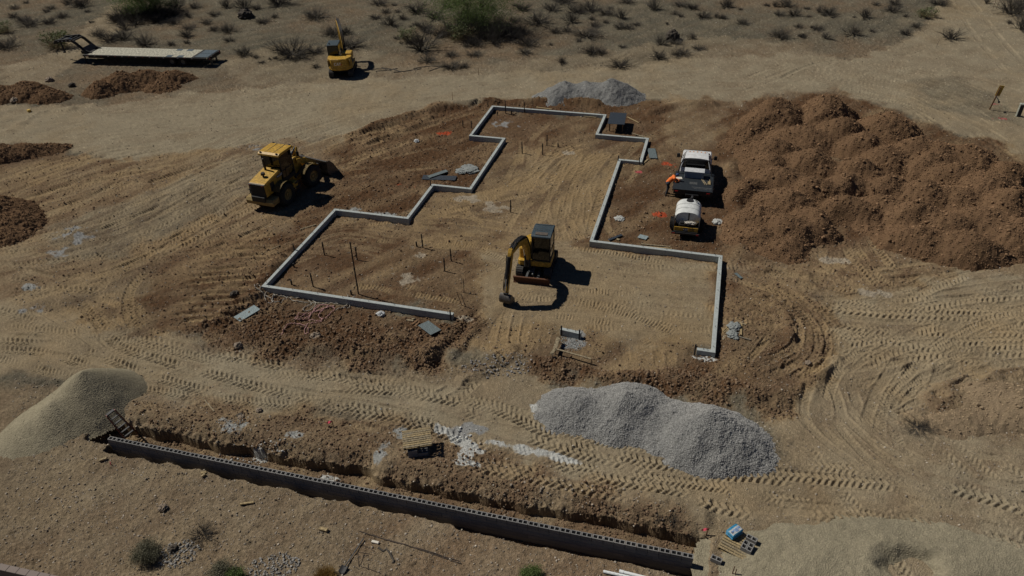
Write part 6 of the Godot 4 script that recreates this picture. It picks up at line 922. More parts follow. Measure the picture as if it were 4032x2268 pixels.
# ------------------------------------------------------------------ foundation and walls
func build_foundation() -> void:
	var f := thing("foundation_wall", "stepped outline of pale concrete stem walls round the graded building pad", "foundation")
	var n := FOUND.size()
	var th := 0.21
	var top := 0.30
	# the outline turns left or right at each corner; every run is a wall segment mitred at its ends
	var L := []
	var R := []
	for k in n:
		var p := Vector2(FOUND[k][0], FOUND[k][1])
		var d0 := Vector2.ZERO
		var d1 := Vector2.ZERO
		if k > 0: d0 = (p - Vector2(FOUND[k - 1][0], FOUND[k - 1][1])).normalized()
		if k < n - 1: d1 = (Vector2(FOUND[k + 1][0], FOUND[k + 1][1]) - p).normalized()
		if k == 0: d0 = d1
		if k == n - 1: d1 = d0
		var n0 := Vector2(-d0.y, d0.x)
		var n1 := Vector2(-d1.y, d1.x)
		var m := (n0 + n1).normalized()
		var w := th * 0.5 / maxf(0.3, m.dot(n0))
		L.append(p + m * w)
		R.append(p - m * w)
	for k in n - 1:
		var mb := MB.new()
		var b := 0.012
		var q := [L[k], R[k], R[k + 1], L[k + 1]]
		var c := Vector2.ZERO
		for t in q: c += t * 0.25
		var lo := []
		var hi := []
		var dd: Vector2 = (Vector2(FOUND[k + 1][0], FOUND[k + 1][1]) - Vector2(FOUND[k][0], FOUND[k][1])).normalized()
		var nn := Vector2(-dd.y, dd.x)
		for t in 4:
			lo.append(Vector3(q[t].x, -0.4, q[t].y))
			var ins: Vector2 = nn * b * (-1.0 if (t == 0 or t == 3) else 1.0)
			hi.append([Vector3(q[t].x, top - b, q[t].y), Vector3(q[t].x + ins.x, top, q[t].y + ins.y)])
		for t in 4:
			var s := (t + 1) % 4
			mb.fix(lo[t], lo[s], hi[s][0], hi[t][0], Vector3(c.x, 0, c.y))
			mb.fix(hi[t][0], hi[s][0], hi[s][1], hi[t][1], Vector3(c.x, 0, c.y))
		mb.fix(hi[0][1], hi[1][1], hi[2][1], hi[3][1], Vector3(c.x, -1, c.y))
		var seg := obj("wall_segment", mb, M.concrete, f)
		# form joints and anchor bolts along the run
		var a := Vector2(FOUND[k][0], FOUND[k][1])
		var e := Vector2(FOUND[k + 1][0], FOUND[k + 1][1])
		var ln := a.distance_to(e)
		var cnt := maxi(2, int(ln / 1.25))
		for i in cnt:
			var p := a + dd * (0.3 + (ln - 0.6) * i / (cnt - 1))
			var bo := MB.new()
			bo.tube([Vector3(p.x, top - 0.02, p.y), Vector3(p.x, top + 0.07, p.y), Vector3(p.x + nn.x * 0.03, top + 0.085, p.y + nn.y * 0.03)], 0.011, 5)
			obj("anchor_bolt", bo, M.dark_grey, seg)
	# form stakes left standing at the wall ends
	for q in [[FOUND[0], 0.36], [FOUND[n - 1], 0.42], [FOUND[12], 0.4], [FOUND[13], 0.4], [FOUND[4], 0.45]]:
		var st := thing("form_stake", "steel form stake standing against the stem wall", "stake", Vector3(q[0][0] - 0.14, 0, q[0][1] + 0.16), 0.0, "form stakes along the foundation")
		obj("shaft", MB.new().box(Vector3(0, 0.12 + q[1] * 0.5, 0), Vector3(0.07, q[1] + 0.35, 0.035), 0.006), M.dark_grey, st)
	# short stub in the garage opening
	var a := Vector2(STUB[0], STUB[1])
	var e := Vector2(STUB[2], STUB[3])
	var d := (e - a).normalized()
	var s := thing("wall_stub", "short free standing concrete wall stub with two upright stakes in the pad opening", "wall stub", Vector3((a.x + e.x) * 0.5, 0, (a.y + e.y) * 0.5), head(d.x, d.y))
	var sl := a.distance_to(e)
	obj("stub_body", MB.new().box(Vector3(0, 0.0, 0), Vector3(sl, 0.62, 0.2), 0.012), M.concrete, s)
	for x in [-0.42, 0.46]:
		obj("stake", MB.new().box(Vector3(sl * x, 0.22, 0.125), Vector3(0.075, 0.75, 0.04), 0.006), M.dark_grey, s)
	for x in [-0.18, 0.22]:
		obj("anchor_bolt", MB.new().tube([Vector3(sl * x, 0.3, 0), Vector3(sl * x, 0.39, 0), Vector3(sl * x + 0.04, 0.4, 0)], 0.012, 5), M.dark_grey, s)

func block_mesh(len := 0.39, hgt := 0.19, dep := 0.19, open_top := true) -> ArrayMesh:
	# hollow block: outer shell, two cores with a web between
	var mb := MB.new()
	var hx := len * 0.5
	var hz := dep * 0.5
	var w := 0.034
	if not open_top:
		mb.box(Vector3(0, hgt * 0.5, 0), Vector3(len, hgt, dep), 0.005)
		return mb.mesh()
	for s in [-1, 1]:
		mb.box(Vector3(0, hgt * 0.5, s * (hz - w * 0.5)), Vector3(len, hgt, w), 0.004)
		mb.box(Vector3(s * (hx - w * 0.5), hgt * 0.5, 0), Vector3(w, hgt - 0.004, dep - 2 * w), 0.0)
	mb.box(Vector3(0, hgt * 0.5, 0), Vector3(0.04, hgt - 0.006, dep - 2 * w), 0.0)
	return mb.mesh()

func build_block_wall() -> void:
	var p := Vector2(WALL[0], WALL[1])
	var w := thing("block_wall", "long grey concrete block retaining wall with open cores standing in a trench", "block wall", Vector3(p.x, -0.65, p.y), head(wall_d.x, wall_d.y))
	# local +x runs along the wall, local -z lies away from the camera
	var hollow := block_mesh()
	var solid := block_mesh(0.39, 0.19, 0.19, false)
	var ms := [M.block_a, M.block_b, M.block_c]
	rng.seed = 5
	obj("footing", MB.new().box(Vector3(wall_len * 0.5, -0.22, -0.1), Vector3(wall_len + 0.1, 0.24, 0.4), 0.02), M.concrete, w)
	var n := int(wall_len / 0.4064)
	for row in 4:
		var y := 0.06 + 0.19 + row * 0.2
		for k in n:
			var x := 0.2032 + k * 0.4064
			if row % 2 == 1 and row < 3: x += 0.2032
			if row % 2 == 1 and row < 3 and k == n - 1: continue
			var b := put("block", hollow if row == 3 else solid, ms[rng.randi() % 3], w)
			b.position = Vector3(x + rng.randf_range(-0.003, 0.003), y, -0.098 + rng.randf_range(-0.003, 0.003))
	obj("mortar_bed", MB.new().box(Vector3(n * 0.2032, 0.42, -0.098), Vector3(n * 0.4064 - 0.02, 0.72, 0.165), 0.0), M.block_b, w)
	obj("base_course", MB.new().box(Vector3(n * 0.2032, 0.07, -0.098), Vector3(n * 0.4064, 0.342, 0.19), 0.004), M.block_b, w)
	# brown wall of the neighbouring lot, only its capped corner shows
	var a := Vector2(-18.03, -15.34)
	var e := Vector2(-16.53, -14.96)
	var d := (e - a).normalized()
	var nb := thing("boundary_wall", "brown boundary wall with a pale cap at the border of the neighbouring lot", "wall", Vector3(a.x, 0, a.y), head(d.x, d.y))
	obj("wall_body", MB.new().box(Vector3(2.0, 0.55, 0), Vector3(9.0, 1.9, 0.19), 0.01), M.wall_brown, nb)
	for k in 22:
		obj("cap_block", MB.new().box(Vector3(-2.3 + k * 0.41, 1.54, 0), Vector3(0.4, 0.08, 0.23), 0.008), M.wall_cap, nb)

# ------------------------------------------------------------------ timber, sheets, pallets
func board(called: String, label: String, cat: String, ax: float, az: float, bx: float, bz: float, w: float, t: float, m: Material, ya := 0.0, yb := 0.0, group := "") -> Node3D:
	# a plank lying from a to b; lengths in metres, ends raised by ya and yb above the ground
	var A := on_ground(ax, az, t * 0.5 + ya + 0.02)
	var Bp := on_ground(bx, bz, t * 0.5 + yb + 0.02)
	var d := Bp - A
	var x := d.normalized()
	var z := x.cross(Vector3.UP).normalized()
	var y := z.cross(x)
	var o := obj(called, MB.new().box(Vector3.ZERO, Vector3(d.length(), t, w), minf(t, w) * 0.12), m)
	o.transform = Transform3D(Basis(x, y, z), (A + Bp) * 0.5)
	tag(o, label, cat, group)
	return o

func sheet_board(called: String, label: String, cat: String, c: Array, t: float, m: Material, lift := 0.0) -> Node3D:
	# a flat sheet with corners [x, z] x 3 (a, b along the long side, then c beyond b)
	var A := on_ground(c[0], c[1], lift)
	var Bp := on_ground(c[2], c[3], lift)
	var Cp := on_ground(c[4], c[5], lift)
	var x := (Bp - A)
	var z := (Cp - Bp)
	var xn := x.normalized()
	var zn := (z - xn * z.dot(xn))
	var y := zn.cross(xn).normalized()
	if y.y < 0: y = -y
	var o := obj(called, MB.new().box(Vector3.ZERO, Vector3(x.length(), t, zn.length()), 0.004), m)
	o.transform = Transform3D(Basis(xn, y, xn.cross(y)), A + x * 0.5 + zn * 0.5 + Vector3(0, t * 0.5 + 0.05, 0))
	tag(o, label, cat)
	return o

func pallet(t: Node3D, y: float, ln: float, dp: float, seed_: int, slats := 8) -> void:
	rng.seed = seed_
	var pm := [M.pine_a, M.pine_b, M.pine_c]
	for s in [-1, 0, 1]:
		obj("runner", MB.new().box(Vector3(s * (ln * 0.5 - 0.03), y + 0.07, 0), Vector3(0.045, 0.09, dp), 0.004), pm[rng.randi() % 3], t)
	var w := dp / slats
	for k in slats:
		obj("deck_board", MB.new().box(Vector3(rng.randf_range(-0.006, 0.006), y + 0.124, -dp * 0.5 + (k + 0.5) * w), Vector3(ln, 0.018, w - 0.03), 0.003), pm[rng.randi() % 3], t)
	for k in 3:
		obj("base_board", MB.new().box(Vector3(0, y + 0.015, (k - 1) * (dp * 0.5 - 0.05)), Vector3(ln, 0.018, 0.09), 0.003), pm[rng.randi() % 3], t)

func build_pallets() -> void:
	# stack of pallets carrying left-over blocks beside the trench
	var p := Vector2(-4.15, -21.35)
	var y0 := gy(p.x, p.y)
	var tn := -0.14
	for k in 2:
		var t := thing("pallet", ["dark weathered pallet carrying grey blocks beside the trench", "upper pine pallet resting on the grey blocks beside the trench"][k], "pallet", Vector3(p.x + (0.0 if k == 0 else -0.06), y0 + 0.01 + (0.0 if k == 0 else 0.56), p.y - (0.0 if k == 0 else 0.12)), 0.13 + (0.0 if k == 0 else 0.03), "pallets stacked beside the trench")
		if k == 0:
			for s in [-1, 0, 1]: obj("runner", MB.new().box(Vector3(-0.06, 0.07, s * 0.42), Vector3(0.94, 0.09, 0.045), 0.004), M.old_wood, t)
			for q in 7: obj("deck_board", MB.new().box(Vector3(-0.47 + q * 0.138, 0.125, 0), Vector3(0.11, 0.018, 0.92), 0.003), M.old_wood, t)
			for q in 3: obj("base_board", MB.new().box(Vector3(-0.06 + (q - 1) * 0.4, 0.015, 0), Vector3(0.1, 0.018, 0.92), 0.003), M.old_wood, t)
		else:
			pallet(t, 0.0, 1.2, 1.02, 4, 9)
	var bm := block_mesh()
	var sp := 0
	for q in [[-0.27, 0.36, 0], [0.14, 0.36, 0], [-0.27, 0.12, 0], [0.16, 0.12, 0], [-0.27, -0.12, 0], [0.16, -0.12, 0], [-0.27, -0.34, 0], [0.16, -0.34, 0], [-0.27, 0.36, 1], [-0.27, 0.12, 1], [0.16, -0.12, 1], [0.16, -0.34, 1], [-0.27, -0.34, 1]]:
		var o := put("concrete_block", bm, [M.block_a, M.block_b, M.block_c][sp % 3])
		sp += 1
		tag(o, "grey hollow block stacked between the two pallets beside the trench", "block", "blocks between the pallets")
		var c := cos(0.13); var s := sin(0.13)
		o.position = Vector3(p.x + q[0] * c + q[1] * s, y0 + 0.15 + q[2] * 0.2, p.y - q[0] * s + q[1] * c)
		o.rotation.y = 0.13
	# pallet at the end of the wall with bags and blocks
	var c := Vector2(8.0, -16.2)
	var yy := low_ground(c.x, c.y, 0.5) + 0.03
	yy = gy(c.x, c.y) + 0.01
	var an := head(0.795, 0.607)
	var t := thing("pallet", "pine pallet holding a blue cement bag and grey blocks past the wall end", "pallet", Vector3(c.x, yy, c.y), an)
	pallet(t, 0.0, 1.22, 1.1, 9, 9)
	var B := Basis(Vector3.UP, an)
	var q := 0
	for b in [[0.30, -0.38, 0.0, "the end block laid crosswise"], [0.20, 0.02, 1.5708, ""], [0.40, 0.02, 1.5708, ""]]:
		var o := put("concrete_block", bm, [M.block_c, M.block_a, M.block_c][q])
		tag(o, ["grey hollow block laid crosswise on the pallet past the wall end", "grey hollow block on the pallet beside its twin, nearer the cement bag", "grey hollow block on the pallet beside its twin, at the pallet edge"][q], "block", "blocks on the pallet past the wall end")
		o.transform = Transform3D(B * Basis(Vector3.UP, b[2]), Vector3(c.x, yy + 0.134, c.y) + B * Vector3(b[0], 0, b[1]))
		q += 1
	var lb := put("concrete_block", bm, M.block_c)
	tag(lb, "single grey hollow block standing on bare soil between wall end and pallet", "block")
	lb.transform = Transform3D(Basis(Vector3.UP, head(0.85, 0.52)), on_ground(7.02, -15.62, 0.005))
	# cement bags: a stack of two, blue with a white printed face
	for k in 2:
		var bt := thing("cement_bag", ["blue and white cement bag lying on the pallet under another bag", "blue and white printed cement bag on top of the stack on the pallet"][k], "bag", Vector3(c.x, yy + 0.134 + k * 0.13, c.y) + B * Vector3(-0.33, 0, -0.3), an + 1.2 + k * 0.03, "cement bags on the pallet")
		var rows := []
		for j in 13:
			var r := []
			var v := j / 12.0 * TAU
			for i in 15:
				var u := i / 14.0 * 2.0 - 1.0
				var e := pow(maxf(0.0, 1.0 - pow(absf(u), 5.0)), 0.4)
				var hw := 0.19 * (0.82 + 0.18 * e) + 0.004 * sin(u * 19.0)
				var hh := 0.07 * (0.12 + 0.88 * e) * (1.0 + 0.05 * sin(u * 11.0 + v * 2.0))
				var cs := signf(cos(v)) * pow(absf(cos(v)), 0.55)
				var sn := signf(sin(v)) * pow(absf(sin(v)), 0.6)
				r.append(Vector3(u * 0.29, 0.07 + sn * hh, cs * hw))
			rows.append(r)
		obj("bag_body", MB.new().sheet(rows, true), M.bag_blue, bt)
		var face := []
		for j in 5:
			var r := []
			for i in 11:
				var u := (i / 10.0 * 2.0 - 1.0) * 0.86
				var e := pow(maxf(0.0, 1.0 - pow(absf(u), 5.0)), 0.4)
				var zz := -0.08 + j * 0.055
				var cs := absf(zz / (0.19 * (0.82 + 0.18 * e)))
				var v := acos(clampf(pow(cs, 1.0 / 0.55), 0.0, 1.0))
				var hh := 0.07 * (0.12 + 0.88 * e) * (1.0 + 0.05 * sin(u * 11.0 + v * 2.0))
				r.append(Vector3(u * 0.29, 0.0755 + pow(sin(v), 0.6) * hh, zz))
			face.append(r)
		obj("printed_face", MB.new().sheet(face), M.bag_white, bt)
		if k == 1:
			letters("MORTAR", 0.07, M.letter_blue, bt, Transform3D(Basis(Vector3.RIGHT, -PI / 2), Vector3(0.03, 0.152, 0.02)))
			letters("MIX", 0.05, M.letter_blue, bt, Transform3D(Basis(Vector3.RIGHT, -PI / 2), Vector3(0.03, 0.152, 0.085)))
			letters("A", 0.09, M.letter_navy, bt, Transform3D(Basis(Vector3.RIGHT, -PI / 2), Vector3(-0.19, 0.15, 0.04)))

func letters(tx: String, size: float, m: Material, parent: Node, T: Transform3D, called := "lettering") -> MeshInstance3D:
	var t := TextMesh.new()
	var f := SystemFont.new()
	f.font_names = PackedStringArray(["Droid Sans"])
	f.font_weight = 800
	t.font = f
	t.text = tx
	t.font_size = 64
	t.pixel_size = size / 46.0
	t.depth = 0.004
	t.curve_step = 2.0
	var o := put(called, t, m, parent)
	o.transform = T
	return o

func build_site_things() -> void:
	# plumbing stubs
	for k in PIPES.size():
		var q: Array = PIPES[k]
		var h: float = q[2]
		var nm := "plumbing_pipe"
		var lab := "black plumbing pipe stub standing about waist high in the graded soil"
		if h > 2.0: lab = "tall black vent pipe standing inside the front stem wall"
		elif h < 0.45: lab = "short black pipe stub cut off near the ground of the pad"
		var zone_name := "near the front stem wall"
		if q[1] < -54.0: zone_name = "by the back stem wall"
		elif q[1] < -45.0: zone_name = "in the narrow middle of the pad"
		elif q[0] > -3.4: zone_name = "beyond the mini excavator"
		elif q[1] < -37.2: zone_name = "near the left stem wall"
		if h <= 2.0: lab = lab.replace("in the graded soil", zone_name).replace("near the ground of the pad", "low " + zone_name)
		var t := thing(nm, lab, "pipe", Vector3(q[0], gy(q[0], q[1]) - 0.12, q[1]), k * 1.3, "" if h > 2.0 else ("tall pipe stubs in the pad" if h >= 0.45 else "short pipe stubs in the pad"))
		var r := 0.038 if h > 0.45 else 0.05
		var lean := Vector3(0.02, 1, 0.015) * (h + 0.12)
		obj("pipe", MB.new().cyl(Vector3.ZERO, lean, r, r, 9), M.pipe_black, t)
		if h > 0.45:
			obj("coupling", MB.new().cyl(lean * (0.75 if k % 2 else 0.5), lean * (0.75 if k % 2 else 0.5) + Vector3(0, 0.11, 0), r + 0.014, r + 0.014, 9), M.pipe_black, t)
		if h > 2.0:
			obj("coupling", MB.new().cyl(lean * 0.2, lean * 0.2 + Vector3(0, 0.12, 0), r + 0.014, r + 0.014, 9), M.pipe_black, t)
	# loose sheets of formwork plywood
	sheet_board("plywood_sheet", "pale blue grey plywood sheet lying alone on the dark soil bank", "plywood", SHEETS[0], 0.018, M.ply_pale, 0.06)
	sheet_board("plywood_sheet", "worn grey green plywood sheet with a crack beside the scrap wood", "plywood", SHEETS[1], 0.018, M.ply_grey, 0.05)
	sheet_board("plywood_sheet", "grey plywood sheet lying outside the stem wall corner near the painted mark", "plywood", SHEETS[2], 0.018, M.ply_grey, 0.03)
	sheet_board("plywood_sheet", "dark plank form lying under another in the pair left of the stem wall", "plywood", SHEETS[3], 0.03, M.ply_dark, 0.02)
	sheet_board("plywood_sheet", "grey plank form lying across a darker one beside the concrete crumbs", "plywood", SHEETS[4], 0.03, M.ply_grey, 0.09)
	sheet_board("plywood_sheet", "dark plywood strip leaning in the corner of the stem wall", "plywood", SHEETS[5], 0.02, M.ply_dark, 0.04)
	sheet_board("plywood_sheet", "small pale sheet lying inside the yard corner near the tank trailer", "plywood", SHEETS[6], 0.015, M.ply_pale, 0.03)
	sheet_board("plywood_sheet", "small dark grey sheet lying outside the right stem wall", "plywood", SHEETS[7], 0.015, M.ply_grey, 0.03)
	# work table of a dark sheet on saw horses
	var tp := Vector2(8.72, -54.4)
	var ty := gy(tp.x, tp.y)
	var tb := thing("work_table", "work table made of a dark plywood sheet on timber legs behind the stem wall", "table", Vector3(tp.x, ty, tp.y), head(0.97, 0.22))
	obj("table_top", MB.new().box(Vector3(0, 0.76, 0), Vector3(1.3, 0.025, 2.3), 0.004), M.ply_dark, tb)
	for s in [-1, 1]:
		obj("cross_rail", MB.new().box(Vector3(0, 0.72, s * 0.85), Vector3(1.1, 0.05, 0.09), 0.005), M.post_orange, tb)
		for e in [-1, 1]:
			obj("leg", MB.new().box(Vector3(e * 0.5, 0.34, s * 0.85), Vector3(0.09, 0.74, 0.09), 0.006), M.post_orange, tb)
	# planks and scraps
	for bq in BOARDS:
		var m: Material = M[bq[6]]
		board("timber_board", bq[7], "board", bq[0], bq[1], bq[2], bq[3], bq[4], bq[5], m)
	# broken concrete lumps by the right stem wall
	for k in LUMPS.size():
		var q: Array = LUMPS[k]
		lump(q[0], q[1], q[2], q[3], q[4], q[5], q[6], k)
	# batter board: two planks joined in an angle on stakes
	var bb := thing("batter_board", "angled pair of timber layout boards on stakes before the wall stub", "layout boards", Vector3.ZERO)
	var pa := on_ground(2.23, -28.15, 0.35); var pb := on_ground(1.99, -27.31, 0.30); var pc := on_ground(3.67, -26.49, 0.30)
	var pe := on_ground(1.78, -26.67, 0.25)
	var br := [[pa, pb, 0.19], [pb, pe, 0.16], [pb, pc, 0.095]]
	for q in br:
		var d: Vector3 = q[1] - q[0]
		var x := d.normalized()
		var z := x.cross(Vector3.UP).normalized()
		var o := obj("rail", MB.new().box(Vector3.ZERO, Vector3(d.length(), 0.045, q[2]), 0.005), M.pine_c, bb)
		o.transform = Transform3D(Basis(x, z.cross(x), z), (q[0] + q[1]) * 0.5 + Vector3(0, 0.04 if q[2] < 0.1 else 0.0, 0))
	for q in [pa, pb, pc, pe]:
		obj("stake", MB.new().box(q + Vector3(0.03, -0.25, 0.03), Vector3(0.04, 0.7, 0.04), 0.004), M.pine_c, bb)
	# stepladder leaning in the trench behind the wall end
	build_ladder()
	# hoses
	for h in HOSES:
		var pts := []
		for q in spline(h[2], 0.07):
			pts.append(Vector3(q.x, ground(q.x, q.y) + 0.055 + 0.02 * sin(pts.size() * 0.9), q.y))
		var o := obj("hose", MB.new().tube(pts, 0.021, 6), M[h[0]])
		tag(o, h[1], "hose")
	# rebar rods in the foreground
	for h in RODS:
		var pts := []
		for q in spline(h[2], 0.15):
			pts.append(Vector3(q.x, ground(q.x, q.y) + 0.02, q.y))
		var o := obj(h[3], MB.new().tube(pts, h[4], 6), M[h[0]])
		tag(o, h[1], h[5])
	# survey stakes with ribbon
	for s in STAKES:      # [x, z, h, lean x, material, ribbon, label, group]
		var t := thing("survey_stake", s[6], "stake", on_ground(s[0], s[1], -0.12), 0.0, s[7])
		var topv := Vector3(s[3], s[2] + 0.12, -0.03)
		obj("shaft", MB.new().cyl(Vector3.ZERO, topv, 0.02, 0.018, 5), M[s[4]], t)
		if s[5] > 0:
			var rows := []
			for i in 7:
				var u := i / 6.0
				rows.append([topv * 0.93 + Vector3(-u * 0.34, -0.05 - u * 0.08 + 0.03 * sin(u * 7.0), 0.05 * sin(u * 5.0)), topv * 0.93 + Vector3(-u * 0.34, 0.035 - u * 0.08 + 0.03 * sin(u * 7.0), 0.03 * cos(u * 6.0))])
			obj("ribbon", MB.new().sheet(rows), M.pink_tape, t)
	# shovel
	var sh := thing("shovel", "steel shovel with a long grey handle lying beside two steel rods", "shovel", on_ground(-6.28, -16.2, 0.0), head(0.38, -0.925))
	obj("handle", MB.new().tube([Vector3(-0.35, 0.1, 0), Vector3(0.0, 0.06, 0), Vector3(0.95, 0.04, 0)], 0.02, 8), M.aluminium, sh)
	var rows := []
	for i in 8:
		var u := i / 7.0
		var r := []
		for j in 7:
			var v := j / 6.0 * 2.0 - 1.0
			var hw := 0.125 * (1.0 if u > 0.0 else 0.7)
			r.append(Vector3(-0.62 + u * 0.3, 0.035 + 0.045 * v * v + 0.055 * u, v * hw))
		rows.append(r)
	obj("blade", MB.new().sheet(rows), M.dark_grey, sh)
	# drain pipes at the near border
	for k in 2:
		var A := on_ground(PVC[k][0], PVC[k][1], 0.06)
		var Bp := on_ground(PVC[k][2], PVC[k][3], 0.06)
		var t := thing("drain_pipe", ["white perforated drain pipe lying in front of the block wall", "white bell ended drain pipe lying behind the perforated pipe"][k], "pipe", A, 0.0, "white drain pipes in front of the block wall")
		var d := Bp - A
		obj("pipe", MB.new().cyl(Vector3.ZERO, d, 0.057, 0.057, 16), M.pvc_white, t)
		if k == 1: obj("bell", MB.new().cyl(Vector3.ZERO, d.normalized() * 0.16, 0.066, 0.066, 16), M.pvc_white, t)
		else:
			for q in 9:
				var p := d * (0.06 + q * 0.1) + Vector3(0, 0.05, 0.028)
				obj("drain_hole", MB.new().cyl(p, p + Vector3(0, 0.005, 0.003), 0.011, 0.011, 6), M.black, t)
	# marker post with a yellow board, utility boxes
	var sg := thing("marker_post", "yellow marker board on a leaning timber post beside the utility boxes", "marker post", on_ground(38.76, -55.38, -0.1), -0.5)
	obj("post", MB.new().prism([Vector2(-0.05, 0), Vector2(0.05, 0), Vector2(0.28, 2.0), Vector2(0.18, 2.0)], -0.045, 0.045, Transform3D(), 0.006), M.post_orange, sg)
	obj("board", MB.new().prism([Vector2(0.02, 1.25), Vector2(0.36, 1.25), Vector2(0.46, 2.1), Vector2(0.12, 2.1)], -0.075, -0.052, Transform3D(), 0.004), M.sign_yellow, sg)
	obj("spigot_arm", MB.new().tube([Vector3(0.14, 1.2, 0.05), Vector3(0.3, 1.1, 0.15), Vector3(0.42, 0.9, 0.22)], 0.035, 7), M.dark_grey, sg)
	obj("spigot_cap", MB.new().cyl(Vector3(0.42, 0.95, 0.22), Vector3(0.44, 0.82, 0.23), 0.08, 0.08, 10), M.black, sg)
	var ub := thing("utility_pedestal", "narrow pale green utility pedestal beside the marker post", "utility box", on_ground(40.05, -53.9, -0.05), -0.35)
	obj("housing", MB.new().box(Vector3(0.12, 0.5, 0), Vector3(0.3, 1.1, 0.3), 0.02), M.utility_green, ub)
	obj("cover", MB.new().box(Vector3(0.12, 1.06, 0), Vector3(0.34, 0.06, 0.34), 0.02), M.utility_green, ub)
	obj("panel", MB.new().box(Vector3(0.12, 0.5, 0.155), Vector3(0.24, 0.9, 0.02), 0.006), M.dark_grey, ub)
	var uc := thing("utility_cabinet", "grey utility cabinet with a dark front panel beside the pedestal", "utility box", on_ground(42.2, -54.2, -0.05), -0.35)
	obj("housing", MB.new().box(Vector3(0, 0.5, 0), Vector3(1.5, 1.1, 1.1), 0.03), M.utility_grey, uc)
	obj("lid", MB.new().box(Vector3(0, 1.08, 0), Vector3(1.58, 0.08, 1.18), 0.025), M.utility_grey, uc)
	obj("panel", MB.new().box(Vector3(0.1, 0.46, 0.56), Vector3(1.1, 0.72, 0.03), 0.008), M.dark_grey, uc)
	# boulders
	for b in BOULDERS:
		lump(b[0], b[1], b[2], b[3], b[4], b[5], b[6], int(b[0] * 10))

func lump(x: float, z: float, s: float, flat: float, m: String, label: String, called: String, sd: int) -> void:
	var f := FastNoiseLite.new()
	f.seed = sd + 100
	f.frequency = 0.9
	var rows := []
	for j in 21:
		var r := []
		var ph := PI * j / 20.0
		for i in 29:
			var th := TAU * (i % 28) / 28.0
			var d := Vector3(sin(ph) * cos(th), cos(ph), sin(ph) * sin(th))
			var k := 0.5 + 0.26 * f.get_noise_3dv(d * 1.6) + 0.17 * f.get_noise_3dv(d * 4.0) + 0.10 * f.get_noise_3dv(d * 9.0)
			r.append(d * k * Vector3(1, flat, 1) * s)
		rows.append(r)
	var o := obj(called, MB.new().sheet(rows, true), M[m])
	o.position = on_ground(x, z, s * flat * 0.28)
	o.rotation.y = sd * 0.7
	tag(o, label, "stone" if called != "concrete_lump" else "lump")

func build_ladder() -> void:
	var t := thing("step_ladder", "dark red step ladder with metal rungs leaning in the trench behind the wall end", "ladder", Vector3.ZERO)
	var A := Vector3(-17.34, -0.6, -23.30)
	var Bp := Vector3(-17.60, 1.22, -23.05)
	var ax := (Bp - A).normalized()
	var side := Vector3(0.28, 0.0, -0.3)
	side = (side - ax * side.dot(ax)).normalized()
	var nn := side.cross(ax)
	if nn.y < 0: nn = -nn
	var ln := (Bp - A).length()
	var Bs := Basis(ax, nn, ax.cross(nn))
	for s in [-1, 1]:
		var a: Vector3 = A + side * s * 0.27
		var e: Vector3 = Bp + side * s * 0.19
		var dx := (e - a).normalized()
		var o := obj("side_rail", MB.new().box(Vector3.ZERO, Vector3((e - a).length(), 0.11, 0.05), 0.006), M.fibreglass_red, t)
		o.transform = Transform3D(Basis(dx, nn, dx.cross(nn)), (a + e) * 0.5)
	for k in 6:
		var u := 0.3 + k * 0.3
		if u > ln - 0.1: continue
		var w := 0.52 - u * 0.085
		var o := obj("rung", MB.new().box(Vector3.ZERO, Vector3(0.035, 0.085, w), 0.005), M.dark_grey, t)
		o.transform = Transform3D(Bs, A + ax * u)
	var cap := obj("top_cap", MB.new().box(Vector3.ZERO, Vector3(0.06, 0.16, 0.36), 0.012), M.dark_grey, t)
	cap.transform = Transform3D(Bs, Bp)
	for s in [-1, 1]:
		obj("rear_leg", MB.new().cyl(Bp + side * s * 0.13 - nn * 0.06, A + side * s * 0.24 - nn * 0.18 + ax * 0.1, 0.016, 0.016, 6), M.aluminium, t)

# ------------------------------------------------------------------ machines (local +x forward, +z to the right)
func wheel(parent: Node3D, at: Vector3, r: float, w: float, tyre_m: Material, rim_m: Material, lugs: int, hub := 0.55) -> Node3D:
	var o := Node3D.new()
	o.name = "wheel"
	parent.add_child(o, true)
	o.position = at
	var hw := w * 0.5
	var t := MB.new()
	t.lathe([[r * hub, -hw * 0.8], [r * 0.74, -hw], [r * 0.9, -hw * 0.96], [r * 0.97, -hw * 0.78], [r, -hw * 0.4], [r, hw * 0.4], [r * 0.97, hw * 0.78], [r * 0.9, hw * 0.96], [r * 0.74, hw], [r * hub, hw * 0.8]], Transform3D(), 30)
	for k in lugs:
		for s in [-1, 1]:
			var a := TAU * (k + (0.5 if s > 0 else 0.0)) / lugs
			var B := Basis(Vector3.BACK, a) * Basis(Vector3.RIGHT, 0.35 * s)
			t.box(B * Vector3(r * 1.005, 0, s * hw * 0.5), Vector3(r * 0.06, r * 0.11, hw * 0.95), 0.0, B)
	obj("tyre", t, tyre_m, o)
	var m := MB.new()
	m.lathe([[r * hub, -hw * 0.78], [r * hub * 0.92, -hw * 0.5], [r * hub * 0.85, -hw * 0.3], [0.0, -hw * 0.3]], Transform3D(), 20)
	m.lathe([[0.0, hw * 0.3], [r * hub * 0.45, hw * 0.3], [r * hub * 0.5, hw * 0.45], [r * hub * 0.85, hw * 0.4], [r * hub * 0.92, hw * 0.5], [r * hub, hw * 0.78]], Transform3D(), 20)
	m.cyl(Vector3(0, 0, -hw * 0.45), Vector3(0, 0, hw * 0.55), r * 0.16, r * 0.14, 12)
	for k in 8:
		var a := TAU * k / 8.0
		m.cyl(Vector3(cos(a), sin(a), 0) * r * hub * 0.38 + Vector3(0, 0, hw * 0.3), Vector3(cos(a), sin(a), 0) * r * hub * 0.38 + Vector3(0, 0, hw * 0.42), r * 0.035, r * 0.035, 5)
	obj("rim", m, rim_m, o)
	return o

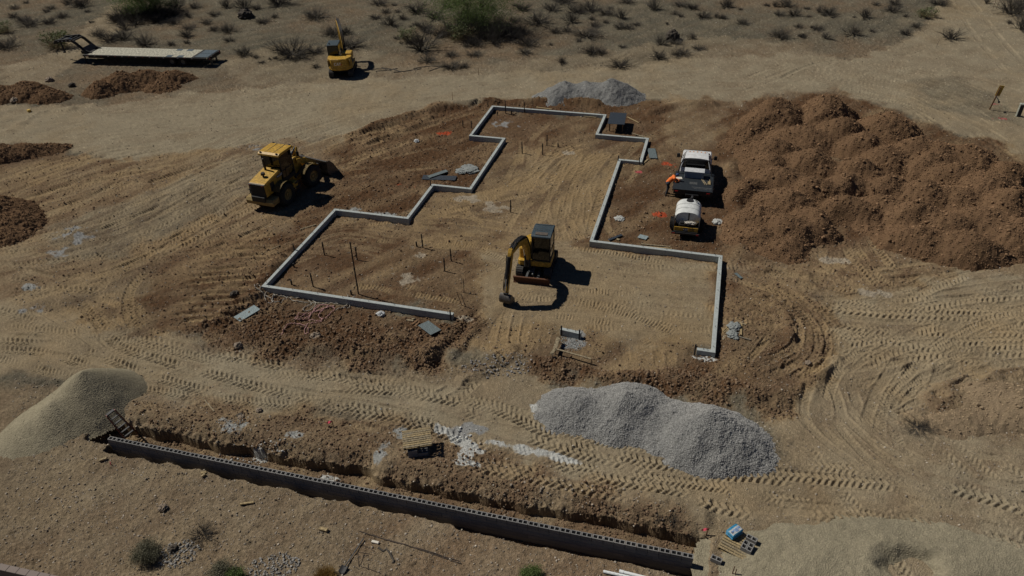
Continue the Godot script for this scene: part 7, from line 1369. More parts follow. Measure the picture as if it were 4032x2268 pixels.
func part(parent: Node3D, called: String, c: Vector3, s: Vector3, m: Material, bev := 0.02, B := Basis()) -> MeshInstance3D:
	return obj(called, MB.new().box(c, s, bev, B), m, parent)

func cylinder_ram(parent: Node3D, a: Vector3, b: Vector3, r: float, called := "hydraulic_ram") -> void:
	var o := obj(called, MB.new().cyl(a, a.lerp(b, 0.6), r, r, 10), M.dark_grey, parent)
	obj("rod", MB.new().cyl(a.lerp(b, 0.58), b, r * 0.55, r * 0.55, 8), M.chrome, o)

func prof(parent: Node3D, called: String, pts: Array, z0: float, z1: float, m: Material, bev := 0.02) -> MeshInstance3D:
	var pl := PackedVector2Array()
	for k in range(0, pts.size(), 2): pl.append(Vector2(pts[k], pts[k + 1]))
	return obj(called, MB.new().prism(pl, z0, z1, Transform3D(), bev), m, parent)

func pane(parent: Node3D, a: Vector3, b: Vector3, c: Vector3, d: Vector3, called := "window") -> void:
	var mb := MB.new()
	var n := (b - a).cross(d - a).normalized() * 0.006
	mb.quad(a, b, c, d)
	mb.quad(d - n, c - n, b - n, a - n)
	obj(called, mb, M.glass, parent)

func cab_box(t: Node3D, x0: float, x1: float, y0: float, y1: float, z0: float, z1: float, frame: Material, slope := 0.0) -> Node3D:
	# posts, sill, panes and a seat; roof is added by the caller
	var cab := Node3D.new()
	cab.name = "cab"
	t.add_child(cab, true)
	var p := 0.07
	for x in [x0, x1]:
		for z in [z0, z1]:
			var top := Vector3(x - (slope if x == x1 else 0.0), y1, z)
			var a := Vector3(x, y0, z)
			var o := obj("pillar", MB.new().box(Vector3(0, 0, 0), Vector3(p, (top - a).length(), p), 0.012), frame, cab)
			o.position = (a + top) * 0.5
			o.rotation.z = atan2(a.x - top.x, top.y - a.y)
	obj("sill", MB.new().box(Vector3((x0 + x1) * 0.5, y0 - 0.02, (z0 + z1) * 0.5), Vector3(x1 - x0 + p, 0.12, z1 - z0 + p), 0.015), frame, cab)
	for z in [z0, z1]:
		obj("door_rail", MB.new().box(Vector3((x0 + x1) * 0.5, y0 + (y1 - y0) * 0.36, z), Vector3(x1 - x0 - p, 0.05, p * 0.8), 0.01), frame, cab)
	obj("head_frame", MB.new().box(Vector3((x0 + x1 - slope) * 0.5, y1 - 0.03, (z0 + z1) * 0.5), Vector3(x1 - x0 - slope + p, 0.08, z1 - z0 + p), 0.015), frame, cab)
	pane(cab, Vector3(x1, y0, z0), Vector3(x1, y0, z1), Vector3(x1 - slope, y1 - 0.07, z1), Vector3(x1 - slope, y1 - 0.07, z0), "windscreen")
	pane(cab, Vector3(x0, y0, z1), Vector3(x0, y0, z0), Vector3(x0, y1 - 0.07, z0), Vector3(x0, y1 - 0.07, z1), "rear_window")
	pane(cab, Vector3(x1, y0, z1), Vector3(x0, y0, z1), Vector3(x0, y1 - 0.07, z1), Vector3(x1 - slope, y1 - 0.07, z1), "side_window")
	pane(cab, Vector3(x0, y0, z0), Vector3(x1, y0, z0), Vector3(x1 - slope, y1 - 0.07, z0), Vector3(x0, y1 - 0.07, z0), "side_window")
	var sx := (x0 + x1) * 0.5
	var sz := (z0 + z1) * 0.5
	obj("seat", MB.new().box(Vector3(sx, y0 + 0.42, sz), Vector3(0.45, 0.14, 0.46), 0.04).box(Vector3(sx - 0.24, y0 + 0.8, sz), Vector3(0.14, 0.7, 0.44), 0.04).box(Vector3(sx, y0 + 0.2, sz), Vector3(0.3, 0.36, 0.3), 0.02), M.seat, cab)
	obj("console", MB.new().box(Vector3(x1 - 0.28, y0 + 0.35, sz), Vector3(0.16, 0.6, 0.3), 0.03).cyl(Vector3(x1 - 0.3, y0 + 0.7, sz), Vector3(x1 - 0.4, y0 + 0.78, sz), 0.16, 0.16, 14), M.seat, cab)
	return cab

func crawler(t: Node3D, ln: float, hgt: float, w: float, z: float) -> void:
	var tr := Node3D.new()
	tr.name = "crawler_track"
	t.add_child(tr, true)
	var r := hgt * 0.5
	var hx := ln * 0.5 - r
	var belt := MB.new()
	var per := 4.0 * hx + TAU * r
	var n := int(per / 0.115)
	for k in n:
		var s := per * k / n
		var p := Vector2.ZERO
		var a := 0.0
		if s < 2 * hx: p = Vector2(-hx + s, hgt - r + r); a = 0.0
		elif s < 2 * hx + PI * r:
			var q := (s - 2 * hx) / r
			p = Vector2(hx + sin(q) * r, r + cos(q) * r); a = -q
		elif s < 4 * hx + PI * r: p = Vector2(hx - (s - 2 * hx - PI * r), 0.0); a = PI
		else:
			var q := (s - 4 * hx - PI * r) / r
			p = Vector2(-hx - sin(q) * r, r - cos(q) * r); a = PI - q
		var B := Basis(Vector3.BACK, a)
		belt.box(Vector3(p.x, p.y, z) - B * Vector3(0, 0.012, 0), Vector3(0.108, 0.022, w), 0.0, B)
		belt.box(Vector3(p.x, p.y, z) + B * Vector3(0.02, 0.008, 0), Vector3(0.03, 0.026, w * 0.96), 0.0, B)
	obj("belt", belt, M.track_steel, tr)
	var fr := MB.new()
	fr.box(Vector3(0, r, z), Vector3(2 * hx, hgt * 0.45, w * 0.55), 0.03)
	obj("track_frame", fr, M.black, tr)
	for x in [-hx, hx]:
		obj("sprocket", MB.new().cyl(Vector3(x, r, z - w * 0.42), Vector3(x, r, z + w * 0.42), r - 0.035, r - 0.035, 18), M.dark_grey, tr)
	for k in 4:
		var x := -hx + (k + 0.5) * 2.0 * hx / 4.0
		obj("roller", MB.new().cyl(Vector3(x, r * 0.45, z - w * 0.4), Vector3(x, r * 0.45, z + w * 0.4), r * 0.32, r * 0.32, 12), M.dark_grey, tr)

func bucket_shape(t: Node3D, c: Vector3, turn: float, w: float, s: float, m: Material, teeth: int) -> void:
	# curved shell in local xy extruded over z
	var b := Node3D.new()
	b.name = "bucket"
	t.add_child(b, true)
	b.position = c
	b.rotation.z = turn
	var rows := []
	var inner := []
	var outl := [[0.0, 0.0], [-0.18, -0.08], [-0.33, -0.28], [-0.36, -0.52], [-0.26, -0.72], [-0.05, -0.84], [0.25, -0.86], [0.5, -0.8]]
	for q in outl:
		rows.append([Vector3(q[0] * s, q[1] * s, -w * 0.5), Vector3(q[0] * s, q[1] * s, w * 0.5)])
		var k := Vector2(q[0] - 0.05, q[1] + 0.42)
		var d := -k.normalized() * 0.03
		inner.append([Vector3((q[0] + d.x) * s, (q[1] + d.y) * s, -w * 0.5), Vector3((q[0] + d.x) * s, (q[1] + d.y) * s, w * 0.5)])
	obj("shell", MB.new().sheet(rows).sheet(inner, true), m, b)
	for z in [-1, 1]:
		var pl := []
		for q in outl: pl.append(Vector2(q[0] * s, q[1] * s))
		obj("side_plate", MB.new().prism(pl, z * w * 0.5 - 0.014, z * w * 0.5 + 0.014), m, b)
	for k in teeth:
		var z := -w * 0.5 + w * (k + 0.5) / teeth
		obj("tooth", MB.new().box(Vector3(0.54 * s, -0.79 * s, z), Vector3(0.18 * s, 0.045, 0.06), 0.01, Basis(Vector3.BACK, 0.2)), m, b)
	obj("bracket", MB.new().box(Vector3(0.0, 0.05 * s, 0), Vector3(0.26 * s, 0.2 * s, w * 0.4), 0.02), M.dark_grey, b)

func arm_beam(t: Node3D, called: String, pts: Array, widths: Array, z0: float, z1: float, m: Material) -> MeshInstance3D:
	# a box-section beam that follows pts (in local xy) with the given depths
	var up := []
	var lo := []
	for k in pts.size():
		var p: Vector2 = pts[k]
		var d: Vector2 = (pts[mini(k + 1, pts.size() - 1)] - pts[maxi(k - 1, 0)]).normalized()
		var n := Vector2(-d.y, d.x)
		up.append(p + n * widths[k] * 0.5)
		lo.append(p - n * widths[k] * 0.5)
	lo.reverse()
	return obj(called, MB.new().prism(PackedVector2Array(up + lo), z0, z1, Transform3D(), 0.015), m, t)

func build_loader() -> void:
	var t := thing("wheel_loader", "yellow articulated wheel loader with its bucket lowered on the left yard", "loader", Vector3(-15.4, gy(-15.2, -45.4) - 0.02, -45.25), head(0.345, -0.939))
	var Y: Material = M.yellow
	var R := 0.76
	for z in [-1.03, 1.03]:
		var w := wheel(t, Vector3(-1.3, R, z), R, 0.56, M.rubber, M.yellow_dusty, 16, 0.52)
		if z < 0: w.rotation.y = PI
	# rear frame, hood and grille
	prof(t, "rear_frame", [-2.55, 0.75, -2.4, 1.15, 0.15, 1.3, 0.15, 0.62, -2.2, 0.55], -0.42, 0.42, M.dark_grey)
	prof(t, "hood", [-2.62, 1.12, -2.66, 1.98, -2.55, 2.06, -0.78, 2.32, -0.78, 1.12], -0.66, 0.66, Y, 0.07)
	part(t, "grille", Vector3(-2.68, 1.5, 0), Vector3(0.06, 0.88, 1.18), M.black, 0.02)
	part(t, "grille_cap", Vector3(-2.66, 1.99, 0), Vector3(0.1, 0.09, 1.2), M.grey_metal, 0.02)
	for k in 7: part(t, "grille_bar", Vector3(-2.715, 1.17 + k * 0.1, 0), Vector3(0.02, 0.022, 1.06), M.dark_grey, 0.004)
	for z in [-0.46, 0.46]: part(t, "tail_light", Vector3(-2.72, 1.95, z), Vector3(0.02, 0.05, 0.09), M.red_lens, 0.008)
	for z in [0.06, 0.18]: part(t, "reversing_light", Vector3(-2.73, 1.18, z - 0.1), Vector3(0.02, 0.06, 0.06), M.chrome, 0.01)
	prof(t, "counterweight", [-2.74, 0.55, -2.8, 0.82, -2.66, 0.98, -2.05, 1.0, -2.05, 0.55], -1.08, 1.08, M.yellow_dusty, 0.06)
	part(t, "grille_skirt", Vector3(-2.72, 0.98, 0), Vector3(0.2, 0.4, 1.05), M.black, 0.03)
	for s in [-1, 1]:
		part(t, "side_vent", Vector3(-1.95, 1.62, s * 0.662), Vector3(0.42, 0.6, 0.02), M.black, 0.006)
		var pn := part(t, "badge_panel", Vector3(-1.05, 1.98, s * 0.664), Vector3(0.62, 0.2, 0.014), M.letter_black, 0.003)
		if s > 0:
			letters("CAT", 0.15, M.letter_white, pn, Transform3D(Basis(), Vector3(-0.9, 1.98, 0.673)))
			letters("938", 0.09, M.letter_white, pn, Transform3D(Basis(), Vector3(-1.22, 1.98, 0.673)))
		# rear fender: arched plate over the wheel
		var rows := []
		for k in 9:
			var a := PI * (0.08 + 0.72 * k / 8.0)
			rows.append([Vector3(-1.3 + cos(a) * 0.95, R + sin(a) * 0.92, s * 0.66), Vector3(-1.3 + cos(a) * 0.95, R + sin(a) * 0.92, s * 1.2)])
		obj("rear_fender", MB.new().sheet(rows, s > 0).sheet(rows, s < 0), M.yellow_dusty, t)
		# steps
		part(t, "step_box", Vector3(-0.28, 0.95, s * 0.95), Vector3(0.55, 0.5, 0.5), Y, 0.03)
		for k in 3: part(t, "step", Vector3(-0.15, 0.48 + k * 0.32, s * 1.22), Vector3(0.45, 0.035, 0.18), M.dark_grey, 0.006)
		obj("handrail", MB.new().tube([Vector3(0.15, 1.2, s * 1.1), Vector3(0.15, 1.9, s * 1.05), Vector3(0.1, 2.1, s * 0.85)], 0.018, 6), M.dark_grey, t)
	obj("air_precleaner", MB.new().cyl(Vector3(-1.85, 2.12, 0.05), Vector3(-1.85, 2.34, 0.05), 0.06, 0.06, 10).cyl(Vector3(-1.85, 2.32, 0.05), Vector3(-1.85, 2.46, 0.05), 0.15, 0.13, 16), M.black, t)
	obj("exhaust_stack", MB.new().cyl(Vector3(-1.1, 2.2, -0.28), Vector3(-1.12, 2.95, -0.28), 0.075, 0.075, 12).cyl(Vector3(-1.12, 2.9, -0.28), Vector3(-1.16, 3.1, -0.28), 0.06, 0.06, 10), M.black, t)
	var cab := cab_box(t, -0.72, 0.62, 1.5, 3.2, -0.68, 0.68, M.black, 0.08)
	part(cab, "floor_skirt", Vector3(-0.05, 1.38, 0), Vector3(1.4, 0.26, 1.42), M.black, 0.03)
	var roof := prof(cab, "roof", [-0.9, 3.2, -0.88, 3.3, -0.7, 3.38, 0.7, 3.36, 0.8, 3.26, 0.78, 3.2], -0.82, 0.82, Y, 0.03)
	for z in [-0.3, 0.3]: part(roof, "roof_groove", Vector3(-0.02, 3.372, z), Vector3(1.4, 0.02, 0.035), M.dark_grey, 0.004)
	for x in [-0.8, 0.72]:
		for z in [-0.62, 0.62]: part(roof, "work_light", Vector3(x, 3.38, z), Vector3(0.1, 0.08, 0.14), M.dark_grey, 0.02)
	for s in [-1, 1]:
		obj("mirror", MB.new().tube([Vector3(0.65, 3.1, s * 0.72), Vector3(0.85, 3.05, s * 0.98), Vector3(0.85, 2.75, s * 1.0)], 0.016, 5).box(Vector3(0.86, 2.72, s * 1.02), Vector3(0.06, 0.32, 0.2), 0.02), M.black, t)
	# front half, turned at the joint
	# parts of the front hang on the loader itself, placed through this transform
	var F := Transform3D(Basis(Vector3.UP, -deg_to_rad(9.0)), Vector3(0.25, 0, 0))
	var made := []
	for z in [-1.03, 1.03]:
		var w := wheel(t, Vector3(1.5, R, z), R, 0.56, M.rubber, M.yellow_dusty, 16, 0.52)
		if z < 0: w.rotation.y = PI
		made.append(w)
	made.append(prof(t, "front_frame", [0.0, 0.6, 0.0, 1.35, 0.5, 1.95, 0.85, 2.25, 1.15, 2.25, 1.5, 1.4, 2.1, 0.95, 2.1, 0.55], -0.36, 0.36, Y, 0.04))
	for s in [-1, 1]:
		made.append(arm_beam(t, "lift_arm", [Vector2(0.95, 2.0), Vector2(1.7, 1.75), Vector2(2.5, 1.05), Vector2(3.0, 0.42)], [0.3, 0.42, 0.36, 0.24], s * 0.47 - 0.06, s * 0.47 + 0.06, M.yellow))
		made.append(obj("lift_ram", MB.new().cyl(Vector3(0.55, 0.95, s * 0.45), Vector3(1.5, 1.35, s * 0.45), 0.085, 0.085, 12), M.dark_grey, t))
		var rows := []
		for k in 8:
			var a := PI * (0.2 + 0.62 * k / 7.0)
			rows.append([Vector3(1.5 + cos(a) * 0.92, R + sin(a) * 0.9, s * 0.7), Vector3(1.5 + cos(a) * 0.92, R + sin(a) * 0.9, s * 1.2)])
		made.append(obj("front_fender", MB.new().sheet(rows, s > 0).sheet(rows, s < 0), M.yellow_dusty, t))
		made.append(arm_beam(t, "tilt_horn", [Vector2(1.45, 1.5), Vector2(1.35, 2.2), Vector2(1.5, 2.75)], [0.4, 0.32, 0.12], s * 0.14 - 0.05, s * 0.14 + 0.05, M.yellow))
	made.append(obj("tilt_ram", MB.new().cyl(Vector3(0.6, 2.0, 0), Vector3(1.2, 2.5, 0), 0.09, 0.09, 12).cyl(Vector3(1.2, 2.5, 0), Vector3(1.5, 2.7, 0), 0.05, 0.05, 10), M.aluminium, t))
	made.append(arm_beam(t, "tilt_link", [Vector2(1.5, 1.45), Vector2(2.2, 1.0), Vector2(3.0, 0.85)], [0.2, 0.14, 0.12], -0.08, 0.08, M.yellow))
	made.append(part(t, "coupler", Vector3(3.05, 0.6, 0), Vector3(0.16, 0.75, 1.1), M.dark_grey, 0.02))
	# bucket: deep scoop open forward
	var bo := [[3.15, 1.2], [3.16, 0.9], [3.18, 0.4], [3.24, 0.18], [3.4, 0.07], [3.8, 0.04], [4.35, 0.03]]
	var r0 := []; var r1 := []
	for q in bo:
		r0.append([Vector3(q[0], q[1], -1.24), Vector3(q[0], q[1], 1.24)])
		r1.append([Vector3(q[0] + 0.035, q[1] + 0.03, -1.24), Vector3(q[0] + 0.035, q[1] + 0.03, 1.24)])
	var bk := obj("bucket", MB.new().sheet(r0).sheet(r1, true).box(Vector3(3.17, 1.2, 0), Vector3(0.12, 0.1, 2.5), 0.01), M.bucket_steel, t)
	made.append(bk)
	for s in [-1, 1]:
		obj("side_plate", MB.new().prism([Vector2(3.14, 1.22), Vector2(3.14, 0.4), Vector2(3.22, 0.16), Vector2(3.4, 0.04), Vector2(4.3, 0.01), Vector2(4.1, 0.35), Vector2(3.75, 0.9), Vector2(3.45, 1.2)], s * 1.24 - 0.02, s * 1.24 + 0.02), M.bucket_steel, bk)
	obj("cutting_edge", MB.new().box(Vector3(4.3, 0.025, 0), Vector3(0.26, 0.04, 2.54), 0.008), M.dark_grey, bk)
	for o in made:
		if o.name.begins_with("bucket") or o.name.begins_with("coupler"): o.position.x -= 0.22
		o.transform = F * o.transform

func mini_arm(t: Node3D, B: Transform3D, base: Vector2, apex: Vector2, j2: Vector2, low: Vector2, bw: float, m: Material, curl := 0.1) -> void:
	# boom, stick, rams, hoses and bucket in the plane of B (x out, y up)
	var made := []
	made.append(arm_beam(t, "boom", [base, base.lerp(apex, 0.5) + Vector2(-0.12, 0.05), apex, apex.lerp(j2, 0.5) + Vector2(0, 0.16), j2], [bw * 0.9, bw * 1.25, bw * 1.3, bw * 0.95, bw * 0.6], -bw * 0.42, bw * 0.42, m))
	made.append(arm_beam(t, "stick", [j2 + (j2 - low).normalized() * 0.22, j2, j2.lerp(low, 0.3), low], [bw * 0.7, bw * 1.05, bw * 0.95, bw * 0.6], -bw * 0.36, bw * 0.36, m))
	var d := (j2 - apex).normalized()
	var n := Vector2(-d.y, d.x)
	var a := apex + n * bw * 0.75
	var b := j2 + (j2 - low).normalized() * 0.22 + n * 0.05
	for q in [["boom_ram", base + Vector2(0.25, -0.12), base.lerp(apex, 0.72) + Vector2(0.22, 0.0), 0.055], ["stick_ram", a, b, 0.05], ["bucket_ram", j2 + (low - j2).normalized() * 0.15 + Vector2(bw * 0.8, 0.05), low.lerp(j2, 0.1) + Vector2(bw * 0.75, 0.0), 0.075]]:
		var ram := obj(q[0], MB.new().cyl(Vector3(q[1].x, q[1].y, 0), Vector3(q[1].x, q[1].y, 0).lerp(Vector3(q[2].x, q[2].y, 0), 0.62), q[3], q[3], 10), M.black, t)
		obj("rod", MB.new().cyl(Vector3(q[1].x, q[1].y, 0).lerp(Vector3(q[2].x, q[2].y, 0), 0.6), Vector3(q[2].x, q[2].y, 0), q[3] * 0.55, q[3] * 0.55, 8), M.chrome, ram)
		made.append(ram)
	for q in [-0.34, -0.2, 0.24, 0.36]:
		var sp := []
		for k in 9:
			var u := k / 8.0
			var p := j2.lerp(low, 0.02 + u * 0.85) + Vector2(bw * (0.62 + 0.18 * sin(u * 9.0 + q * 20.0)), 0.0)
			sp.append(Vector3(p.x, p.y, q * bw * 1.1))
		made.append(obj("hose", MB.new().tube(sp, 0.024, 5), M.black, t))
	# hoses strapped along the back of the boom from its foot to the stick
	var e := (apex - base).normalized()
	var en := Vector2(-e.y, e.x)
	for q in [-0.36, -0.22, -0.08, 0.08, 0.22, 0.36]:
		var path := spline([base.x + en.x * bw * 0.7, base.y + en.y * bw * 0.7, base.lerp(apex, 0.5).x - 0.12 + en.x * bw * 0.9, base.lerp(apex, 0.5).y + en.y * bw * 0.9, apex.x + (en.x + n.x) * bw * 0.48, apex.y + (en.y + n.y) * bw * 0.48, apex.lerp(j2, 0.5).x + n.x * bw * 0.8, apex.lerp(j2, 0.5).y + 0.16 + n.y * bw * 0.8, j2.x + n.x * bw * 0.6, j2.y + n.y * bw * 0.6], 0.12)
		var bp := []
		for k in path.size(): bp.append(Vector3(path[k].x, path[k].y + 0.012 * sin(k * 0.9 + q * 30.0), q * bw))
		made.append(obj("hose", MB.new().tube(bp, 0.024, 5), M.black, t))
	for s in [-1, 1]:
		var hp := []
		for k in 9:
			var u := k / 8.0
			var p := apex.lerp(j2, u * 1.15) + n * (bw * 0.7 + 0.12 * sin(u * PI) + 0.1 * u)
			if u > 0.85: p = j2 + Vector2(0.1, -0.3 * (u - 0.85) / 0.15)
			hp.append(Vector3(p.x, p.y, s * bw * 0.3))
		made.append(obj("hose", MB.new().tube(hp, 0.016, 5), M.black, t))
	for o in made: o.transform = B * o.transform
	bucket_shape(t, Vector3.ZERO, 0.0, 0.62, 0.72, M.bucket_steel, 4)
	var bk: Node3D = t.get_child(t.get_child_count() - 1)
	bk.transform = B * Transform3D(Basis(Vector3.UP, PI) * Basis(Vector3.BACK, curl), Vector3(low.x, low.y, 0))

func build_mini_excavator() -> void:
	var f := Vector2(-0.237, 0.971)
	var c := Vector2(1.5, -35.0)
	var t := thing("mini_excavator", "yellow mini excavator with a dark cab roof working on the graded pad", "excavator", Vector3(c.x, gy(c.x, c.y) - 0.02, c.y), head(f.x, f.y))
	for z in [-0.8, 0.8]: crawler(t, 2.5, 0.62, 0.4, z)
	part(t, "car_body", Vector3(0, 0.42, 0), Vector3(1.1, 0.3, 1.2), M.black, 0.03)
	obj("slew_ring", MB.new().cyl(Vector3(0, 0.5, 0), Vector3(0, 0.7, 0), 0.5, 0.5, 24), M.dark_grey, t)
	# blade on two arms
	for z in [-0.32, 0.32]:
		var o := part(t, "blade_arm", Vector3(1.15, 0.33, z), Vector3(1.1, 0.14, 0.14), M.grey_metal, 0.02)
		o.rotation.z = -0.05
	obj("blade_ram", MB.new().cyl(Vector3(0.7, 0.55, 0), Vector3(1.4, 0.4, 0), 0.055, 0.055, 10), M.grey_metal, t)
	part(t, "ram_guard", Vector3(1.0, 0.5, 0.12), Vector3(0.5, 0.05, 0.3), M.grey_metal, 0.01)
	var rows := []
	var back := []
	for k in 6:
		var u := k / 5.0
		var x := 1.72 + 0.09 * pow(absf(u - 0.5) * 2.0, 2.0)
		rows.append([Vector3(x, 0.02 + u * 0.4, -1.02), Vector3(x, 0.02 + u * 0.4, 1.02)])
		back.append([Vector3(x - 0.045, 0.02 + u * 0.4, -1.02), Vector3(x - 0.045, 0.02 + u * 0.4, 1.02)])
	obj("dozer_blade", MB.new().sheet(rows, true).sheet(back).box(Vector3(1.75, 0.43, 0), Vector3(0.12, 0.05, 2.06), 0.01).box(Vector3(1.75, 0.03, 0), Vector3(0.1, 0.06, 2.06), 0.01), M.rust, t)
	# house
	var pl := []
	for k in 13:
		var a := -PI * 0.5 - PI * k / 12.0
		pl.append(Vector2(-0.25 + cos(a) * 0.95, sin(a) * 0.93))
	pl.append_array([Vector2(0.85, 0.93), Vector2(0.95, 0.8), Vector2(0.95, -0.8), Vector2(0.85, -0.93)])
	var house := obj("house_base", MB.new().prism(pl, 0.0, 0.34, Transform3D(Basis(Vector3.RIGHT, PI / 2), Vector3(0, 1.02, 0)), 0.03), M.yellow, t)
	var en := []
	for k in 13:
		var a := -PI * 0.5 - PI * k / 12.0
		en.append(Vector2(-0.3 + cos(a) * 0.88, sin(a) * 0.9))
	en.append_array([Vector2(-0.1, 0.9), Vector2(-0.1, -0.9)])
	obj("engine_cover", MB.new().prism(en, 0.0, 0.62, Transform3D(Basis(Vector3.RIGHT, PI / 2), Vector3(0, 1.63, 0)), 0.06), M.yellow, t)
	part(t, "side_tank_cover", Vector3(0.25, 1.32, 0.62), Vector3(0.85, 0.72, 0.56), M.yellow, 0.07)
	var cab := cab_box(t, -0.42, 0.86, 1.05, 2.55, -0.88, 0.12, M.black, 0.06)
	part(cab, "cab_floor", Vector3(0.22, 1.03, -0.38), Vector3(1.3, 0.05, 1.02), M.black, 0.01)
	var roof := prof(cab, "roof", [-0.5, 2.55, -0.47, 2.63, -0.2, 2.68, 0.7, 2.66, 0.86, 2.6, 0.88, 2.55], -0.95, 0.18, M.cab_roof, 0.03)
	for k in 4:
		obj("roof_rib", MB.new().tube([Vector3(-0.36 + k * 0.2, 2.672, -0.85), Vector3(-0.27 + k * 0.2, 2.684, -0.38), Vector3(-0.36 + k * 0.2, 2.672, 0.1)], 0.014, 5), M.grey_metal, roof)
	part(roof, "roof_window", Vector3(0.62, 2.67, -0.38), Vector3(0.28, 0.02, 0.7), M.dusty_steel, 0.01)
	# swing post and arm, in the plane the arm points along (a little off the machine's own axis)
	part(t, "swing_post", Vector3(0.98, 0.92, 0.36), Vector3(0.3, 0.5, 0.34), M.dark_grey, 0.04)
	var inv := t.transform.affine_inverse()
	var w0 := Vector3(0.95, t.position.y, -34.2)
	var dr := Vector3(-1.26, 0, 2.74).normalized()
	var B := inv * Transform3D(Basis(dr, Vector3.UP, dr.cross(Vector3.UP)), w0)
	mini_arm(t, B, Vector2(0.0, 0.95), Vector2(0.55, 2.62), Vector2(2.28, 2.9), Vector2(3.05, 0.78), 0.3, M.yellow)

func build_far_excavator() -> void:
	var c := Vector2(-15.45, -69.45)
	var t := thing("excavator", "yellow excavator seen from behind with its boom raised beyond the pale road", "excavator", Vector3(c.x, gy(c.x, c.y) - 0.02, c.y), head(-0.03, -1.0))
	for z in [-0.9, 0.9]: crawler(t, 2.9, 0.68, 0.46, z)
	part(t, "car_body", Vector3(0, 0.45, 0), Vector3(1.2, 0.3, 1.4), M.black, 0.03)
	obj("slew_ring", MB.new().cyl(Vector3(0, 0.55, 0), Vector3(0, 0.8, 0), 0.6, 0.6, 24), M.dark_grey, t)
	var pl := [Vector2(1.25, 1.1), Vector2(1.25, -1.1), Vector2(-0.9, -1.12), Vector2(-1.5, -0.7), Vector2(-1.62, 0.0), Vector2(-1.5, 0.7), Vector2(-0.9, 1.12)]
	obj("house_base", MB.new().prism(pl, 0.0, 0.28, Transform3D(Basis(Vector3.RIGHT, PI / 2), Vector3(0, 1.05, 0)), 0.04), M.yellow, t)
	var cw := [Vector2(-0.35, 1.1), Vector2(-0.35, -1.1), Vector2(-0.95, -1.1), Vector2(-1.55, -0.72), Vector2(-1.68, 0.0), Vector2(-1.55, 0.72), Vector2(-0.95, 1.1)]
	obj("counterweight", MB.new().prism(cw, 0.0, 0.95, Transform3D(Basis(Vector3.RIGHT, PI / 2), Vector3(0, 1.85, 0)), 0.05), M.yellow, t)
	obj("bumper_lip", MB.new().box(Vector3(-1.5, 0.98, 0), Vector3(0.3, 0.2, 1.3), 0.06), M.yellow, t)
	part(t, "engine_hood", Vector3(0.1, 1.7, 0.62), Vector3(0.95, 0.62, 0.95), M.yellow, 0.06)
	var hatch := part(t, "rear_hatch", Vector3(-1.665, 1.42, 0.0), Vector3(0.03, 0.55, 0.95), M.yellow, 0.01)
	letters("CAT", 0.26, M.letter_white, hatch, Transform3D(Basis(Vector3.UP, -PI / 2), Vector3(-1.685, 1.42, -0.12)))
	part(hatch, "red_mark", Vector3(-1.685, 1.38, 0.22), Vector3(0.01, 0.14, 0.1), M.letter_red, 0.0)
	for s in [-1, 1]:
		part(t, "side_grille", Vector3(-0.6, 1.45, s * 1.105), Vector3(0.5, 0.45, 0.02), M.dark_grey, 0.006)
		part(t, "corner_door", Vector3(-1.3, 1.42, s * 0.93), Vector3(0.4, 0.6, 0.02), M.yellow_dusty, 0.006, Basis(Vector3.UP, s * 0.62))
		part(t, "mirror", Vector3(1.1, 2.1, s * 1.2), Vector3(0.08, 0.3, 0.18), M.black, 0.02)
	var cab := cab_box(t, -0.28, 1.25, 1.15, 2.7, -1.08, -0.12, M.black, 0.1)
	part(cab, "roof", Vector3(0.47, 2.74, -0.6), Vector3(1.6, 0.1, 1.1), M.cab_roof, 0.04)
	obj("beacon", MB.new().cyl(Vector3(0.0, 2.78, -0.9), Vector3(0, 2.92, -0.9), 0.06, 0.05, 10), M.black, cab)
	obj("hood_latch", MB.new().tube([Vector3(-0.4, 1.86, -0.35), Vector3(-0.4, 1.95, -0.3)], 0.02, 5), M.black, t)
	obj("handrail", MB.new().tube([Vector3(0.55, 2.0, 0.3), Vector3(0.55, 2.2, 0.3), Vector3(0.55, 2.2, 1.05), Vector3(0.55, 2.0, 1.05)], 0.02, 6), M.black, t)
	part(t, "dozer_blade", Vector3(1.9, 0.28, 0), Vector3(0.1, 0.5, 2.2), M.dusty_steel, 0.02)
	for z in [-0.35, 0.35]: part(t, "blade_arm", Vector3(1.5, 0.35, z), Vector3(0.9, 0.14, 0.14), M.black, 0.02)
	var inv := t.transform.affine_inverse()
	var dr := Vector3(-1.08, 0, -3.6).normalized()
	var B := inv * Transform3D(Basis(dr, Vector3.UP, dr.cross(Vector3.UP)), Vector3(-15.12, t.position.y, -70.15))
	mini_arm(t, B, Vector2(0.1, 1.25), Vector2(1.5, 3.2), Vector2(3.8, 3.75), Vector2(2.75, 1.35), 0.34, M.yellow, 0.6)

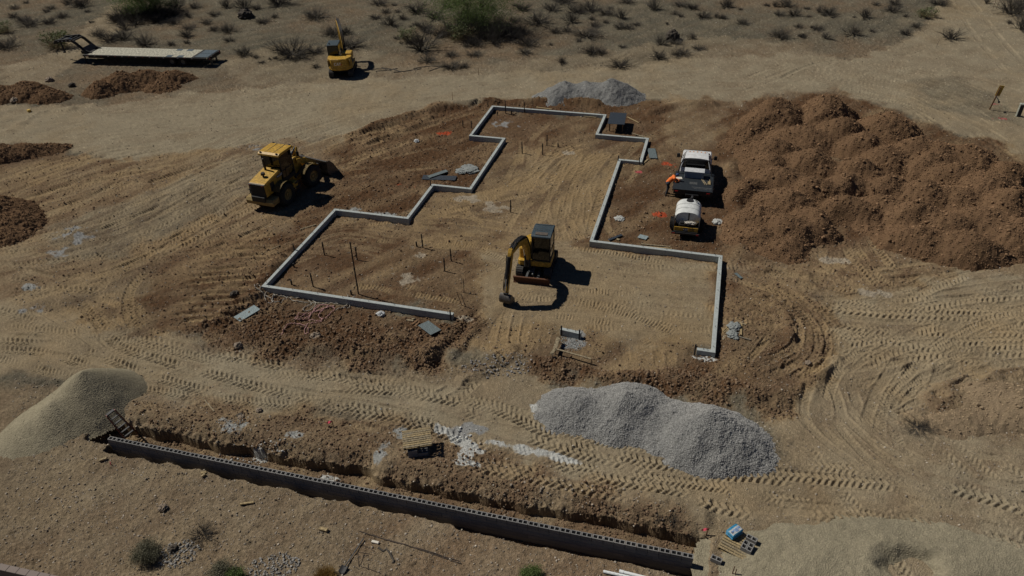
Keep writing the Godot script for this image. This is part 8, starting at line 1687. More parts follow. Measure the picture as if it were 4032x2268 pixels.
func build_trailer() -> void:
	var a := Vector2(-42.44, -76.1)
	var b := Vector2(-28.96, -73.6)
	var d := (b - a).normalized()
	var t := thing("flatbed_trailer", "long black gooseneck flatbed trailer with a timber deck beyond the dirt heaps", "trailer", Vector3(a.x, gy(-36, -75), a.y), head(d.x, d.y))
	var ln := a.distance_to(b)
	var W2 := 1.22
	var y := 0.9
	for s in [-1, 1]:
		part(t, "side_rail", Vector3(ln * 0.5 - 0.1, y - 0.06, s * W2), Vector3(ln - 0.2, 0.16, 0.1), M.black, 0.012)
		part(t, "main_beam", Vector3(ln * 0.5 - 0.6, y - 0.32, s * 0.5), Vector3(ln - 1.2, 0.42, 0.14), M.black, 0.015)
		for k in 16: part(t, "reflector", Vector3(0.6 + k * 0.76, y - 0.06, s * (W2 + 0.056)), Vector3(0.16, 0.045, 0.008), M.letter_white if k % 2 else M.red_lens, 0.0)
	var dl := ln - 1.75
	rng.seed = 8
	for k in 14:      # deck planks run the length of the bed
		var z := -W2 + 0.11 + k * 0.171
		var x0 := 0.55 + rng.randf_range(0, 0.03)
		part(t, "deck_plank", Vector3((x0 + dl) * 0.5, y + 0.02 + rng.randf_range(-0.003, 0.003), z), Vector3(dl - x0, 0.04, 0.163), M.deck_wood, 0.006)
	part(t, "deck_gap_plate", Vector3(0.3, y + 0.01, 0), Vector3(0.5, 0.03, 2.3), M.black, 0.005)
	for q in [[dl - 2.5, -0.95], [dl - 1.3, -0.95], [dl - 2.5, 0.95], [dl - 1.3, 0.95]]:
		part(t, "wheel_cover_plate", Vector3(q[0], y + 0.05, q[1]), Vector3(0.62, 0.012, 0.5), M.deck_steel, 0.002)
	part(t, "tail_crossbar", Vector3(dl + 0.16, y + 0.02, 0), Vector3(0.3, 0.05, 2.44), M.black, 0.008)
	for s in [-1, 1]:
		part(t, "loading_ramp", Vector3(dl + 1.0, y + 0.05, s * 0.58), Vector3(1.35, 0.05, 1.08), M.deck_steel, 0.012)
	part(t, "rear_bumper", Vector3(ln - 0.02, y - 0.14, 0), Vector3(0.12, 0.34, 2.5), M.black, 0.015)
	for s in [-1, 1]:
		part(t, "tail_light", Vector3(ln + 0.05, y - 0.1, s * 1.0), Vector3(0.02, 0.1, 0.3), M.red_lens, 0.008)
		obj("ramp_hinge", MB.new().box(Vector3(ln + 0.1, y - 0.02, s * 0.7), Vector3(0.2, 0.16, 0.12), 0.02), M.black, t)
		for k in 3: part(t, "ramp_leg", Vector3(ln - 0.15, 0.42, s * 0.5 + (k - 1) * 0.12), Vector3(0.05, 0.8, 0.05), M.grey_metal, 0.006)
	for x in [dl - 2.35, dl - 1.15]:
		for z in [-0.98, -0.7, 0.7, 0.98]:
			var w := wheel(t, Vector3(x, 0.4, z), 0.4, 0.24, M.rubber, M.grey_metal, 0, 0.55)
			if z < 0: w.rotation.y = PI
		part(t, "axle", Vector3(x, 0.4, 0), Vector3(0.12, 0.12, 2.0), M.black, 0.02)
	# gooseneck
	for s in [-1, 1]:
		arm_beam(t, "neck_beam", [Vector2(0.9, y - 0.15), Vector2(0.1, y + 0.2), Vector2(-0.75, y + 1.05), Vector2(-1.2, y + 1.3), Vector2(-2.9, y + 1.15), Vector2(-3.15, y + 0.9)], [0.3, 0.3, 0.3, 0.3, 0.24, 0.22], s * 0.75 - 0.06, s * 0.75 + 0.06, M.black)
		for k in 4: part(t, "neck_reflector", Vector3(-1.2 - k * 0.45, y + 1.27 - k * 0.04, s * 0.815), Vector3(0.16, 0.045, 0.006), M.letter_white, 0.0)
		obj("upright_strut", MB.new().cyl(Vector3(0.35, y, s * 0.95), Vector3(-0.9, y + 1.2, s * 0.78), 0.05, 0.05, 6), M.black, t)
		obj("jack_leg", MB.new().box(Vector3(-0.1, 0.42, s * 0.9), Vector3(0.1, 0.84, 0.1), 0.01).box(Vector3(-0.1, 0.03, s * 0.9), Vector3(0.26, 0.04, 0.26), 0.006), M.black, t)
	for x in [-0.95, -1.35, -2.0, -2.85]: part(t, "neck_crossbar", Vector3(x, y + 1.25 - absf(x + 1.3) * 0.08, 0), Vector3(0.12, 0.14, 1.5), M.black, 0.012)
	part(t, "neck_floor", Vector3(-2.1, y + 1.1, 0), Vector3(1.5, 0.03, 1.44), M.black, 0.004)
	obj("chain_tray", MB.new().cyl(Vector3(-1.75, y + 1.13, 0.1), Vector3(-1.75, y + 1.24, 0.1), 0.2, 0.22, 14), M.chrome, t)
	obj("coupler", MB.new().cyl(Vector3(-3.0, y + 1.0, 0), Vector3(-3.0, 0.75, 0), 0.08, 0.08, 12).box(Vector3(-3.0, 0.72, 0), Vector3(0.22, 0.16, 0.22), 0.02).box(Vector3(-3.0, y + 1.0, 0), Vector3(0.3, 0.25, 1.5), 0.02), M.black, t)
	part(t, "headboard", Vector3(0.12, y + 0.35, 0), Vector3(0.05, 0.6, 1.4), M.black, 0.008, Basis(Vector3.BACK, 0.75))
	part(t, "tool_box", Vector3(-0.3, y + 0.05, 0.0), Vector3(0.5, 0.3, 1.3), M.black, 0.02)

func build_pickup() -> void:
	var hd := Vector2(0.275, -0.961)
	var o := Vector2(11.83, -41.8)      # rear edge of the bed
	var t := thing("pickup_truck", "white pickup truck with a dark flat steel bed parked beside the dirt mounds", "truck", Vector3(o.x, gy(12.3, -44.0), o.y), head(hd.x, hd.y))
	var R := 0.4
	for x in [1.05, 4.75]:
		for z in ([-0.98, -0.72, 0.72, 0.98] if x < 2 else [-0.86, 0.86]):
			var w := wheel(t, Vector3(x, R, z), R, 0.25, M.rubber, M.grey_metal, 0, 0.58)
			if z < 0: w.rotation.y = PI
	part(t, "chassis", Vector3(2.7, 0.62, 0), Vector3(5.6, 0.2, 0.85), M.black, 0.02)
	# flat bed
	var bed := part(t, "flat_bed", Vector3(1.3, 0.95, 0), Vector3(2.62, 0.07, 2.46), M.flatbed_steel, 0.012)
	for s in [-1, 1]:
		part(bed, "bed_rail", Vector3(1.3, 0.9, s * 1.25), Vector3(2.62, 0.13, 0.05), M.black, 0.008)
		for k in 4: part(bed, "stake_pocket", Vector3(0.4 + k * 0.62, 0.9, s * 1.285), Vector3(0.09, 0.11, 0.03), M.black, 0.005)
		part(t, "mud_flap", Vector3(0.45, 0.45, s * 0.85), Vector3(0.02, 0.55, 0.5), M.rubber, 0.004)
		part(bed, "tail_light", Vector3(-0.025, 0.84, s * 1.0), Vector3(0.02, 0.09, 0.2), M.red_lens, 0.008)
	part(bed, "rear_apron", Vector3(0.03, 0.78, 0), Vector3(0.05, 0.3, 2.4), M.black, 0.01)
	part(bed, "gooseneck_hatch", Vector3(1.0, 0.988, 0.0), Vector3(0.32, 0.012, 0.5), M.grey_metal, 0.003)
	part(bed, "wear_strip", Vector3(0.45, 0.987, 0.55), Vector3(0.09, 0.006, 1.25), M.grey_metal, 0.0)
	part(bed, "wear_strip", Vector3(0.28, 0.987, 0.6), Vector3(0.05, 0.006, 1.1), M.grey_metal, 0.0)
	obj("hitch", MB.new().cyl(Vector3(-0.35, 0.5, 0), Vector3(0.4, 0.55, 0), 0.05, 0.05, 8).box(Vector3(-0.3, 0.5, 0), Vector3(0.2, 0.1, 0.1), 0.01), M.black, t)
	# headache rack
	for s in [-1, 1]:
		obj("rack_post", MB.new().tube([Vector3(2.2, 0.98, s * 1.12), Vector3(2.45, 1.6, s * 0.98), Vector3(2.5, 1.95, s * 0.8)], 0.04, 8), M.black, t)
	obj("rack_bar", MB.new().tube([Vector3(2.5, 1.95, -0.8), Vector3(2.5, 1.97, 0.0), Vector3(2.5, 1.95, 0.8)], 0.04, 8), M.black, t)
	# cab with a tapering greenhouse
	var ca := 2.62
	var cabo := Node3D.new()
	cabo.name = "cab"
	t.add_child(cabo, true)
	prof(cabo, "body_side", [ca, 0.55, ca, 1.28, 4.2, 1.28, 4.25, 0.55], -1.0, 1.0, M.white_paint, 0.05)
	prof(cabo, "hood", [4.2, 0.55, 4.2, 1.3, 5.5, 1.2, 5.85, 1.08, 5.95, 0.6], -0.98, 0.98, M.white_paint, 0.07)
	# roof panel
	var rows := []
	for j in 9:
		var v := j / 8.0 * 2.0 - 1.0
		var r := []
		for i in 8:
			var u := i / 7.0
			r.append(Vector3(2.72 + u * 1.22, 1.9 + 0.06 * (1.0 - v * v) + 0.03 * sin(u * PI) - 0.05 * u * u, v * (0.78 - 0.06 * u)))
		rows.append(r)
	var under := []
	for r in rows:
		var q := []
		for p in r: q.append(p - Vector3(0, 0.05, 0))
		under.append(q)
	var roof := obj("roof", MB.new().sheet(rows, false).sheet(under, true), M.white_paint, cabo)
	for z in [-0.5, -0.25, 0.0, 0.25, 0.5]: part(roof, "clearance_light", Vector3(3.75, 1.955 - absf(z) * 0.04, z), Vector3(0.09, 0.035, 0.07), M.amber_lens, 0.01)
	for s in [-1, 1]:
		for q in [[Vector3(ca, 1.26, s * 0.97), Vector3(2.74, 1.9, s * 0.78)], [Vector3(3.55, 1.26, s * 0.97), Vector3(3.5, 1.88, s * 0.76)], [Vector3(4.4, 1.28, s * 0.95), Vector3(3.92, 1.86, s * 0.72)]]:
			obj("pillar", MB.new().cyl(q[0], q[1], 0.05, 0.045, 8), M.white_paint, cabo)
		pane(cabo, Vector3(ca, 1.27, s * 0.96), Vector3(4.38, 1.27, s * 0.94), Vector3(3.92, 1.87, s * 0.73), Vector3(2.74, 1.9, s * 0.78), "side_window")
		obj("mirror", MB.new().tube([Vector3(4.15, 1.32, s * 0.98), Vector3(4.15, 1.4, s * 1.25)], 0.03, 6).box(Vector3(4.13, 1.42, s * 1.24), Vector3(0.1, 0.3, 0.22), 0.03), M.black, t)
		var fr := []
		for k in 9:
			var a := PI * k / 8.0
			fr.append([Vector3(4.75 + cos(a) * 0.52, 0.45 + sin(a) * 0.55, s * 0.86), Vector3(4.75 + cos(a) * 0.52, 0.45 + sin(a) * 0.55, s * 1.04)])
		obj("wheel_arch", MB.new().sheet(fr, s > 0).sheet(fr, s < 0), M.black, t)
	pane(cabo, Vector3(ca, 1.27, -0.93), Vector3(ca, 1.27, 0.93), Vector3(2.73, 1.88, 0.76), Vector3(2.73, 1.88, -0.76), "rear_window")
	pane(cabo, Vector3(4.42, 1.3, 0.92), Vector3(4.42, 1.3, -0.92), Vector3(3.94, 1.88, -0.7), Vector3(3.94, 1.88, 0.7), "windscreen")
	obj("bench_seat", MB.new().box(Vector3(3.0, 1.25, 0), Vector3(0.2, 0.75, 1.6), 0.05).box(Vector3(3.3, 1.0, 0), Vector3(0.6, 0.2, 1.6), 0.05), M.seat, cabo)
	obj("dashboard", MB.new().box(Vector3(4.1, 1.2, 0), Vector3(0.4, 0.25, 1.7), 0.05), M.seat, cabo)
	part(t, "front_bumper", Vector3(6.0, 0.6, 0), Vector3(0.2, 0.3, 2.0), M.chrome, 0.05)
	for s in [-1, 1]: part(t, "headlight", Vector3(5.93, 0.95, s * 0.8), Vector3(0.06, 0.2, 0.25), M.chrome, 0.02)
	part(t, "front_grille", Vector3(5.94, 0.92, 0), Vector3(0.05, 0.3, 1.2), M.black, 0.01)
	part(t, "roof_brake_light", Vector3(2.7, 1.86, 0.25), Vector3(0.02, 0.05, 0.2), M.red_lens, 0.005)
	# things carried on the bed
	var B := t.transform
	var tb := thing("tool_chest", "bright metal tool chest standing across the front of the truck bed", "tool box", B * Vector3(1.95, 0.987, -0.02), t.rotation.y)
	part(tb, "chest_body", Vector3(0, 0.22, 0), Vector3(0.55, 0.44, 1.25), M.toolbox_face, 0.015)
	part(tb, "chest_lid", Vector3(0.02, 0.46, 0), Vector3(0.6, 0.05, 1.3), M.toolbox, 0.012)
	var bx := thing("timber_offcut", "pale lath lying on the truck bed beside the tool chest", "board", B * Vector3(1.25, 0.99, 0.62), t.rotation.y + 0.35, "offcuts on the truck bed")
	part(bx, "lath", Vector3(0, 0.02, 0), Vector3(0.75, 0.03, 0.05), M.pine_c, 0.004)
	var bx2 := thing("timber_offcut", "pale lath lying on the truck bed beside the tool chest", "board", B * Vector3(1.22, 0.99, 0.73), t.rotation.y + 0.4, "offcuts on the truck bed")
	part(bx2, "lath", Vector3(0, 0.02, 0), Vector3(0.7, 0.03, 0.05), M.pine_c, 0.004)
	var bx3 := thing("timber_offcut", "short pine block with a stick lying on it at the truck bed edge", "board", B * Vector3(1.2, 0.99, 1.0), t.rotation.y, "")
	part(bx3, "block", Vector3(-0.05, 0.03, 0), Vector3(0.42, 0.05, 0.2), M.pine_a, 0.006)
	part(bx3, "stick", Vector3(0.1, 0.075, 0.03), Vector3(0.5, 0.03, 0.05), M.pine_b, 0.004, Basis(Vector3.UP, 0.12))
	build_person(t)
	build_tank(hd)

func build_tank(hd: Vector2) -> void:
	var c := Vector2(10.88, -38.75)
	var t := thing("water_tank_trailer", "white water tank on a small yellow trailer coupled behind the pickup", "trailer", Vector3(c.x, gy(c.x, c.y), c.y), head(hd.x, hd.y))
	for z in [-0.86, 0.86]:
		var w := wheel(t, Vector3(-0.15, 0.34, z), 0.34, 0.22, M.rubber, M.grey_metal, 0, 0.55)
		if z < 0: w.rotation.y = PI
		var rows := []
		for k in 7:
			var a := PI * k / 6.0
			rows.append([Vector3(-0.15 + cos(a) * 0.46, 0.34 + sin(a) * 0.44, z - 0.14), Vector3(-0.15 + cos(a) * 0.46, 0.34 + sin(a) * 0.44, z + 0.14)])
		obj("mudguard", MB.new().sheet(rows).sheet(rows, true), M.black, t)
	part(t, "frame", Vector3(-0.1, 0.5, 0), Vector3(2.5, 0.12, 1.4), M.black, 0.015)
	arm_beam(t, "drawbar", [Vector2(1.1, 0.5), Vector2(2.95, 0.5)], [0.12, 0.1], -0.05, 0.05, M.black)
	obj("drawbar_strut", MB.new().cyl(Vector3(1.1, 0.5, -0.6), Vector3(2.5, 0.5, 0), 0.045, 0.045, 6).cyl(Vector3(1.1, 0.5, 0.6), Vector3(2.5, 0.5, 0), 0.045, 0.045, 6), M.black, t)
	obj("tongue_jack", MB.new().cyl(Vector3(2.3, 0.15, 0.12), Vector3(2.3, 0.95, 0.12), 0.04, 0.04, 8).box(Vector3(2.3, 0.98, 0.12), Vector3(0.3, 0.1, 0.12), 0.02), M.dark_grey, t)
	# the tank: an elliptical barrel lying along the trailer
	var rows := []
	for j in 13:
		var u := j / 12.0
		var x := -0.72 + u * 1.72
		var e := 1.0
		if u < 0.06: e = 0.93 + 0.07 * u / 0.06
		elif u > 0.94: e = 0.93 + 0.07 * (1.0 - u) / 0.06
		var r := []
		for i in 29:
			var a := TAU * i / 28.0
			var cs := signf(cos(a)) * pow(absf(cos(a)), 0.8)
			var sn := signf(sin(a)) * pow(absf(sin(a)), 0.85)
			r.append(Vector3(x, 1.08 + sn * 0.49 * e, cs * 0.76 * e))
		rows.append(r)
	var tk := MB.new().sheet(rows)
	for end in [0, 12]:
		var cen := Vector3(rows[end][0].x + (-0.05 if end == 0 else 0.05), 1.08, 0)
		for i in 28:
			if end == 0: tk.tri(cen, rows[end][i], rows[end][i + 1])
			else: tk.tri(cen, rows[end][i + 1], rows[end][i])
	var tank := obj("tank", tk, M.white_plastic, t)
	for x in [-0.2, 0.35]:
		var pts := []
		for i in 29:
			var a := TAU * i / 28.0
			pts.append(Vector3(x, 1.08 + signf(sin(a)) * pow(absf(sin(a)), 0.85) * 0.49, signf(cos(a)) * pow(absf(cos(a)), 0.8) * 0.76))
		obj("moulded_seam", MB.new().tube(pts, 0.012, 5), M.grey_metal, tank)
	obj("manhole_lid", MB.new().cyl(Vector3(0.72, 1.55, 0.02), Vector3(0.72, 1.62, 0.02), 0.22, 0.2, 20), M.black, tank)
	obj("vent_hook", MB.new().tube([Vector3(0.78, 1.56, 0.33), Vector3(0.78, 1.6, 0.4), Vector3(0.65, 1.58, 0.46), Vector3(0.55, 1.56, 0.42)], 0.025, 6), M.dark_grey, tank)
	# rear strut, pump and coiled hose, yellow frame with badge
	part(t, "rear_strut", Vector3(-0.8, 1.2, 0.08), Vector3(0.05, 0.7, 0.07), M.black, 0.01)
	for s in [-1, 1]:
		part(t, "side_frame", Vector3(-0.75, 0.85, s * 0.74), Vector3(0.7, 0.55, 0.05), M.yellow, 0.015)
		obj("corner_rail", MB.new().tube([Vector3(-1.15, 0.6, s * 0.74), Vector3(-1.1, 1.1, s * 0.74), Vector3(-0.7, 1.25, s * 0.74)], 0.03, 6), M.black, t)
	part(t, "pump_deck", Vector3(-1.0, 0.62, 0), Vector3(0.5, 0.05, 1.44), M.black, 0.01)
	obj("pump", MB.new().box(Vector3(-1.0, 0.8, -0.25), Vector3(0.32, 0.3, 0.42), 0.04).cyl(Vector3(-1.0, 0.8, 0.0), Vector3(-1.0, 0.8, 0.35), 0.12, 0.12, 14).box(Vector3(-1.0, 1.0, -0.25), Vector3(0.25, 0.12, 0.3), 0.03), M.black, t)
	var back := part(t, "rear_panel", Vector3(-1.27, 0.68, 0), Vector3(0.04, 0.28, 1.4), M.yellow, 0.01)
	var bd := part(back, "badge", Vector3(-1.295, 0.68, -0.02), Vector3(0.012, 0.22, 0.26), M.letter_black, 0.002)
	letters("CAT", 0.11, M.letter_white, bd, Transform3D(Basis(Vector3.UP, -PI / 2), Vector3(-1.304, 0.68, -0.02)))
	letters("Rental", 0.075, M.letter_black, back, Transform3D(Basis(Vector3.UP, -PI / 2), Vector3(-1.294, 0.74, 0.34)))
	letters("6-253", 0.075, M.letter_black, back, Transform3D(Basis(Vector3.UP, -PI / 2), Vector3(-1.294, 0.64, 0.34)))
	part(t, "bumper", Vector3(-1.33, 0.42, 0), Vector3(0.12, 0.14, 1.66), M.black, 0.02)
	for s in [-1, 1]: part(t, "tail_light", Vector3(-1.395, 0.42, s * 0.7), Vector3(0.015, 0.09, 0.14), M.red_lens, 0.005)
	var hp := []
	for k in 70:
		var a := k * 0.42
		hp.append(Vector3(-1.08 + 0.05 * sin(a * 0.37) - 0.12 * (k % 9) / 9.0, 1.02 + 0.05 * sin(a * 1.3) + 0.0015 * k, 0.18 + cos(a) * (0.34 - 0.0016 * k) + 0.05 * sin(a * 0.31)))
	obj("coiled_hose", MB.new().tube(hp, 0.026, 6), M.paper, t)

# ------------------------------------------------------------------ the worker
func sd_cap(p: Vector3, a: Vector3, b: Vector3, ra: float, rb: float) -> float:
	var ab := b - a
	var t := clampf((p - a).dot(ab) / ab.length_squared(), 0.0, 1.0)
	return (p - a - ab * t).length() - lerpf(ra, rb, t)

func surface(bones: Array, cell: float, k: float) -> MB:
	# surface nets round a smooth union of tapered capsules: [a, b, ra, rb]
	var lo := Vector3.ONE * INF
	var hi := -Vector3.ONE * INF
	for b in bones:
		var r: float = maxf(b[2], b[3]) + cell * 2.5
		for q in [b[0], b[1]]:
			lo = lo.min(q - Vector3.ONE * r); hi = hi.max(q + Vector3.ONE * r)
	var n := Vector3i(((hi - lo) / cell).ceil()) + Vector3i.ONE
	var f := PackedFloat32Array(); f.resize(n.x * n.y * n.z); f.fill(1.0)
	for b in bones:
		var r: float = maxf(b[2], b[3]) + cell * 2.2 + k
		var bl: Vector3 = (b[0] as Vector3).min(b[1]) - Vector3.ONE * r
		var bh: Vector3 = (b[0] as Vector3).max(b[1]) + Vector3.ONE * r
		var i0 := Vector3i(((bl - lo) / cell).floor()).clamp(Vector3i.ZERO, n - Vector3i.ONE)
		var i1 := Vector3i(((bh - lo) / cell).ceil()).clamp(Vector3i.ZERO, n - Vector3i.ONE)
		for z in range(i0.z, i1.z + 1):
			for y in range(i0.y, i1.y + 1):
				for x in range(i0.x, i1.x + 1):
					var d := sd_cap(lo + Vector3(x, y, z) * cell, b[0], b[1], b[2], b[3])
					var o := (z * n.y + y) * n.x + x
					var h := clampf(0.5 + 0.5 * (f[o] - d) / k, 0.0, 1.0)
					f[o] = lerpf(f[o], d, h) - k * h * (1.0 - h)
	var vid := {}
	var vs := PackedVector3Array()
	var sx := 1; var sy := n.x; var sz := n.x * n.y
	for z in n.z - 1:
		for y in n.y - 1:
			for x in n.x - 1:
				var o := z * sz + y * sy + x
				var c := 0
				var s := Vector3.ZERO
				var a := f[o]
				var cs := [f[o], f[o + 1], f[o + sy], f[o + sy + 1], f[o + sz], f[o + sz + 1], f[o + sz + sy], f[o + sz + sy + 1]]
				var neg := 0
				for q in 8:
					if cs[q] < 0.0: neg += 1
				if neg == 0 or neg == 8: continue
				for e in [[0, 1], [2, 3], [4, 5], [6, 7], [0, 2], [1, 3], [4, 6], [5, 7], [0, 4], [1, 5], [2, 6], [3, 7]]:
					var fa: float = cs[e[0]]; var fb: float = cs[e[1]]
					if (fa < 0.0) != (fb < 0.0):
						var t := fa / (fa - fb)
						var pa := Vector3(e[0] & 1, (e[0] >> 1) & 1, (e[0] >> 2) & 1)
						var pb := Vector3(e[1] & 1, (e[1] >> 1) & 1, (e[1] >> 2) & 1)
						s += pa.lerp(pb, t); c += 1
				vid[o] = vs.size()
				vs.append(lo + (Vector3(x, y, z) + s / c) * cell)
	var nm := PackedVector3Array(); nm.resize(vs.size())
	var qs := []
	for o in vid:
		var x: int = o % n.x; var y: int = (o / n.x) % n.y; var z: int = o / sz
		for ax in 3:
			var st: int = [sx, sy, sz][ax]
			var u: int = [sy, sz, sx][ax]
			var w: int = [sz, sx, sy][ax]
			var lim: bool = [y > 0 and z > 0, z > 0 and x > 0, x > 0 and y > 0][ax]
			if not lim: continue
			var fa := f[o]; var fb := f[o + st]
			if (fa < 0.0) == (fb < 0.0): continue
			if not (vid.has(o - u) and vid.has(o - w) and vid.has(o - u - w)): continue
			var q := [vid[o], vid[o - u], vid[o - u - w], vid[o - w]]
			if fa < 0.0: q.reverse()
			q.reverse()
			qs.append(q)
			var m := (vs[q[1]] - vs[q[0]]).cross(vs[q[3]] - vs[q[0]])
			for i in 4: nm[q[i]] += m
	var mb := MB.new()
	for q in qs:
		var a: int = q[0]; var b: int = q[1]; var c: int = q[2]; var d: int = q[3]
		mb.tris(vs[a], vs[b], vs[c], nm[a].normalized(), nm[b].normalized(), nm[c].normalized())
		mb.tris(vs[a], vs[c], vs[d], nm[a].normalized(), nm[c].normalized(), nm[d].normalized())
	return mb

func build_person(truck: Node3D) -> void:
	# leans over the side of the bed, forearms on it, head down; local +x faces the truck
	var g := Vector2(10.55, -43.2)
	var t := thing("person", "person in an orange shirt, dark jeans and blue cap leaning on the truck bed", "person", Vector3(g.x, gy(g.x, g.y), g.y), head(0.961, 0.275) + 0.28)
	var V := func(x, y, z): return Vector3(x, y, z)
	var hipL: Vector3 = V.call(-0.02, 0.9, -0.1); var hipR: Vector3 = V.call(-0.02, 0.9, 0.1)
	var legs := []
	legs.append([hipL, hipR, 0.14, 0.14])
	for s in [-1, 1]:
		var hip := hipL if s < 0 else hipR
		var knee := Vector3(0.09 if s < 0 else -0.02, 0.49, s * 0.13)
		var ank := Vector3(0.02 if s < 0 else -0.12, 0.1, s * 0.15)
		legs.append([hip, knee, 0.105, 0.072]); legs.append([knee, ank, 0.072, 0.052])
	obj("jeans", surface(legs, 0.016, 0.05), M.jeans, t)
	var shirt := []
	var chest: Vector3 = V.call(0.33, 1.27, 0.0)
	shirt.append([V.call(0.0, 0.95, 0.0), V.call(0.16, 1.12, 0.0), 0.15, 0.155])
	shirt.append([V.call(0.16, 1.12, 0.0), chest, 0.155, 0.14])
	shirt.append([V.call(0.34, 1.29, -0.16), V.call(0.34, 1.29, 0.16), 0.085, 0.085])
	var el := []
	for s in [-1, 1]:
		var sh := Vector3(0.35, 1.28, s * 0.2)
		var elb := Vector3(0.44, 1.08 if s > 0 else 1.06, s * 0.26)
		var wr := Vector3(0.72 if s > 0 else 0.66, 1.06, s * 0.12)
		shirt.append([sh, elb, 0.062, 0.05]); shirt.append([elb, wr, 0.05, 0.036])
		el.append([elb, wr])
	obj("shirt", surface(shirt, 0.014, 0.05), M.orange_shirt, t)
	# skin: neck, head and hands in one mesh
	var hc: Vector3 = V.call(0.53, 1.42, 0.0)
	var fw := Vector3(0.8, -0.6, 0).normalized()
	var up := Vector3(0.6, 0.8, 0).normalized()
	var skin := surface([[chest + Vector3(0.03, 0.03, 0), hc - up * 0.09, 0.055, 0.05], [hc - up * 0.035 + fw * 0.02, hc + up * 0.03, 0.072, 0.082], [hc - up * 0.07 + fw * 0.05, hc - up * 0.03 + fw * 0.055, 0.04, 0.05], [hc + fw * 0.095, hc + fw * 0.105 - up * 0.025, 0.012, 0.016], [hc - up * 0.01 - Vector3(0, 0, 0.08), hc + up * 0.02 - Vector3(0, 0, 0.082), 0.013, 0.016], [hc - up * 0.01 + Vector3(0, 0, 0.08), hc + up * 0.02 + Vector3(0, 0, 0.082), 0.013, 0.016]], 0.009, 0.02)
	for k in 2:
		var wr: Vector3 = el[k][1]
		var d: Vector3 = (wr - el[k][0]).normalized()
		var sd := Vector3(0, 0, 1) - d * d.z
		sd = sd.normalized()
		var dn := d.cross(sd)
		if dn.y > 0: dn = -dn
		var hb := [[wr, wr + d * 0.07, 0.03, 0.036]]
		for q in 4:
			var root := wr + d * 0.075 + sd * (q - 1.5) * 0.021
			var l: float = [0.07, 0.08, 0.075, 0.058][q]
			hb.append([root, root + d * l * 0.55 + dn * 0.004, 0.0105, 0.0095])
			hb.append([root + d * l * 0.55 + dn * 0.004, root + d * l * 0.9 + dn * 0.03, 0.0095, 0.0085])
		var th := wr + d * 0.02 + sd * (0.032 if k == 0 else -0.032)
		hb.append([th, th + d * 0.05 + sd * (0.025 if k == 0 else -0.025), 0.0125, 0.0105])
		var hm := surface(hb, 0.006, 0.008)
		skin.v.append_array(hm.v); skin.n.append_array(hm.n)
	var body := obj("body", skin, M.skin, t)
	for z in [-0.03, 0.03]: obj("eye", MB.new().cyl(hc + fw * 0.088 + up * 0.012 + Vector3(0, 0, z), hc + fw * 0.094 + up * 0.012 + Vector3(0, 0, z), 0.009, 0.007, 8), M.letter_black, body)
	obj("mouth", MB.new().box(hc + fw * 0.098 - up * 0.06, Vector3(0.006, 0.006, 0.04), 0.0), M.letter_red, body)
	obj("hair", surface([[hc - up * 0.05 - fw * 0.05, hc + up * 0.02 - fw * 0.03, 0.05, 0.07]], 0.012, 0.02), M.letter_black, t)
	var cap := obj("cap", surface([[hc + up * 0.035 - fw * 0.008, hc + up * 0.062 + fw * 0.01, 0.094, 0.082]], 0.012, 0.02), M.blue_cap, t)
	var vr := []
	for i in 7:
		var a := (i / 6.0 - 0.5) * 2.2
		vr.append([hc + up * 0.04 + fw * 0.085 * cos(a) + Vector3(0, 0, 0.085 * sin(a)), hc + up * 0.02 + fw * (0.165 - 0.02 * absf(a)) * cos(a * 0.8) + Vector3(0, 0, 0.09 * sin(a))])
	obj("visor", MB.new().sheet(vr).sheet(vr, true), M.blue_cap, cap)
	for s in [-1, 1]:
		var ank := Vector3(0.02 if s < 0 else -0.12, 0.1, s * 0.15)
		obj("boot", surface([[ank + Vector3(0, 0.02, 0), ank + Vector3(-0.01, -0.04, 0), 0.058, 0.056], [ank + Vector3(-0.03, -0.055, 0), ank + Vector3(0.16, -0.062, s * 0.02), 0.046, 0.04]], 0.012, 0.03), M.boot, t)
	var B := truck.transform
	var pp := thing("plan_sheet", "white paper plan lying on the truck bed under the worker's hands", "paper", B * Vector3(1.55, 0.99, -0.98), truck.rotation.y + 0.2)
	obj("sheet", MB.new().box(Vector3(0, 0.004, 0), Vector3(0.3, 0.006, 0.42), 0.0), M.paper, pp)

# ------------------------------------------------------------------ plants
func twigs(mb: MB, r: RandomNumberGenerator, from: Vector3, dir: Vector3, ln: float, th: float, depth: int, spread: float, rise: float) -> void:
	var p := from
	var d := dir
	var seg := 3
	for k in seg:
		var q := p + d * ln / seg
		var t0 := th * (1.0 - 0.75 * k / seg)
		var t1 := th * (1.0 - 0.75 * (k + 1) / seg)
		mb.cyl(p, q, t0, t1, 3, false)
		if depth > 0 and k > 0 - 1:
			for m in (2 if depth > 1 else 3):
				var nd := (d + Vector3(r.randfn(0, spread), r.randfn(rise, spread * 0.7), r.randfn(0, spread))).normalized()
				twigs(mb, r, q, nd, ln * r.randf_range(0.4, 0.65), t1 * 0.75, depth - 1, spread, rise)
		p = q
		d = (d + Vector3(r.randfn(0, 0.16), r.randfn(0.02, 0.12), r.randfn(0, 0.16))).normalized()

func shrub_mesh(sd: int, stems: int, flat: float, th: float) -> ArrayMesh:
	# dead or dormant bush about 1 m wide, twigs rising from one root
	var r := RandomNumberGenerator.new()
	r.seed = sd
	var mb := MB.new()
	for k in stems:
		var a := TAU * k / stems + r.randfn(0, 0.25)
		var el := r.randf_range(0.3, 1.25) * flat
		var d := Vector3(cos(a) * cos(el), sin(el), sin(a) * cos(el))
		twigs(mb, r, Vector3(r.randfn(0, 0.03), -0.03, r.randfn(0, 0.03)), d, r.randf_range(0.32, 0.55), th, 2, 0.5, 0.06)
	return mb.mesh()

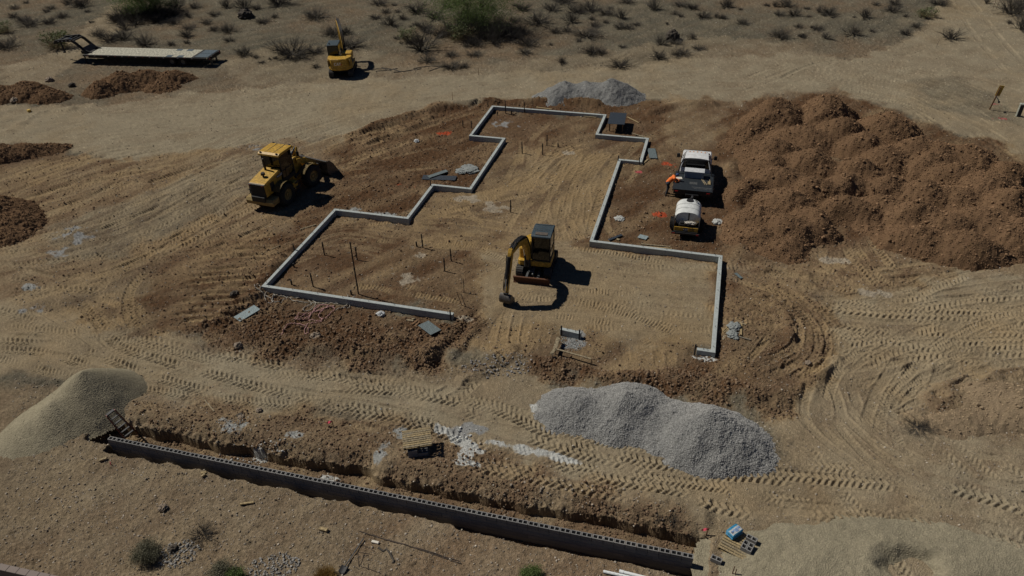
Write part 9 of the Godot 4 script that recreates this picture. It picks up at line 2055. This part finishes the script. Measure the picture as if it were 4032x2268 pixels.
func leaf_cloud(sd: int, n: int, size: float, cen: Vector3, rad: Vector3, clumps: int) -> MB:
	# small leaf faces gathered in clumps through an ellipsoid
	var r := RandomNumberGenerator.new()
	r.seed = sd
	var mb := MB.new()
	var cs := []
	for k in clumps:
		var v := Vector3(r.randfn(0, 1), r.randfn(0, 1), r.randfn(0, 1)).normalized() * pow(r.randf(), 0.4)
		cs.append([cen + v * rad, r.randf_range(0.16, 0.34)])
	for k in n:
		var c: Array = cs[r.randi() % clumps]
		var p: Vector3 = c[0] + Vector3(r.randfn(0, 1), r.randfn(0, 0.8), r.randfn(0, 1)) * rad * c[1]
		var a := Vector3(r.randfn(0, 1), r.randfn(0, 0.7), r.randfn(0, 1)).normalized()
		var b := a.cross(Vector3(r.randfn(0, 1), r.randfn(0, 1), r.randfn(0, 1)).normalized()).normalized()
		var s := size * r.randf_range(0.6, 1.4)
		mb.tri(p - a * s, p + b * s * 0.5, p + a * s)
		mb.tri(p - a * s, p + a * s, p - b * s * 0.5)
	return mb

func build_plants() -> void:
	var dead := []
	for k in 5: dead.append(shrub_mesh(30 + k, [22, 26, 18, 28, 24][k], [1.0, 0.8, 1.15, 0.65, 0.9][k], 0.016))
	rng.seed = 91
	for q in SHRUBS:
		var x: float = q[0]
		var z: float = q[1]
		var w: float = clampf(q[2], 0.5, 4.5)
		var o: Node3D
		var k := rng.randi() % 5
		var size := "small" if w < 1.4 else ("medium sized" if w < 2.6 else "large")
		var near := "among the brush round the palo verde tree"
		if x < -27.0: near = "on the desert beyond the flatbed trailer"
		elif x < -9.0: near = "on the desert beside the far excavator"
		elif x > 26.0: near = "on the desert near the grey road bend"
		elif x > 4.0: near = "on the desert behind the far gravel pile"
		var form: String = ["upright", "spreading", "tall", "flattened", "rounded"][k]
		if q[3] == 1:
			o = thing("desert_shrub", "%s olive tinted shrub with yellowish twigs %s" % [size, near], "shrub", Vector3.ZERO, 0.0, "%s olive shrubs %s" % [size, near])
			put("branches", dead[k], M.twig_tan, o)
			put("foliage", leaf_cloud(200 + rng.randi() % 4, 700, 0.035, Vector3(0, 0.38, 0), Vector3(0.42, 0.3, 0.42), 14).mesh(), M.leaf_olive, o)
		else:
			o = put("desert_shrub", dead[k], [M.twig_grey, M.twig_dark, M.twig_grey][rng.randi() % 3])
			tag(o, "%s %s leafless grey shrub %s" % [size, form, near], "shrub", "%s %s leafless shrubs %s" % [size, form, near])
		var s := w * rng.randf_range(1.0, 1.3)
		o.transform = Transform3D(Basis(Vector3.UP, rng.randf() * TAU).scaled(Vector3(s, s * rng.randf_range(0.6, 0.95), s)), on_ground(x, z, -0.02))
	# two palo verde trees at the far edge
	for q in [[TREES[0], TREES[1], 5.2, 6.4, "spreading green palo verde tree with pale branches above the dark brush", 3, 1.0], [TREES[2], TREES[3], 3.6, 4.6, "green palo verde tree beyond the gooseneck trailer", 7, 0.85]]:
		var t := thing("palo_verde_tree", q[4], "tree", on_ground(q[0], q[1], -0.1))
		var r := RandomNumberGenerator.new()
		r.seed = q[5]
		var tb := MB.new()
		var lf := MB.new()
		for k in 5:
			var a := TAU * k / 5.0 + r.randfn(0, 0.3)
			var d := Vector3(cos(a) * 0.55, 1.0, sin(a) * 0.55).normalized()
			tb.cyl(Vector3(0, 0, 0), d * q[3] * 0.28, 0.12, 0.08, 7)
			twigs(tb, r, d * q[3] * 0.28, d, q[3] * 0.42, 0.07, 3, 0.42, 0.05)
		obj("trunk", tb, M.bark, t)
		lf = leaf_cloud(q[5] * 11, 42000, 0.05, Vector3(0, q[3] * 0.58, 0), Vector3(q[2] * 0.9, q[3] * 0.42, q[2] * 0.9), 90)
		obj("crown", lf, M.leaf_green, t)
	# near plants
	for q in NEAR:      # [x, z, width, height, kind, label]
		var y := gy(q[0], q[1])
		if q[4] == 0:
			var o := put("dead_bush", shrub_mesh(61, 26, 0.95, 0.011), M.twig_dark)
			tag(o, q[5], "bush")
			o.transform = Transform3D(Basis().scaled(Vector3(q[2], q[3] * 1.35, q[2])), Vector3(q[0], y, q[1]))
		elif q[4] == 1 or q[4] == 2:
			var o := thing("leafy_bush", q[5], "bush", Vector3(q[0], y, q[1]))
			var b := put("branches", shrub_mesh(70 + int(q[2] * 10), 18, 0.9, 0.011), M.twig_grey, o)
			b.scale = Vector3(q[2], q[3] * 1.3, q[2])
			obj("foliage", leaf_cloud(90 + int(q[2] * 10), 9000, 0.02, Vector3(0, q[3] * 0.5, 0), Vector3(q[2] * 0.46, q[3] * 0.42, q[2] * 0.46), 60), M.leaf_green if q[4] == 2 else M.leaf_grey, o)
		else:
			var r := RandomNumberGenerator.new()
			r.seed = 5
			var mb := MB.new()
			for k in 900:
				var a := r.randf() * TAU
				var rr: float = sqrt(r.randf()) * q[2] * 0.35
				var p := Vector3(cos(a) * rr, -0.02, sin(a) * rr)
				var d := Vector3(r.randfn(0, 0.35) + cos(a) * 0.35, 1.0, r.randfn(0, 0.35) + sin(a) * 0.35).normalized()
				var l: float = q[3] * r.randf_range(0.5, 1.1)
				mb.cyl(p, p + d * l, 0.006, 0.002, 3, false)
			var o := obj("grass_clump", mb, M.dry_grass)
			tag(o, q[5], "grass")
			o.position = Vector3(q[0], y, q[1])

# ------------------------------------------------------------------ scene
func _ready() -> void:
	var cam := Camera3D.new()
	cam.fov = rad_to_deg(2.0 * atan(1134.0 / (2016.0 * 1.43)))
	cam.far = 1500.0
	cam.near = 0.5
	cam.transform = Transform3D(Basis(Vector3.RIGHT, deg_to_rad(-35.536)) * Basis(Vector3.BACK, deg_to_rad(-1.9335)), Vector3(0, CAM_H, 0))
	add_child(cam)
	cam.current = true
	var sky := ProceduralSkyMaterial.new()
	sky.sky_top_color = Color(0.22, 0.34, 0.55)
	sky.sky_horizon_color = Color(0.52, 0.62, 0.72)
	sky.ground_bottom_color = Color(0.3, 0.25, 0.2)
	sky.ground_horizon_color = Color(0.5, 0.5, 0.48)
	sky.energy_multiplier = 0.36
	var env := Environment.new()
	env.background_mode = Environment.BG_SKY
	env.sky = Sky.new()
	env.sky.sky_material = sky
	env.tonemap_mode = Environment.TONE_MAPPER_LINEAR
	env.tonemap_exposure = 0.70
	env.sdfgi_enabled = true
	env.ssao_enabled = true
	env.ssil_enabled = true
	var we := WorldEnvironment.new()
	we.environment = env
	add_child(we)
	var sun := DirectionalLight3D.new()
	sun.light_energy = 1.6
	sun.light_color = Color(1.0, 0.97, 0.92)
	sun.light_angular_distance = 0.53
	sun.shadow_enabled = true
	var az := deg_to_rad(SUN_AZ)
	var el := deg_to_rad(SUN_EL)
	var dir := Vector3(cos(el) * cos(az), -sin(el), cos(el) * sin(az))
	sun.basis = Basis.looking_at(dir, Vector3.UP)
	add_child(sun)

	nzA.seed = 1; nzA.frequency = 0.045; nzA.fractal_octaves = 2
	nzB.seed = 2; nzB.frequency = 0.32; nzB.fractal_octaves = 3
	nzC.seed = 3; nzC.frequency = 2.1; nzC.fractal_octaves = 2
	nzD.seed = 4; nzD.frequency = 6.0; nzD.fractal_octaves = 2
	nzE.seed = 6; nzE.frequency = 0.9; nzE.fractal_octaves = 4
	wall_d = Vector2(WALL[2] - WALL[0], WALL[3] - WALL[1])
	wall_len = wall_d.length()
	wall_d /= wall_len
	wall_n = Vector2(wall_d.y, -wall_d.x)
	var t := Time.get_ticks_msec()
	materials()
	build_ground()
	print("ground ", Time.get_ticks_msec() - t)
	build_foundation()
	build_block_wall()
	build_heaps()
	print("heaps ", Time.get_ticks_msec() - t)
	build_loader()
	build_mini_excavator()
	build_far_excavator()
	build_trailer()
	build_pickup()
	print("machines ", Time.get_ticks_msec() - t)
	build_pallets()
	build_site_things()
	build_plants()
	print("plants ", Time.get_ticks_msec() - t)
	build_scatter()
	print("done ", Time.get_ticks_msec() - t)
